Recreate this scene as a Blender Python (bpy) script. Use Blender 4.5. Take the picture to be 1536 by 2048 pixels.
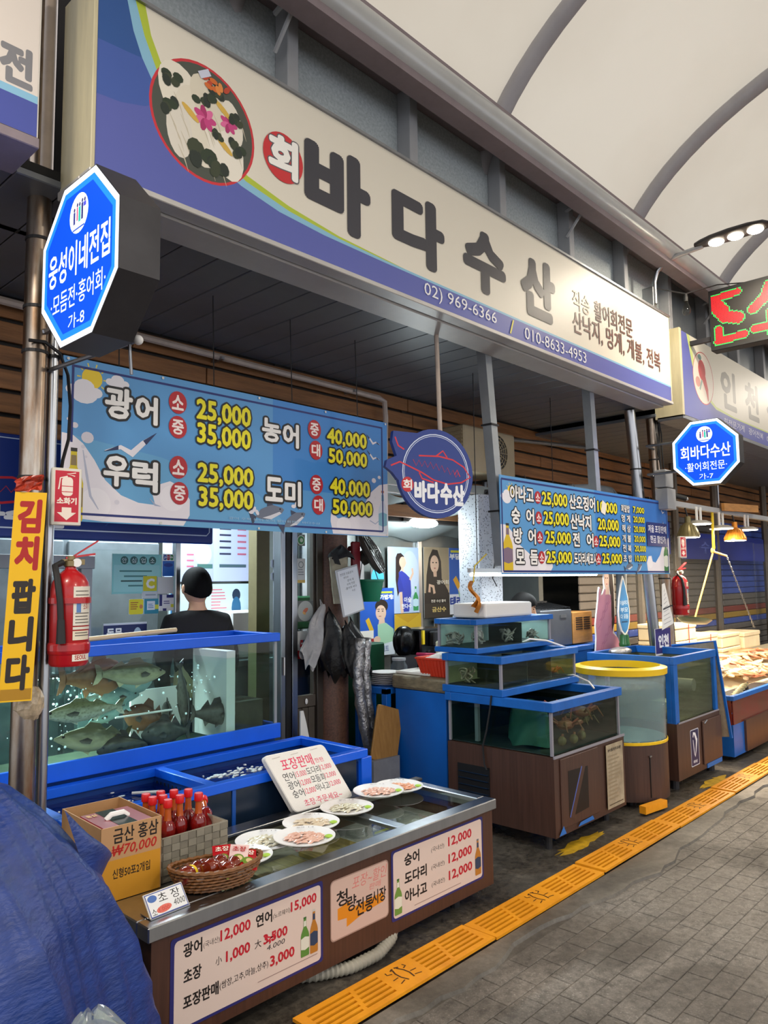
import bpy, bmesh, math, random
from mathutils import Vector, Matrix
from math import sin, cos, pi, radians, sqrt, atan2
random.seed(7)
for o in list(bpy.data.objects): bpy.data.objects.remove(o)
SC = bpy.context.scene
COL = SC.collection
# ---------------------------------------------------------------- camera
CAMH = 1.6; FPX = 1510.0
yaw, pitch, roll = map(radians, (46.77, 5.287, -0.697))
_F = Vector((sin(yaw)*cos(pitch), cos(yaw)*cos(pitch), sin(pitch)))
_R = Vector((cos(yaw), -sin(yaw), 0)); _U = _R.cross(_F)
_R, _U = _R*cos(roll)+_U*sin(roll), _U*cos(roll)-_R*sin(roll)
cd = bpy.data.cameras.new('camera'); cam = bpy.data.objects.new('camera', cd); COL.objects.link(cam)
cam.matrix_world = Matrix(((_R.x, _U.x, -_F.x, 0), (_R.y, _U.y, -_F.y, 0), (_R.z, _U.z, -_F.z, CAMH), (0, 0, 0, 1)))
cd.sensor_fit = 'VERTICAL'; cd.sensor_height = 36.0; cd.lens = FPX/2048*36.0; cd.clip_start = .05
SC.camera = cam
# ---------------------------------------------------------------- world, lamps, exposure
w = bpy.data.worlds.new('World'); SC.world = w; w.use_nodes = True
w.node_tree.nodes['Background'].inputs[0].default_value = (.96, .96, 1.0, 1)
w.node_tree.nodes['Background'].inputs[1].default_value = 1.2
SC.view_settings.view_transform = 'Standard'
try: SC.view_settings.look = 'None'
except Exception: pass
SC.view_settings.gamma = 1.0; SC.view_settings.use_curve_mapping = False
SC.view_settings.exposure = 0.12
SC.cycles.use_denoising = True
SC.cycles.max_bounces = 6; SC.cycles.diffuse_bounces = 3; SC.cycles.glossy_bounces = 3; SC.cycles.transparent_max_bounces = 20
SC.cycles.use_adaptive_sampling = True; SC.cycles.adaptive_threshold = .05
SC.cycles.caustics_reflective = False; SC.cycles.caustics_refractive = False
def lamp(name, kind, loc, power, col=(1, 1, 1), size=.2, size_y=None, rot=(0, 0, 0), spread=None, blend=None, spot=None):
    l = bpy.data.lights.new(name, kind); l.energy = power; l.color = col
    if kind == 'AREA':
        l.size = size
        if size_y: l.shape = 'RECTANGLE'; l.size_y = size_y
        if spread: l.spread = spread
    else:
        l.shadow_soft_size = size
    if kind == 'SPOT': l.spot_size = spot or 2.4; l.spot_blend = .8
    o = bpy.data.objects.new(name, l); COL.objects.link(o); o.location = loc; o.rotation_euler = rot
    return o
# street lights of the covered lane: the one in view has its own light in its builder; these are its neighbours along the lane
for i, (x, y) in enumerate(((-.6, 1.4), (2.2, -1.9), (7.5, -1.9), (11.5, 1.7))):
    lamp('lane_light', 'AREA', (x, y, 4.25), 75, (1.0, .90, .76), .5, .25)
# ---------------------------------------------------------------- materials
def lin(h):
    if isinstance(h, str):
        h = h.lstrip('#'); c = [int(h[i:i+2], 16)/255 for i in (0, 2, 4)]
    else: c = list(h)
    return tuple((v/12.92 if v <= .04045 else ((v+.055)/1.055)**2.4) for v in c)
MATS = {}
def mat(name, col='#808080', rough=.5, metal=0., var=0., vscale=6., vstretch=(1, 1, 1), col2=None, bump=0., bscale=40., emit=0., spec=.5, alpha=1., trans=None, coat=0., coords='Object'):
    if name in MATS: return MATS[name]
    m = bpy.data.materials.new(name); m.use_nodes = True; MATS[name] = m
    nt = m.node_tree; N = nt.nodes; L = nt.links
    b = N['Principled BSDF']; c = lin(col)
    b.inputs['Base Color'].default_value = (*c, 1); b.inputs['Roughness'].default_value = rough
    b.inputs['Metallic'].default_value = metal; b.inputs['Specular IOR Level'].default_value = spec
    if coat: b.inputs['Coat Weight'].default_value = coat
    if alpha < 1: b.inputs['Alpha'].default_value = alpha
    if emit: b.inputs['Emission Color'].default_value = (*c, 1); b.inputs['Emission Strength'].default_value = emit
    if trans: b.inputs['Transmission Weight'].default_value = trans
    if var or bump or col2:
        tc = N.new('ShaderNodeTexCoord'); mp = N.new('ShaderNodeMapping'); mp.inputs['Scale'].default_value = vstretch
        L.new(tc.outputs[coords], mp.inputs['Vector'])
    if var or col2:
        nz = N.new('ShaderNodeTexNoise'); nz.inputs['Scale'].default_value = vscale; nz.inputs['Detail'].default_value = 6; nz.inputs['Roughness'].default_value = .65
        L.new(mp.outputs[0], nz.inputs['Vector'])
        rp = N.new('ShaderNodeValToRGB'); L.new(nz.outputs['Fac'], rp.inputs[0]); L.new(rp.outputs[0], b.inputs['Base Color'])
        c2 = lin(col2) if col2 else tuple(v*(1-var) for v in c)
        rp.color_ramp.elements[0].position = .3; rp.color_ramp.elements[1].position = .7
        rp.color_ramp.elements[0].color = (*c2, 1)
        rp.color_ramp.elements[1].color = (*(c if col2 else tuple(min(1, v*(1+var*.6)) for v in c)), 1)
    if bump:
        nb = N.new('ShaderNodeTexNoise'); nb.inputs['Scale'].default_value = bscale; nb.inputs['Detail'].default_value = 4
        L.new(mp.outputs[0], nb.inputs['Vector'])
        bp = N.new('ShaderNodeBump'); bp.inputs['Strength'].default_value = bump; bp.inputs['Distance'].default_value = .02
        L.new(nb.outputs['Fac'], bp.inputs['Height']); L.new(bp.outputs[0], b.inputs['Normal'])
    return m
def attr_mat(name, rough=.45, emit=0., spec=.4):
    m = bpy.data.materials.new(name); m.use_nodes = True; nt = m.node_tree; b = nt.nodes['Principled BSDF']
    a = nt.nodes.new('ShaderNodeAttribute'); a.attribute_name = 'Col'
    nt.links.new(a.outputs['Color'], b.inputs['Base Color']); b.inputs['Roughness'].default_value = rough; b.inputs['Specular IOR Level'].default_value = spec
    if emit: nt.links.new(a.outputs['Color'], b.inputs['Emission Color']); b.inputs['Emission Strength'].default_value = emit
    MATS[name] = m; return m
def glass_mat(name, tint=(.93, .97, .96), rough=.02, refl=1.0, milk=0., milkcol=(.8, .85, .85)):
    m = bpy.data.materials.new(name); m.use_nodes = True; nt = m.node_tree; N = nt.nodes; L = nt.links
    for n in list(N): N.remove(n)
    out = N.new('ShaderNodeOutputMaterial'); tr = N.new('ShaderNodeBsdfTransparent'); tr.inputs[0].default_value = (*tint, 1)
    gl = N.new('ShaderNodeBsdfGlossy'); gl.inputs['Roughness'].default_value = rough
    fr = N.new('ShaderNodeFresnel'); fr.inputs[0].default_value = 1.4
    mx = N.new('ShaderNodeMixShader'); ml = N.new('ShaderNodeMath'); ml.operation = 'MULTIPLY'; ml.inputs[1].default_value = refl
    L.new(fr.outputs[0], ml.inputs[0]); L.new(tr.outputs[0], mx.inputs[1]); L.new(gl.outputs[0], mx.inputs[2])
    ge = N.new('ShaderNodeNewGeometry'); bf = N.new('ShaderNodeMath'); bf.operation = 'SUBTRACT'; bf.inputs[0].default_value = 1.0; L.new(ge.outputs['Backfacing'], bf.inputs[1])
    m3 = N.new('ShaderNodeMath'); m3.operation = 'MULTIPLY'; L.new(ml.outputs[0], m3.inputs[0]); L.new(bf.outputs[0], m3.inputs[1]); L.new(m3.outputs[0], mx.inputs[0])
    last = mx
    if milk:
        df = N.new('ShaderNodeBsdfDiffuse'); df.inputs[0].default_value = (*milkcol, 1)
        tl = N.new('ShaderNodeBsdfTranslucent'); tl.inputs[0].default_value = (*milkcol, 1)
        ad = N.new('ShaderNodeMixShader'); ad.inputs[0].default_value = .5; L.new(df.outputs[0], ad.inputs[1]); L.new(tl.outputs[0], ad.inputs[2])
        m2 = N.new('ShaderNodeMixShader'); m2.inputs[0].default_value = milk; L.new(mx.outputs[0], m2.inputs[1]); L.new(ad.outputs[0], m2.inputs[2]); last = m2
    L.new(last.outputs[0], out.inputs[0]); MATS[name] = m; return m
attr_mat('print'); attr_mat('print_lit', .4, .9); attr_mat('print_soft_lit', .4, .3)
# ---------------------------------------------------------------- geometry helpers
class MB:
    def __init__(s): s.v = []; s.f = []; s.m = []; s.cur = 0
    def add(s, vs, fs):
        k = len(s.v); s.v += [tuple(v) for v in vs]; s.f += [tuple(k+i for i in f) for f in fs]; s.m += [s.cur]*len(fs); return s
    def box(s, x0, x1, y0, y1, z0, z1):
        return s.add([(x0, y0, z0), (x1, y0, z0), (x1, y1, z0), (x0, y1, z0), (x0, y0, z1), (x1, y0, z1), (x1, y1, z1), (x0, y1, z1)],
                     [(3, 2, 1, 0), (4, 5, 6, 7), (0, 1, 5, 4), (1, 2, 6, 5), (2, 3, 7, 6), (3, 0, 4, 7)])
    def obox(s, c, size, M=None):
        a, b, d = (v/2 for v in size); M = M or Matrix.Identity(3); c = Vector(c)
        P = [c+M@Vector(p) for p in ((-a, -b, -d), (a, -b, -d), (a, b, -d), (-a, b, -d), (-a, -b, d), (a, -b, d), (a, b, d), (-a, b, d))]
        return s.add(P, [(3, 2, 1, 0), (4, 5, 6, 7), (0, 1, 5, 4), (1, 2, 6, 5), (2, 3, 7, 6), (3, 0, 4, 7)])
    def tube(s, pts, r, n=8, cap=True, closed=False, flat=1.0):
        pts = [Vector(p) for p in pts]; m = len(pts)
        rs = r if isinstance(r, (list, tuple)) else [r]*m
        T = []
        for i in range(m):
            a = pts[(i-1) % m if closed else max(i-1, 0)]; b = pts[(i+1) % m if closed else min(i+1, m-1)]
            d = b-a; T.append(d.normalized() if d.length > 1e-9 else Vector((0, 0, 1)))
        u = T[0].orthogonal().normalized(); k = len(s.v); rings = []
        for i in range(m):
            u = (u-T[i]*u.dot(T[i])); u = u.normalized() if u.length > 1e-6 else T[i].orthogonal().normalized()
            w_ = T[i].cross(u); ring = []
            for j in range(n):
                a = 2*pi*j/n; ring.append(len(s.v)); s.v.append(tuple(pts[i]+(u*cos(a)+w_*sin(a)*flat)*rs[i]))
            rings.append(ring)
        for i in range(m if closed else m-1):
            A, B = rings[i], rings[(i+1) % m]
            for j in range(n): s.f.append((A[j], A[(j+1) % n], B[(j+1) % n], B[j])); s.m.append(s.cur)
        if cap and not closed: s.f += [tuple(reversed(rings[0])), tuple(rings[-1])]; s.m += [s.cur]*2
        return s
    def lathe(s, prof, n=20, c=(0, 0, 0), M=None, cap=True):
        c = Vector(c); k = len(s.v)
        for r, z in prof:
            for j in range(n):
                a = 2*pi*j/n; p = Vector((r*cos(a), r*sin(a), z)); s.v.append(tuple(c+((M@p) if M else p)))
        for i in range(len(prof)-1):
            for j in range(n): s.f.append((k+i*n+j, k+i*n+(j+1) % n, k+(i+1)*n+(j+1) % n, k+(i+1)*n+j)); s.m.append(s.cur)
        if cap and prof[0][0] > 1e-5: s.f.append(tuple(k+j for j in reversed(range(n)))); s.m.append(s.cur)
        if cap and prof[-1][0] > 1e-5: s.f.append(tuple(k+(len(prof)-1)*n+j for j in range(n))); s.m.append(s.cur)
        return s
    def prism(s, poly, O, u, v, d):
        # 2-D outline in the plane O,u,v pushed d along u x v (closed solid)
        O, u, v = Vector(O), Vector(u), Vector(v); n_ = u.cross(v).normalized()*d; m = len(poly)
        A = [O+u*p[0]+v*p[1] for p in poly]; B = [a+n_ for a in A]
        return s.add(A+B, [tuple(reversed(range(m))), tuple(range(m, 2*m))]+[(i, (i+1) % m, m+(i+1) % m, m+i) for i in range(m)])
    def grid(s, fn, nu, nv, wrap=False):
        P = [fn(i/nu, j/nv) for j in range(nv+1) for i in range(nu+(0 if wrap else 1))]; q = nu if wrap else nu+1
        return s.add(P, [(j*q+i, j*q+(i+1) % q, (j+1)*q+(i+1) % q, (j+1)*q+i) for j in range(nv) for i in range(nu)])
    def ball(s, c, r, nu=12, nv=8):
        r = r if isinstance(r, (list, tuple)) else (r, r, r); c = Vector(c)
        return s.grid(lambda a, b: c+Vector((r[0]*cos(2*pi*a)*sin(pi*b), r[1]*sin(2*pi*a)*sin(pi*b), -r[2]*cos(pi*b))), nu, nv, True)
def top_of(o):
    while o.parent: o = o.parent
    return o
def build(name, mb, m, parent=None, smooth=False, bevel=0., world=True, seg=1):
    me = bpy.data.meshes.new(name)
    off = Vector((0, 0, 0))
    if parent is not None and world: off = top_of(parent).location
    me.from_pydata([tuple(Vector(v)-off) for v in mb.v], [], mb.f)
    ms = m if isinstance(m, (list, tuple)) else [m]
    for k in ms: me.materials.append(MATS[k] if isinstance(k, str) else k)
    if len(ms) > 1: me.polygons.foreach_set('material_index', mb.m)
    bm = bmesh.new(); bm.from_mesh(me); bmesh.ops.recalc_face_normals(bm, faces=bm.faces); bm.to_mesh(me); bm.free()
    if smooth:
        me.polygons.foreach_set('use_smooth', [True]*len(me.polygons))
        if smooth != 'all':
            try: me.set_sharp_from_angle(angle=radians(38))
            except Exception: pass
    o = bpy.data.objects.new(name, me); COL.objects.link(o)
    if parent is not None: o.parent = parent
    if bevel:
        b = o.modifiers.new('bevel', 'BEVEL'); b.width = bevel; b.segments = seg; b.limit_method = 'ANGLE'; b.angle_limit = radians(40)
    return o
def tag(o, label=None, cat=None, group=None, kind=None):
    if label: o['label'] = label
    if cat: o['category'] = cat
    if group: o['group'] = group
    if kind: o['kind'] = kind
    return o
def thing(name, label, cat, loc=(0, 0, 0), rz=0., group=None, rot=None):
    o = bpy.data.objects.new(name, None); COL.objects.link(o); o.location = loc; o.empty_display_size = .05
    o.rotation_euler = rot or (0, 0, rz); return tag(o, label, cat, group)
def struct(name, mb=None, m=None, **k):
    if mb is None:
        o = bpy.data.objects.new(name, None); COL.objects.link(o)
    else: o = build(name, mb, m, **k)
    o['kind'] = 'structure'; return o
def copy_tree(o, parent=None):
    c = o.copy(); COL.objects.link(c); c.parent = parent
    for ch in o.children: copy_tree(ch, c)
    return c
def box_(name, parent, m, *a, bevel=0.): return build(name, MB().box(*a), m, parent, bevel=bevel)
# ---------------------------------------------------------------- printed artwork: flat coloured shapes and lettering on a board
_TC = {}
def text_mesh(s, off):
    k = (s, round(off, 4))
    if k not in _TC:
        c = bpy.data.curves.new('t', 'FONT'); c.body = s; c.resolution_u = 2; c.offset = off
        o = bpy.data.objects.new('t', c); me = o.to_mesh()
        _TC[k] = ([(v.co.x, v.co.y) for v in me.vertices], [tuple(p.vertices) for p in me.polygons])
        o.to_mesh_clear(); bpy.data.objects.remove(o); bpy.data.curves.remove(c)
    return _TC[k]
class Print:
    def __init__(s, O, u, v, step=.00003, lift=.0006):
        s.O, s.u, s.v = Vector(O), Vector(u).normalized(), Vector(v).normalized(); s.n = s.u.cross(s.v); s.k = 0; s.step = step; s.lift = lift
        s.V = []; s.F = []; s.C = []; s.warp = None
    def _p(s, x, y):
        q = s.O+s.u*x+s.v*y+s.n*(s.lift+s.k*s.step)
        return s.warp(q, x, y) if s.warp else q
    def poly(s, pts, col, keep=False):
        if not keep: s.k += 1
        a = len(s.V); s.V += [s._p(*p) for p in pts]; s.F.append(tuple(range(a, a+len(pts)))); s.C.append(lin(col)); return s
    def rect(s, x0, x1, y0, y1, col): return s.poly([(x0, y0), (x1, y0), (x1, y1), (x0, y1)], col)
    def rrect(s, x0, x1, y0, y1, r, col, n=4):
        P = []
        for cx, cy, a0 in ((x1-r, y0+r, -90), (x1-r, y1-r, 0), (x0+r, y1-r, 90), (x0+r, y0+r, 180)):
            P += [(cx+r*cos(radians(a0+90*i/n)), cy+r*sin(radians(a0+90*i/n))) for i in range(n+1)]
        return s.poly(P, col)
    def ell(s, x, y, rx, ry, col, n=24, rot=0., a0=0, a1=360):
        c, d = cos(rot), sin(rot); P = []
        for i in range(n+(0 if a1-a0 >= 360 else 1)):
            a = radians(a0+(a1-a0)*i/n); p, q = rx*cos(a), ry*sin(a); P.append((x+p*c-q*d, y+p*d+q*c))
        return s.poly(P, col)
    def line(s, pts, w_, col):
        s.k += 1; m = len(pts); L_, R_ = [], []
        ws = w_ if isinstance(w_, (list, tuple)) else [w_]*m
        for i in range(m):
            a = Vector(pts[max(i-1, 0)]); b = Vector(pts[min(i+1, m-1)]); t = (b-a).normalized() if (b-a).length > 0 else Vector((1, 0)); q = Vector((-t.y, t.x))*ws[i]/2
            L_.append(Vector(pts[i])+q); R_.append(Vector(pts[i])-q)
        k = len(s.V); s.V += [s._p(*p) for p in L_+R_]
        for i in range(m-1): s.F.append((k+i, k+m+i, k+m+i+1, k+i+1)); s.C.append(lin(col))
        return s
    def text(s, t, x0, x1, y0, y1, col, bold=.0, out=None, outw=.05, slant=0., rot=0., xs=None):
        V0, F0 = text_mesh(t, 0.)
        if not V0: return s
        a = min(v[0] for v in V0); b = max(v[0] for v in V0); c = min(v[1] for v in V0); d = max(v[1] for v in V0)
        sy = (y1-y0)/(d-c); sx = (x1-x0)/(b-a) if x1 is not None else sy*(xs or 1)
        cr, sr = cos(rot), sin(rot)
        V, F = V0, F0
        for rad, cc in (([(bold+outw, out)] if out else [])+[(bold, col)]):
            s.k += 1
            n_ = 0 if rad <= .001 else (16 if rad > .045 else 8 if rad > .025 else 5)
            for e in range(max(1, n_)):
                s.k += .15
                ox, oy = (rad*cos(2*pi*e/n_+.3), rad*sin(2*pi*e/n_+.3)) if n_ else (0, 0); k = len(s.V)
                for p in V:
                    x, y = (p[0]+ox-a)*sx, (p[1]+oy-c)*sy; x += slant*y
                    s.V.append(s._p(x0+x*cr-y*sr, y0+x*sr+y*cr))
                s.F += [tuple(k+i for i in f) for f in F]; s.C += [lin(cc)]*len(F)
        return s
    def build(s, name, parent, m='print', world=True):
        me = bpy.data.meshes.new(name); off = top_of(parent).location if (parent is not None and world) else Vector((0, 0, 0))
        me.from_pydata([tuple(v-off) for v in s.V], [], s.F)
        at = me.color_attributes.new('Col', 'FLOAT_COLOR', 'CORNER'); buf = []
        for p, c in zip(me.polygons, s.C): buf += [c[0], c[1], c[2], 1.0]*p.loop_total
        at.data.foreach_set('color', buf); me.materials.append(MATS[m])
        o = bpy.data.objects.new(name, me); COL.objects.link(o); o.parent = parent
        return o
X_, Y_, Z_ = Vector((1, 0, 0)), Vector((0, 1, 0)), Vector((0, 0, 1))
def front(O): return Print(O, (1, 0, 0), (0, 0, 1))       # a face looking at the lane (-Y)
def side(O): return Print(O, (0, -1, 0), (0, 0, 1))       # a face looking down the lane (-X)
# ================================================================ THE SETTING
mat('steel', '#b9bcc0', .28, 1., var=.12, vscale=3, vstretch=(6, 6, .6)); mat('steel_dull', '#8f9298', .45, 1., var=.15, vscale=8)
mat('steel_rust', '#b8b2a8', .3, 1., col2='#8a6a4c', vscale=3.2, vstretch=(5, 5, 1))
mat('galv', '#9ba0a3', .5, .6, var=.12, vscale=5); mat('dark_steel', '#3b3a3d', .5, .5, var=.2); mat('grey_paint', '#a2a4a8', .5, .05, var=.12, vscale=4)
mat('black', '#141416', .5); mat('black_gloss', '#101012', .18); mat('rubber', '#1c1c1e', .6)
mat('white', '#e8e8e6', .5); mat('offwhite', '#d9d4c8', .55, var=.06); mat('beige_panel', '#c6bd9c', .5, var=.14, vscale=3, vstretch=(8, 8, 1))
mat('soffit', '#676c73', .38, .1, var=.18, vscale=2.5); mat('soffit_gap', '#0c0c0e', .8)
mat('wood_plank', '#8d5f37', .6, var=.45, vscale=3.0, vstretch=(.7, 6, 9), bump=.15, bscale=14)
mat('wall_dark', '#2b2623', .8, var=.3); mat('frame_alu', '#b9b6b3', .42, .25, var=.08); mat('eave', '#85787c', .6, var=.15)
mat('rib', '#a5a3a8', .5, .05, var=.08); mat('tube_paint', '#b4b6b6', .28, .15, var=.1, vscale=3)
def floor_mat(name, base, dark, wetness, joints):
    m = bpy.data.materials.new(name); m.use_nodes = True; MATS[name] = m; nt = m.node_tree; N = nt.nodes; L = nt.links; b = N['Principled BSDF']
    tc = N.new('ShaderNodeNewGeometry')
    def noise(sc, det=8, rough=.6, dist=0):
        n = N.new('ShaderNodeTexNoise'); n.inputs['Scale'].default_value = sc; n.inputs['Detail'].default_value = det; n.inputs['Roughness'].default_value = rough; n.inputs['Distortion'].default_value = dist
        L.new(tc.outputs['Position'], n.inputs['Vector']); return n.outputs['Fac']
    def ramp(src, a, b_, ca, cb):
        r = N.new('ShaderNodeValToRGB'); L.new(src, r.inputs[0]); r.color_ramp.elements[0].position = a; r.color_ramp.elements[1].position = b_
        r.color_ramp.elements[0].color = (*ca, 1); r.color_ramp.elements[1].color = (*cb, 1); return r.outputs[0]
    def mix(f, a, b_, mode='MIX'):
        x = N.new('ShaderNodeMix'); x.data_type = 'RGBA'; x.blend_type = mode
        if isinstance(f, float): x.inputs[0].default_value = f
        else: L.new(f, x.inputs[0])
        for s_, v in ((6, a), (7, b_)):
            if hasattr(v, 'links'): L.new(v, x.inputs[s_])
            else: x.inputs[s_].default_value = (*v, 1)
        return x.outputs[2]
    fine = ramp(noise(26, 8, .8), .36, .66, dark, base)
    grit = ramp(noise(95, 4, .8), .57, .70, (.0, .0, .0), (.6, .57, .53))
    col = mix(.5, fine, grit, 'ADD') if joints else fine
    big = ramp(noise(1.7, 7, .62, .6), .38, .62, (.45, .44, .43), (1.0, 1.0, 1.0))
    col = mix(1.0, col, big, 'MULTIPLY')
    hgt = noise(60, 6, .8)
    L.new(col, b.inputs['Base Color'])
    L.new(ramp(noise(1.3, 6, .6, .8), .42, .62, (wetness,)*3, (.75,)*3), b.inputs['Roughness'])
    bp = N.new('ShaderNodeBump'); bp.inputs['Strength'].default_value = .55 if joints else .3; bp.inputs['Distance'].default_value = .012
    L.new(hgt, bp.inputs['Height']); L.new(bp.outputs[0], b.inputs['Normal'])
floor_mat('asphalt', lin('#958e85'), lin('#5f5a54'), .34, True)
floor_mat('lane_bed', lin('#7d766d'), lin('#544f48'), .3, False)
floor_mat('kerb_concrete', lin('#857f75'), lin('#69645c'), .32, False)
floor_mat('stall_floor', lin('#6d655a'), lin('#37332e'), .12, False)
FL = struct('floor', MB().add([(-6, -7, -.0045), (24, -7, -.0045), (24, 2.06, -.0045), (-6, 2.06, -.0045)], [(0, 1, 2, 3)]), 'lane_bed')
rn = random.Random(41); pv = None; far = MB(); PW, PH = .20, .10; cand = []
for j in range(60):
    y = 1.94-(j+1)*PH
    for i in range(0, 95):
        x = -1.0+i*PW+(PW/2 if j % 2 else 0); an = math.degrees(atan2(x+.1, y+.05)); cand.append((not (40 < an < 75 and math.hypot(x, y) > 2.5 and y > .5), math.hypot(x, y), x, y))
cand.sort()
for k, (hid, d, x, y) in enumerate(cand):
    dz = rn.uniform(-.0012, .0)
    if k < 300:
        if pv is None: o = build('paver', MB().box(0, PW-.004, 0, PH-.004, -.03, 0), 'asphalt', FL, bevel=.002); pv = o
        else: o = pv.copy(); COL.objects.link(o); o.parent = FL
        o.location = (x, y, dz)
    else: far.box(x, x+PW-.004, y, y+PH-.004, -.02, dz)
o = build('far_pavers', far, 'asphalt', FL); o['kind'] = 'stuff'
# ragged smooth concrete strip beside the drain covers, slightly proud of the asphalt
xs = [-6+i*.11 for i in range(273)]; rnd = random.Random(3)
ed = []; e = 1.9
for x in xs:
    e += rnd.uniform(-.035, .035); e = min(1.99, max(1.8, e)); ed.append(e)
mb = MB(); mb.add([(x, 2.05, .012) for x in xs]+[(x, y, .012) for x, y in zip(xs, ed)]+[(x, y-.01, -.01) for x, y in zip(xs, ed)],
   [(i, i+1, len(xs)+i+1, len(xs)+i) for i in range(len(xs)-1)]+[(len(xs)+i, len(xs)+i+1, 2*len(xs)+i+1, 2*len(xs)+i) for i in range(len(xs)-1)])
struct('floor', mb, 'kerb_concrete')
struct('floor', MB().add([(-6, 2.25, .006), (24, 2.25, .006), (24, 9, .006), (-6, 9, .006), (-6, 2.25, -.09), (24, 2.25, -.09)], [(0, 1, 2, 3), (4, 5, 1, 0)]), 'stall_floor')
struct('floor', MB().add([(-6, 2.05, -.08), (24, 2.05, -.08), (24, 2.25, -.08), (-6, 2.25, -.08), (-6, 2.05, .012), (24, 2.05, .012)], [(0, 1, 2, 3), (0, 1, 5, 4)]), 'wall_dark')
# yellow drain covers with slots and a little cut-out figure
mat('drain_yellow', '#f4a41c', .45, var=.16, vscale=7, col2='#dd8d14', bump=.05)
def cover():
    W0, W1 = -.092, .092; Lh = 1.005; t = .012; mb = MB(); rows = [-.058, -.029, 0, .029, .058]; hw = .0068
    ys = [W0]+[v for r_ in rows for v in (r_-hw, r_+hw)]+[W1]
    for i in range(0, len(ys), 2): mb.box(0, Lh, ys[i], ys[i+1], -t, 0)
    for k, r_ in enumerate(rows):
        o = .012*(k-2)
        segs = [(.035+o*.3, .235+o), (.255+o, .40+o*.4), (.605+o*.4, .75+o), (.77+o, .968+o*.3)]
        c = 0
        for a, b in segs: mb.box(c, a, r_-hw, r_+hw, -t, 0); c = b
        mb.box(c, Lh, r_-hw, r_+hw, -t, 0)
    return mb
cov0 = None
JX = 2.883
for i, k in enumerate(range(-1, 6)):
    if i == 0:
        cv = thing('drain_cover', '', 'drain cover', (0, 0, 0)); mb = cover(); build('grate', mb, 'drain_yellow', cv, bevel=0)
        p = Print((0, 0, 0), (1, 0, 0), (0, 1, 0)); q = '#4a2c10'
        for s in (-1, 1):
            p.line([(.5+s*.012, .05), (.5+s*.024, .022), (.5+s*.026, -.01), (.5+s*.016, -.045)], .007, q); p.line([(.5+s*.005, .058), (.5+s*.024, .05)], .008, q)
            p.line([(.5+s*.034, .03), (.5+s*.055, .038), (.5+s*.05, .055)], .006, q); p.line([(.5+s*.036, -.005), (.5+s*.068, -.008)], .005, q); p.line([(.5+s*.03, -.035), (.5+s*.062, -.045)], .005, q)
        p.build('cutout_figure', cv); cov0 = cv
    else: cv = copy_tree(cov0)
    cv.location = (JX+k*1.02+.005, 2.15, .022 + (0.006 if k % 2 else 0)); cv['group'] = 'yellow drain covers along the lane'
    cv['label'] = {0: 'yellow slotted drain cover just beyond the right end of the display counter', -1: 'nearest yellow slotted drain cover, alongside the display counter', 1: 'yellow slotted drain cover in front of the stacked tanks', 2: 'yellow slotted drain cover in front of the round tank', 3: 'yellow slotted drain cover in front of the blue framed tank', 4: 'yellow slotted drain cover in front of the low far tank', 5: 'farthest yellow slotted drain cover by the seafood stall'}[k]
mat('yellow_paint', '#d8ab1a', .5, col2='#8a6d18', vscale=14)
for (x, y, r, lab) in ((4.28, 2.40, .17, 'worn yellow paint patch on wet floor before stacked tanks'), (6.2, 2.31, .15, 'worn yellow paint patch on floor by blue-framed tank')):
    rn = random.Random(int(x*10)); mb = MB(); n = 26
    P = [(x+cos(2*pi*i/n)*r*rn.uniform(.75, 1.25)*1.5, y+sin(2*pi*i/n)*r*.36*rn.uniform(.5, 1.3)) for i in range(n)]
    mb.prism(P, (0, 0, .0065), (1, 0, 0), (0, 1, 0), .0015); tag(build('paint_patch', mb, 'yellow_paint'), lab, 'paint patch')
# ---- timber wall behind the fascia: boards with gaps on a dark backing
WB = struct('wall_back', MB().box(-2, 18, 4.17, 4.25, 2.1, 3.3), 'wall_dark')
rn = random.Random(5)
for r_ in range(8):
    z = 2.13+r_*.128; x = -1.2-rn.uniform(0, .8)
    while x < 15:
        l = rn.uniform(1.7, 2.5); o = build('plank', MB().box(x, x+l-.008, 4.125+rn.uniform(0, .006), 4.15, z, z+.104), 'wood_plank', None, bevel=.003)
        o.parent = WB; x += l
for x in (1.95, 3.3, 4.65, 6.0, 8.2, 10.4): build('stud', MB().box(x, x+.05, 4.15, 4.17, 2.1, 3.15), 'wall_dark', WB, world=False)
# ---- ribbed soffit under the fascia
CE = struct('ceiling', MB().box(-2, 18, 2.86, 4.3, 3.185, 3.22), 'soffit_gap')
base = None; pw = .195
for i in range(82):
    x = -1.5+i*pw
    if base is None: o = build('ceiling_panel', MB().box(0, pw-.0045, 0, 1.3, 0, .03), 'soffit', None, bevel=.004); base = o
    else: o = base.copy(); COL.objects.link(o)
    o.location = (x, 2.85, 3.15 if x < 6.5 else 3.08); o.parent = CE
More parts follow.
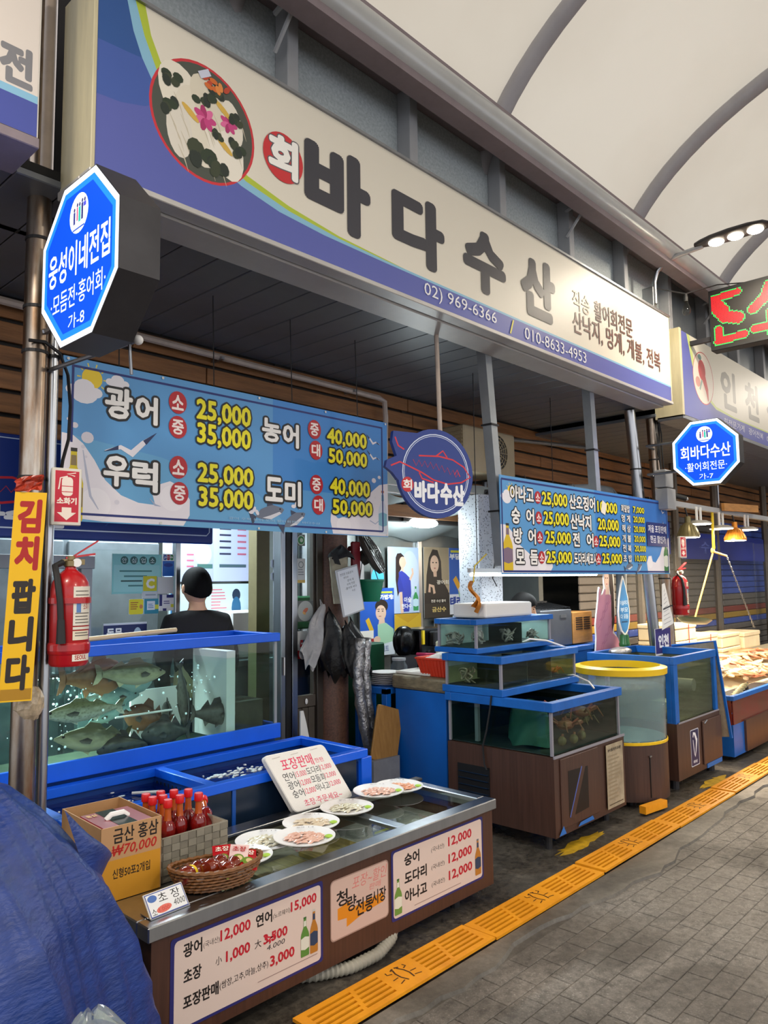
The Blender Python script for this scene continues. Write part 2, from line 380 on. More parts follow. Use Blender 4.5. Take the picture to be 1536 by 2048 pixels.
# ---- speckled fascia panels and posts above the sign boards
m = mat('granite_panel', '#c3cbce', .5, col2='#98a3a7', vscale=60, bump=.03)
FW = struct('wall_front', MB().box(-2, .97, 2.84, 2.9, 3.2, 4.5).box(1.36, 18, 2.84, 2.9, 3.2, 4.5), 'wall_dark')
pitch_x = .905; px0 = 2.26-pitch_x*4
for i in range(20):
    x = px0+i*pitch_x
    build('panel', MB().box(x+.01, .97 if .2 < x < .9 else x+pitch_x-.008, 2.80, 2.835, 3.3, 4.45), 'granite_panel' if x < 6.2 else 'galv', FW, world=False)
    build('post', MB().box(x-.035, x+.035, 2.70, 2.80, 3.5, 4.46), 'grey_paint', FW, world=False, bevel=.004)
build('rail', MB().tube([(-1, 2.66, 3.945), (6.46, 2.66, 3.925)], .018, 8), 'steel_dull', FW, world=False, smooth=True)
for x in (2.16, 4.93, 7.65):
    mb = MB(); mb.tube([(x, 2.72, 4.36), (x, 2.48, 4.42)], .014, 6); mb.tube([(x, 2.72, 4.16), (x, 2.50, 4.40)], .012, 6); build('bracket', mb, 'grey_paint', FW, world=False)
build('gap_back', MB().box(.9, 1.5, 3.32, 3.36, 3.15, 4.5), 'wall_dark', FW, world=False)
build('eave', MB().box(-2, 18, 2.46, 2.9, 4.455, 4.5), 'eave', FW, world=False)
build('eave_lip', MB().box(-2, 18, 2.44, 2.56, 4.25, 4.30), 'eave', FW, world=False)
build('gutter_tube', MB().tube([(-2, 2.48, 4.37), (18, 2.48, 4.37)], .085, 20), 'tube_paint', FW, world=False, smooth=True)
# ---- lane canopy: membrane over arched ribs
def arch_z(y): return 3.98+1.68*sqrt(max(0, 1-((y-.2)/2.72)**2))
m = bpy.data.materials.new('membrane'); m.use_nodes = True; MATS['membrane'] = m; nt = m.node_tree
for n in list(nt.nodes): nt.nodes.remove(n)
out = nt.nodes.new('ShaderNodeOutputMaterial'); df = nt.nodes.new('ShaderNodeBsdfDiffuse'); tl = nt.nodes.new('ShaderNodeBsdfTranslucent'); mx = nt.nodes.new('ShaderNodeMixShader')
tc = nt.nodes.new('ShaderNodeTexCoord'); nz = nt.nodes.new('ShaderNodeTexNoise'); nz.inputs['Scale'].default_value = .7; nz.inputs['Detail'].default_value = 5; rp = nt.nodes.new('ShaderNodeValToRGB')
rp.color_ramp.elements[0].color = (*lin('#ddd4c2'), 1); rp.color_ramp.elements[1].color = (*lin('#e6decd'), 1); rp.color_ramp.elements[0].position = .35; rp.color_ramp.elements[1].position = .65
nt.links.new(tc.outputs['Object'], nz.inputs['Vector']); nt.links.new(nz.outputs['Fac'], rp.inputs[0])
for q in (df, tl): nt.links.new(rp.outputs[0], q.inputs[0])
mx.inputs[0].default_value = .55; nt.links.new(df.outputs[0], mx.inputs[1]); nt.links.new(tl.outputs[0], mx.inputs[2]); nt.links.new(mx.outputs[0], out.inputs[0])
RX = [-4.1+2.03*i for i in range(12)]
mb = MB()
def memb(a, b):
    x = -4.1+22.3*a; th = pi*(.02+.96*b); y = .2+2.72*cos(th); z = 3.98+1.68*sin(th); k = (x-RX[0])/2.03; f = k-math.floor(k)
    return Vector((x, y, z+.07+.10*sin(pi*f)*sin(th)))
mb.grid(memb, 88, 40)
CN = struct('ceiling', mb, 'membrane', smooth='all')
for x in RX:
    P = [(x, .2+2.72*cos(t), 3.98+1.68*sin(t)) for t in [pi*(.06+.88*i/36) for i in range(37)]]
    build('arch_rib', MB().tube(P, .062, 10), 'rib', CN, world=False, smooth='all')
# ================================================================ SIGNS
CREAM = '#ddd7c8'
S = thing('shop_signboard', 'long cream and blue shop signboard with a round raw-fish picture', 'sign', (1.22, 2.6, 3.10))
box_('sign_box', S, 'offwhite', 1.22, 6.46, 2.605, 2.86, 3.14, 3.90)
box_('end_panel', S, 'beige_panel', 1.205, 1.222, 2.60, 2.86, 3.12, 3.92, bevel=.003)
box_('end_panel', S, 'beige_panel', 6.458, 6.475, 2.60, 2.86, 3.12, 3.92, bevel=.003)
box_('bottom_frame', S, 'frame_alu', 1.2, 6.48, 2.595, 2.68, 3.115, 3.14, bevel=.003)
box_('bottom_frame', S, 'frame_alu', 1.2, 6.48, 2.685, 2.87, 3.105, 3.14, bevel=.003)
box_('top_trim', S, 'steel_dull', 1.2, 6.48, 2.59, 2.66, 3.90, 3.915)
p = front((1.22, 2.604, 3.14)); L_ = 5.24
p.rect(0, L_, 0, .76, CREAM)
def curve(pts, end): return [(0, 0), (0, .76)]+pts+[(L_, end), (L_, 0)]
p.poly(curve([(.195, .76), (.222, .65), (.265, .562), (.35, .45), (.5, .33), (.70, .25), (.93, .198), (1.25, .160), (1.8, .138)], .136), '#aebf3c')
p.poly(curve([(.153, .76), (.193, .634), (.246, .524), (.33, .42), (.47, .32), (.689, .222), (.935, .174), (1.253, .148), (1.6, .14)], .14), '#86b8d2')
B_ = [(.105, .76), (.119, .739), (.146, .629), (.185, .535), (.225, .471), (.33, .36), (.45, .275), (.662, .192), (.876, .15), (1.153, .132), (1.6, .127)]
p.poly(curve(B_, .125), '#565fa8')
p.poly([(0, .30), (0, .76)]+B_[:6]+[(.29, .40), (.2, .34), (.1, .31)], '#3f5aa4'); p.poly([(0, .52), (0, .76)]+B_[:4]+[(.14, .53)], '#2a5394')
cx, cy, r = .475, .395, .258
p.ell(cx, cy, r, r, '#c8323c', 40); p.ell(cx, cy, r-.012, r-.012, '#4a4f47', 40)
rn = random.Random(11)
for (x, y, a, b, c, ro) in ((-.11, .07, .10, .14, '#e3ddcd', .5), (-.03, -.03, .11, .17, '#ddd6c4', .3), (.10, -.05, .09, .16, '#e6e0d2', .35), (.02, .10, .08, .12, '#d8d0bc', .6), (-.12, -.08, .06, .12, '#d9d3c6', .1), (.14, .06, .05, .10, '#e0dacb', .3)):
    p.ell(cx+x, cy+y, a, b, c, 18, ro)
for i in range(16):
    x, y = rn.uniform(-.18, .17), rn.uniform(-.15, .12); p.line([(cx+x, cy+y), (cx+x+.03, cy+y-.05), (cx+x+.05, cy+y-.10)], [.002, .006, .001], '#c3baa4')
for (x, y, s) in ((.0, .02, 1), (.12, .05, .8)):
    for k in range(7): p.ell(cx+x+.028*s*cos(k*.9), cy+y+.028*s*sin(k*.9), .03*s, .016*s, ['#c2407e', '#d9689a', '#a83068'][k % 3], 10, k*.9)
for (x, y) in ((-.07, .015), (.10, -.06), (.09, .10)): p.ell(cx+x, cy+y, .05, .014, '#d3ad4e', 12, -.6)
for (x, y, s) in ((-.21, .0, .05), (-.02, .12, .045), (-.19, .15, .05), (.08, -.03, .035), (-.02, -.19, .075), (.08, -.20, .06), (.06, .17, .05), (.2, -.06, .05), (.19, .10, .04)):
    for k in range(6): p.ell(cx+x*.83+rn.uniform(-s, s)*.6, cy+y*.83+rn.uniform(-s, s)*.5, s*.5, s*.4, ['#2c3a2a', '#39412f', '#26302a'][k % 3], 9, k)
for k in range(8): p.ell(cx+.05+rn.uniform(-.05, .06), cy+.19+rn.uniform(-.02, .02), .022, .012, ['#d0692c', '#b8442c', '#e08a44'][k % 3], 8, k)
p.line([(cx-.03, cy+.2), (cx+.02, cy+.235)], .03, '#c9cde0')
p.ell(.897, .417, .118, .118, '#c62f35', 32)
p.text('회', .82, .975, .335, .51, '#f2f0ea', .05, '#5a5a60', .03)
for t, a, b, c, d in (('바', 1.05, 1.445, .21, .59), ('다', 1.662, 2.055, .215, .575), ('수', 2.285, 2.676, .225, .575), ('산', 2.9, 3.282, .222, .60)): p.text(t, a, b, c, d, '#3a3a42', .055)
p.text('02) 969-6366', 1.894, 2.588, .022, .115, '#e9e9ee', .0); p.line([(2.737, .02), (2.775, .115)], .014, '#d9cf54')
p.text('010-8633-4953', 2.904, 3.719, .025, .105, '#e9e9ee', .0)
p.text('직송', 3.555, 3.80, .40, .545, '#b8a894', .012); p.text('활어회전문', 3.876, 4.51, .395, .548, '#5f443f', .012); p.text('산낙지, 멍게, 게불, 전복', 3.545, 5.03, .215, .385, '#6a4a44', .012)
p.build('artwork', S)
# neighbour signs
S = thing('shop_signboard', 'cropped cream signboard with one grey letter at left edge of view', 'sign', (-3.0, 2.6, 3.10))
box_('sign_box', S, 'offwhite', -3.0, 1.015, 2.605, 2.84, 3.17, 3.93); box_('bottom_frame', S, 'eave', -3, 1.02, 2.6, 2.84, 3.13, 3.168, bevel=.003)
p = front((-3.0, 2.604, 3.17)); p.rect(0, 4.01, 0, .76, '#d8cfc6'); p.rect(0, 4.01, 0, .15, '#86b8d2'); p.rect(0, 4.01, 0, .122, '#47529c')
p.text('전', 3.885, 3.985, .165, .30, '#7c7c80', .05); p.text('집', 3.55, 3.66, .165, .30, '#7c7c80', .05); p.build('artwork', S)
S = thing('shop_signboard', 'further signboard with a printed oval and pale grey letters at right edge', 'sign', (6.74, 2.6, 3.03))
box_('sign_box', S, 'offwhite', 6.74, 11.6, 2.605, 2.84, 3.07, 3.85); box_('end_panel', S, 'beige_panel', 6.70, 6.74, 2.6, 2.86, 3.05, 3.87, bevel=.003); box_('bottom_frame', S, 'steel_dull', 6.7, 11.6, 2.6, 2.84, 3.03, 3.068, bevel=.003)
p = front((6.74, 2.604, 3.07)); L_ = 4.86; p.rect(0, L_, 0, .78, CREAM)
p.poly([(0, 0), (0, .78), (.2, .78), (.3, .52), (.5, .31), (.8, .2), (1.3, .17), (L_, .17), (L_, 0)], '#c3cf7e'); p.poly([(0, 0), (0, .78), (.13, .78), (.24, .5), (.45, .28), (.8, .17), (1.3, .155), (L_, .155), (L_, 0)], '#5d63ab')
p.ell(.5, .425, .26, .255, '#b8323c', 32); p.ell(.5, .425, .25, .246, '#e4d8ca', 32)
p.ell(.47, .50, .09, .10, '#c4484a', 16, .3); p.line([(.5, .45), (.58, .32), (.60, .22)], [.1, .07, .02], '#c4484a'); p.ell(.43, .62, .045, .028, '#5c7f7c', 12); p.ell(.36, .37, .06, .05, '#cf9488', 14); p.line([(.4, .3), (.46, .4)], .03, '#8fa39b')
for t, a, b in (('인', .98, 1.38), ('천', 1.70, 2.10), ('상', 2.42, 2.82), ('회', 3.14, 3.54)): p.text(t, a, b, .24, .62, '#98948e', .04)
p.text('회전문가게   광어전복   02) 964', 1.0, 2.75, .04, .125, '#dcdce4', .0); p.build('artwork', S)
# lane-name octagons (lit boxes hung out from the posts)
def octa(a): k = a*math.tan(pi/8); return [(a, -k), (a, k), (k, a), (-k, a), (-a, k), (-a, -k), (-k, -a), (k, -a)]
def octagon(lab, x, yc, zc, a, th, l1, l2, l3, yend, w1, w2, xp):
    S = thing('octagon_sign', lab, 'sign', (x, yc, zc-a)); mb = MB().prism(octa(a+.012), (x, yc, zc), (0, -1, 0), (0, 0, 1), -th); build('case', mb, 'dark_steel', S)
    p = side((x, yc, zc)); p.poly(octa(a+.008), '#eef6ff'); p.poly(octa(a-.014), '#1f7bff'); p.poly(octa(a-.036), '#0a48f0'); f_ = build_octa_text(p, a, l1, l2, l3, w1, w2); p.build('lit_face', S, 'print_lit')
    for dz in (.13, -.13): build('bracket', MB().tube([(x+th*.6, yc+a-.02, zc+dz), (x+th*.6, yend-.03, zc+dz), (xp, yend, zc+dz)], .012, 6), 'steel_dull', S)
    return S
def build_octa_text(p, a, l1, l2, l3, w1, w2):
    k = a/.285
    p.ell(0, .165*k, .072*k, .072*k, '#eaf4fb', 24)
    for (x, y, w_, h, c) in ((-.035, .155, .014, .045, '#31347a'), (-.012, .165, .012, .05, '#c5607c'), (.006, .160, .016, .055, '#2aa896'), (.026, .165, .014, .06, '#2c2f66'), (.045, .185, .02, .016, '#4a4ac0')):
        p.rect((x-w_/2)*k, (x+w_/2)*k, (y-h/2)*k, (y+h/2)*k, c); p.ell(x*k, (y+h/2+.008)*k, .007*k, .008*k, '#3d3a66', 8)
    p.rect(-.045*k, .045*k, .108*k, .114*k, '#3d57b0')
    p.text(l1, -w1/2*k, w1/2*k, -.055*k, .068*k, '#f4faff', .018); p.text(l2, -w2/2*k, w2/2*k, -.165*k, -.085*k, '#e8f6f0', .004)
    p.text(l3, -.062*k, .062*k, -.245*k, -.19*k, '#dceefa', .0)
octagon('lit blue octagonal sign numbered 8 on left steel pole', 1.12, 2.495, 2.73, .283, .145, '웅성이네전집', '·모듬전·홍어회·', '가-8', 2.98, .47, .42, 1.185)
octagon('lit blue octagonal sign numbered 7 on right steel pole', 6.5, 2.355, 2.665, .268, .10, '회바다수산', '·활어회전문·', '가-7', 2.92, .44, .37, 6.80)
# LED message panel over the right stall
S = thing('led_panel', 'black dot-matrix panel with red and green lit characters', 'display', (6.9, 1.3, 3.64)); box_('case', S, 'black', 6.9, 7.03, 1.25, 2.40, 3.64, 4.2, bevel=.004)
p = side((6.9, 2.385, 3.66)); D = .0125
strokes = [([(.02, .45), (.235, .47)], .03), ([(.04, .42), (.11, .33)], .045), ([(.03, .40), (.12, .27), (.23, .235)], .05), ([(.06, .16), (.06, .06)], .035), ([(.05, .055), (.275, .075)], .03),
           ([(.50, .46), (.46, .36), (.36, .28)], .04), ([(.50, .40), (.57, .30), (.66, .26)], .04), ([(.5, .22), (.5, .05)], .035), ([(.36, .1), (.68, .1)], .03), ([(.8, .46), (.8, .1)], .035), ([(.8, .3), (.9, .3)], .03), ([(.95, .46), (.95, .06)], .035)]
def sd(x, y):
    best = 9
    for P, w_ in strokes:
        for (a, b), (c, d) in zip(P, P[1:]):
            t = max(0, min(1, ((x-a)*(c-a)+(y-b)*(d-b))/((c-a)**2+(d-b)**2))); best = min(best, sqrt((x-a-t*(c-a))**2+(y-b-t*(d-b))**2)-w_)
    return best
q2 = side((6.9, 2.385, 3.66)); p.k = q2.k = 1
for i in range(88):
    for j in range(41):
        x, y = .012+i*D, .012+j*D; s_ = sd(x, y); h = .0042
        P = [(x-h, y-h), (x+h, y-h), (x+h, y+h), (x-h, y+h)]
        if s_ < 0: p.poly(P, '#ff1a24', True)
        elif s_ < .012: p.poly(P, '#3ae05a', True)
        else: q2.poly(P, '#221a14', True)
p.build('lit_dots', S, 'print_lit'); q2.build('unlit_dots', S)
box_('hanger', S, 'dark_steel', 6.94, 6.98, 2.40, 2.72, 3.75, 3.79)
# price banners
def banner(lab, x0, y, z0, W, H, fill):
    S = thing('price_banner', lab, 'banner', (x0, y, z0))
    build('sheet', MB().box(x0, x0+W, y, y+.004, z0, z0+H), 'banner_blue', S)
    for i in range(4): build('tie', MB().tube([(x0+W*(i+.5)/4, y+.002, z0+H-.01), (x0+W*(i+.5)/4, y+.02, 3.152 if W < 2.4 else z0+H+.03)], .003, 5), 'black', S)
    p = front((x0, y, z0))
    fill(p); p.build('artwork', S); return S
mat('banner_blue', '#5c9ad2', .45)
def sunburst(p, x, y, k):
    for i in range(10): a = i*.63; p.line([(x+.055*k*cos(a), y+.055*k*sin(a)), (x+.072*k*cos(a), y+.072*k*sin(a))], .006*k, '#e8d24a')
    p.ell(x, y, .05*k, .05*k, '#f0d030', 20)
def cloud(p, x, y, k):
    P = '#eceaf2'
    for a, b, r in ((-.05, 0, .03), (0, .018, .045), (.05, 0, .03), (.0, -.008, .06)): p.ell(x+a*k, y+b*k, r*k, r*.75*k, P, 14)
def wave(p, pts, col='#ece7ee'): p.poly(pts, col)
def beer(p, x0, x1, y0, y1, glass, lab, txt=None, cap='#2b2a28'):
    w_ = x1-x0; h = y1-y0; c = (x0+x1)/2
    def P(a, b): return (c+a*w_/2, y0+b*h)
    L1 = [(-.9, .0), (-1, .03), (-1, .52), (-.85, .6), (-.36, .74), (-.3, .96), (-.3, 1), (.3, 1), (.3, .96), (.36, .74), (.85, .6), (1, .52), (1, .03), (.9, 0)]
    p.poly([P(*q) for q in L1], glass); p.poly([P(-.33, .95), P(.33, .95), P(.33, 1.0), P(-.33, 1.0)], cap)
    p.poly([P(-.98, .2), P(0, .16), P(.98, .2), P(.98, .46), P(0, .5), P(-.98, .46)], lab); p.poly([P(-.3, .76), P(.3, .76), P(.26, .9), P(-.26, .9)], lab)
    if txt: p.text(txt, c-w_*.42, c+w_*.42, y0+.28*h, y0+.38*h, '#2a211c', .02)
def gull(p, x, y, k, m=1):
    p.line([(x-.11*k*m, y-.0*k), (x-.04*k*m, y+.022*k), (x+.01*k*m, y), (x+.06*k*m, y+.05*k), (x+.12*k*m, y+.10*k)], [.002, .018*k, .03*k, .022*k, .002], '#e9e6ee')
    p.poly([(x-.115*k*m, y-.005*k), (x-.05*k*m, y+.01*k), (x-.05*k*m, y+.028*k)], '#23305c'); p.poly([(x+.06*k*m, y+.062*k), (x+.075*k*m, y+.045*k), (x+.125*k*m, y+.105*k)], '#23305c')
def pfish(p, x, y, k, r=0.):
    c, d = cos(r), sin(r)
    Q = lambda a, b: (x+k*(a*c-b*d), y+k*(a*d+b*c))
    p.poly([Q(*q) for q in ((-.09, 0), (-.05, .03), (.02, .04), (.08, .012), (.09, 0), (.07, -.015), (.0, -.03), (-.05, -.02))], '#6c7486'); p.poly([Q(*q) for q in ((-.05, -.012), (.0, -.03), (.07, -.015), (.06, -.004), (.0, -.01))], '#d9dae2')
    p.poly([Q(*q) for q in ((-.085, 0), (-.125, .04), (-.115, -.035))], '#39435c'); p.poly([Q(*q) for q in ((-.01, .037), (.0, .065), (.03, .036))], '#39435c'); p.ell(*Q(.066, .008), .005*k, .005*k, '#14161c', 8)
W_, K_, YL, RD = '#f3f1ee', '#16161a', '#f1e61e', '#b5222c'
def b1(p):
    p.rect(0, 2.15, 0, .755, '#5a9bd4'); p.rect(1.2, 2.15, .25, .755, '#3f86cf')
    p.poly([(0, 0), (1.35, 0), (1.1, .2), (.5, .34), (0, .4)], '#66a8d6')
    sunburst(p, .136, .672, 1.0); cloud(p, .10, .605, 1.1); cloud(p, .262, .672, .75)
    wave(p, [(0, .02), (0, .40), (.05, .395), (.10, .36), (.155, .29), (.21, .20), (.29, .135), (.38, .105), (.47, .10), (.455, .15), (.48, .20), (.55, .225), (.62, .20), (.665, .14), (.665, .06), (.63, .005), (.2, .005)])
    for a in ((.10, .345, .010), (.115, .30, .007), (.12, .39, .03), (.06, .44, .015), (.03, .465, .009), (.27, .10, .013)): p.ell(a[0], a[1], a[2], a[2]*.9, '#dcd8e2', 14)
    p.ell(.165, .085, .075, .075, '#f3eff4', 24); p.line([(.10, .33), (.12, .22), (.14, .12), (.18, .06)], [.004, .012, .012, .004], '#b9bed2'); p.line([(.44, .13), (.47, .1), (.5, .095)], [.002, .01, .002], '#a8b2cc'); p.ell(.565, .14, .07, .065, '#f2eef3', 22)
    wave(p, [(1.66, .005), (1.64, .08), (1.645, .14), (1.70, .10), (1.76, .10), (1.84, .135), (1.93, .20), (1.99, .28), (2.07, .335), (2.15, .35), (2.15, .005)]); p.ell(1.75, .06, .06, .05, '#f3eff4', 18); p.line([(1.98, .10), (2.03, .08), (2.06, .1)], .006, '#a8b2cc')
    for a in ((2.02, .36, .02), (2.07, .385, .014), (1.98, .2, .008), (2.03, .25, .01)): p.ell(a[0], a[1], a[2], a[2]*.8, '#e6e2ea', 12)
    beer(p, .012, .105, .0, .335, '#d9c31e', '#8f7b52', 'elly'); beer(p, 2.06, 2.14, .02, .30, '#d6dde8', '#7fb4c8', None, '#c77f58')
    for P in ([(.045, .715), (2.10, .715)], [(2.10, .72), (2.10, .035)], [(.045, .035), (2.10, .035)], [(.045, .72), (.045, .36)]): p.line(P, .011, '#1d2a72')
    gull(p, .33, .34, 1.15); gull(p, 2.02, .60, .55, -1); gull(p, 2.02, .50, .5, -1); pfish(p, 1.18, .10, 1.15, .25); pfish(p, 1.36, .07, 1.0, .5)
    for x, y in ((1.05, .1), (1.35, .15)):
        for k in range(3): p.ell(x+.02*k, y+.015*(k % 2), .018, .011, '#e6e2ea', 10, k*1.1)
    T = lambda t, a, b, c, d, col=W_, bo=.04, ow=.075: p.text(t, a, b, c, d, col, bo, K_, ow)
    T('광', .205, .335, .505, .645); T('어', .36, .47, .50, .63); T('우', .205, .325, .18, .315); T('럭', .35, .475, .165, .305); T('농', 1.127, 1.25, .51, .635); T('어', 1.275, 1.385, .495, .625); T('도', 1.15, 1.265, .175, .30); T('미', 1.29, 1.40, .155, .29)
    for t, x, y in (('소', .587, .632), ('중', .589, .505), ('소', .595, .30), ('중', .603, .168), ('중', 1.511, .622), ('대', 1.522, .498), ('중', 1.525, .292), ('대', 1.541, .17)):
        p.ell(x, y, .052, .058, RD, 22); p.text(t, x-.032, x+.032, y-.036, y+.036, '#f6e8e4', .03)
    for t, a, b, c, d in (('25,000', .70, 1.04, .555, .67), ('35,000', .705, 1.04, .43, .545), ('25,000', .71, 1.058, .225, .335), ('35,000', .718, 1.058, .10, .21), ('40,000', 1.615, 1.95, .545, .645), ('50,000', 1.627, 1.952, .425, .522), ('40,000', 1.638, 1.975, .235, .34), ('50,000', 1.657, 1.995, .115, .212)): T(t, a, b, c, d, YL, .035, .07)
    p.text('광어 우럭 농어 도미 활어회전문 바다수산', .90, 1.55, .052, .066, '#a8cbe6', .0)
    for x in (.02, .5, 1.1, 1.6, 2.13):
        for y in (.012, .743): p.ell(x, y, .007, .007, '#d8d8d2', 10)
banner('large blue price banner with sun, waves and yellow prices over the left tank', 1.45, 3.35, 1.89, 2.15, .755, b1)
def b2(p):
    p.rect(0, 2.68, 0, .66, '#5a9bd4'); p.rect(1.3, 2.68, .1, .66, '#3f86cf'); p.rect(1.9, 2.68, .35, .66, '#3572c4')
    sunburst(p, .13, .56, .8); cloud(p, .08, .52, .9); cloud(p, .23, .57, .6)
    wave(p, [(0, .01), (0, .33), (.06, .33), (.14, .28), (.22, .2), (.34, .14), (.45, .10), (.5, .15), (.58, .18), (.64, .12), (.64, .05), (.6, .01)]); p.ell(.5, .08, .06, .06, '#f3eff4', 18)
    wave(p, [(2.22, .01), (2.2, .1), (2.24, .155), (2.3, .16), (2.32, .11), (2.38, .10), (2.48, .17), (2.55, .27), (2.68, .33), (2.68, .01)]); p.ell(2.27, .1, .05, .05, '#f3eff4', 16)
    beer(p, .02, .135, .02, .34, '#d9b91e', '#7f6a80'); beer(p, 2.56, 2.665, .01, .33, '#3c7c40', '#dfe4d8', None, '#2f6234')
    for P in ([(.02, .635), (2.65, .635)], [(.02, .02), (2.65, .02)], [(2.655, .635), (2.655, .02)], [(.02, .635), (.02, .02)]): p.line(P, .013, '#1d2a72')
    gull(p, 2.58, .55, .5, -1); gull(p, 2.6, .44, .4, -1); pfish(p, 1.86, .06, .8, .2); pfish(p, 2.05, .05, .7, .6)
    T = lambda t, a, b, c, d, col=W_, bo=.035, ow=.07: p.text(t, a, b, c, d, col, bo, K_, ow)
    for t, a, b, c, d in (('아나고', .122, .41, .495, .60), ('산오징어', .905, 1.30, .49, .595), ('숭', .132, .23, .345, .45), ('어', .312, .405, .35, .45), ('산낙지', .915, 1.225, .34, .45), ('방', .15, .25, .21, .31), ('어', .33, .42, .21, .31), ('전', .94, 1.035, .21, .31), ('어', 1.15, 1.25, .21, .31), ('모', .17, .27, .075, .165), ('듬', .345, .44, .07, .165), ('도다리세꼬시', .945, 1.295, .075, .16)): T(t, a, b, c, d)
    for x, y in ((.463, .54), (.468, .397), (.474, .258), (.49, .118), (1.295, .255), (1.325, .118)): p.ell(x, y, .042, .045, RD, 18); p.text('소', x-.026, x+.026, y-.026, y+.026, '#f6e8e4', .03)
    for t, a, b, c, d in (('25,000', .52, .867, .485, .585), ('10,000', 1.338, 1.67, .48, .575), ('25,000', .536, .88, .345, .445), ('20,000', 1.335, 1.685, .34, .438), ('25,000', .55, .90, .21, .305), ('25,000', 1.35, 1.70, .208, .302), ('25,000', .556, .905, .07, .162), ('25,000', 1.385, 1.72, .075, .162)): T(t, a, b, c, d, YL, .03, .065)
    p.poly([(1.39, .49), (1.46, .47), (1.49, .56), (1.42, .59)], '#f2ecdf')
    for i, (t, pr) in enumerate((('회덮밥', '7,000'), ('멍 게', '20,000'), ('해 삼', '20,000'), ('개 불', '20,000'), ('전 복', '20,000'), ('초 밥', '10,000'))):
        y = .515-i*.083; T(t, 1.745, 1.90, y, y+.06, W_, .02, .05); T(pr, 1.965, 2.18, y, y+.058, YL, .02, .05)
    p.rect(2.215, 2.64, .245, .455, '#1d2c74'); p.text('저울 포장판매', 2.245, 2.62, .365, .43, '#ecebf4', .015); p.text('현금 할인가', 2.28, 2.60, .275, .34, '#ecebf4', .015)
banner('smaller blue price banner with two price columns under the far canopy posts', 4.14, 2.84, 1.64, 2.68, .66, b2)
# hanging round fish sign
b_ = radians(18); ux, uy = cos(b_), -sin(b_)
S = thing('round_hanging_sign', 'dark blue round fish-outline sign hanging on a thin pole', 'sign', (3.47, 2.83, 2.24))
P = [(.265*cos(t), .268*sin(t)) for t in [radians(-205+i*9) for i in range(37)]]
P = [q for q in P if not (q[0] < -.2 and -.02 < q[1] < .2)]
P += [(-.29, .235), (-.30, .17), (-.285, .13), (-.27, .09), (-.335, .06), (-.345, .02), (-.30, -.01), (-.265, -.05)]
P = sorted(P, key=lambda q: atan2(q[1]-.02, q[0]+.0))
build('board', MB().prism(P, (3.47, 2.83, 2.24), (ux, uy, 0), (0, 0, 1), -.03), 'navy', S) if 'navy' in MATS else (mat('navy', '#1b3686', .4), build('board', MB().prism(P, (3.47, 2.83, 2.24), (ux, uy, 0), (0, 0, 1), -.03), 'navy', S))
p = Print((3.47, 2.83, 2.24), (ux, uy, 0), (0, 0, 1)); c8 = [(.232*cos(radians(i*10)), .235*sin(radians(i*10))) for i in range(37)]
p.line(c8, .006, '#d7e0f4'); p.line([(a*.955, b*.955) for a, b in c8], .003, '#d7e0f4')
R_ = '#d6323c'
p.line([(-.31, .03), (-.25, .055), (-.18, .03), (-.1, .0), (-.02, -.04), (.08, -.06), (.18, -.045), (.245, -.01), (.2, .05), (.12, .09), (.02, .105), (-.12, .10)], .009, R_); p.line([(.0, .105), (.05, .14), (.08, .1)], .009, R_); p.line([(-.28, .2), (-.26, .15), (-.22, .13)], .009, R_); p.line([(-.12, .0), (-.1, -.035), (-.02, -.055)], .009, R_)
p.line([(-.16+i*.02, .075-.012*(i % 2)*3-.0012*i*i*.2) for i in range(17)], .005, '#a83250'); p.line([(.13, .0), (.15, .03), (.17, -.01)], .006, R_)
p.ell(-.20, -.075, .042, .045, '#c62f35', 18); p.text('회', -.228, -.172, -.105, -.047, '#f2f0ea', .03)
for i, t in enumerate('바다수산'): p.text(t, -.15+i*.09, -.075+i*.09, -.17-.004*i, -.055-.004*i, '#f0f2f6', .06)
p.build('artwork', S)
build('pole', MB().tube([(3.52, 2.85, 3.11), (3.53, 2.85, 2.8), (3.545, 2.855, 2.5), (3.54, 2.86, 2.25)], .014, 8), 'pole_cream', S, smooth=True) if mat('pole_cream', '#b7a79a', .5, var=.2) else 0
# navy board with a red fish outline at the back left
S = thing('name_board', 'navy board with red fish outline behind the left pole', 'sign', (.5, 3.9, 1.83)); box_('board', S, 'navy', .5, 2.63, 3.9, 3.93, 1.84, 2.36, bevel=.008)
p = front((.5, 3.899, 1.84)); p.line([(0, .05), (2.08, .05), (2.10, .07), (2.10, .3), (2.10, .5)], .007, '#cfe0f4'); p.rect(0, 2.13, .495, .5, '#cfe0f4')
p.line([(.7, .28), (.95, .30), (1.15, .24), (1.1, .2), (.9, .17), (.7, .2)], .012, R_); p.line([(.98, .30), (1.05, .36), (1.1, .28)], .012, R_); p.line([(.72+i*.025, .255-.03*(i % 2)) for i in range(14)], .006, '#a83250')
p.text('바다수산', .62, 1.22, .06, .16, '#e6ecf4', .06); p.text('02)969-6366', 1.3, 2.0, .08, .16, '#2d4f9e', .0); p.build('artwork', S)
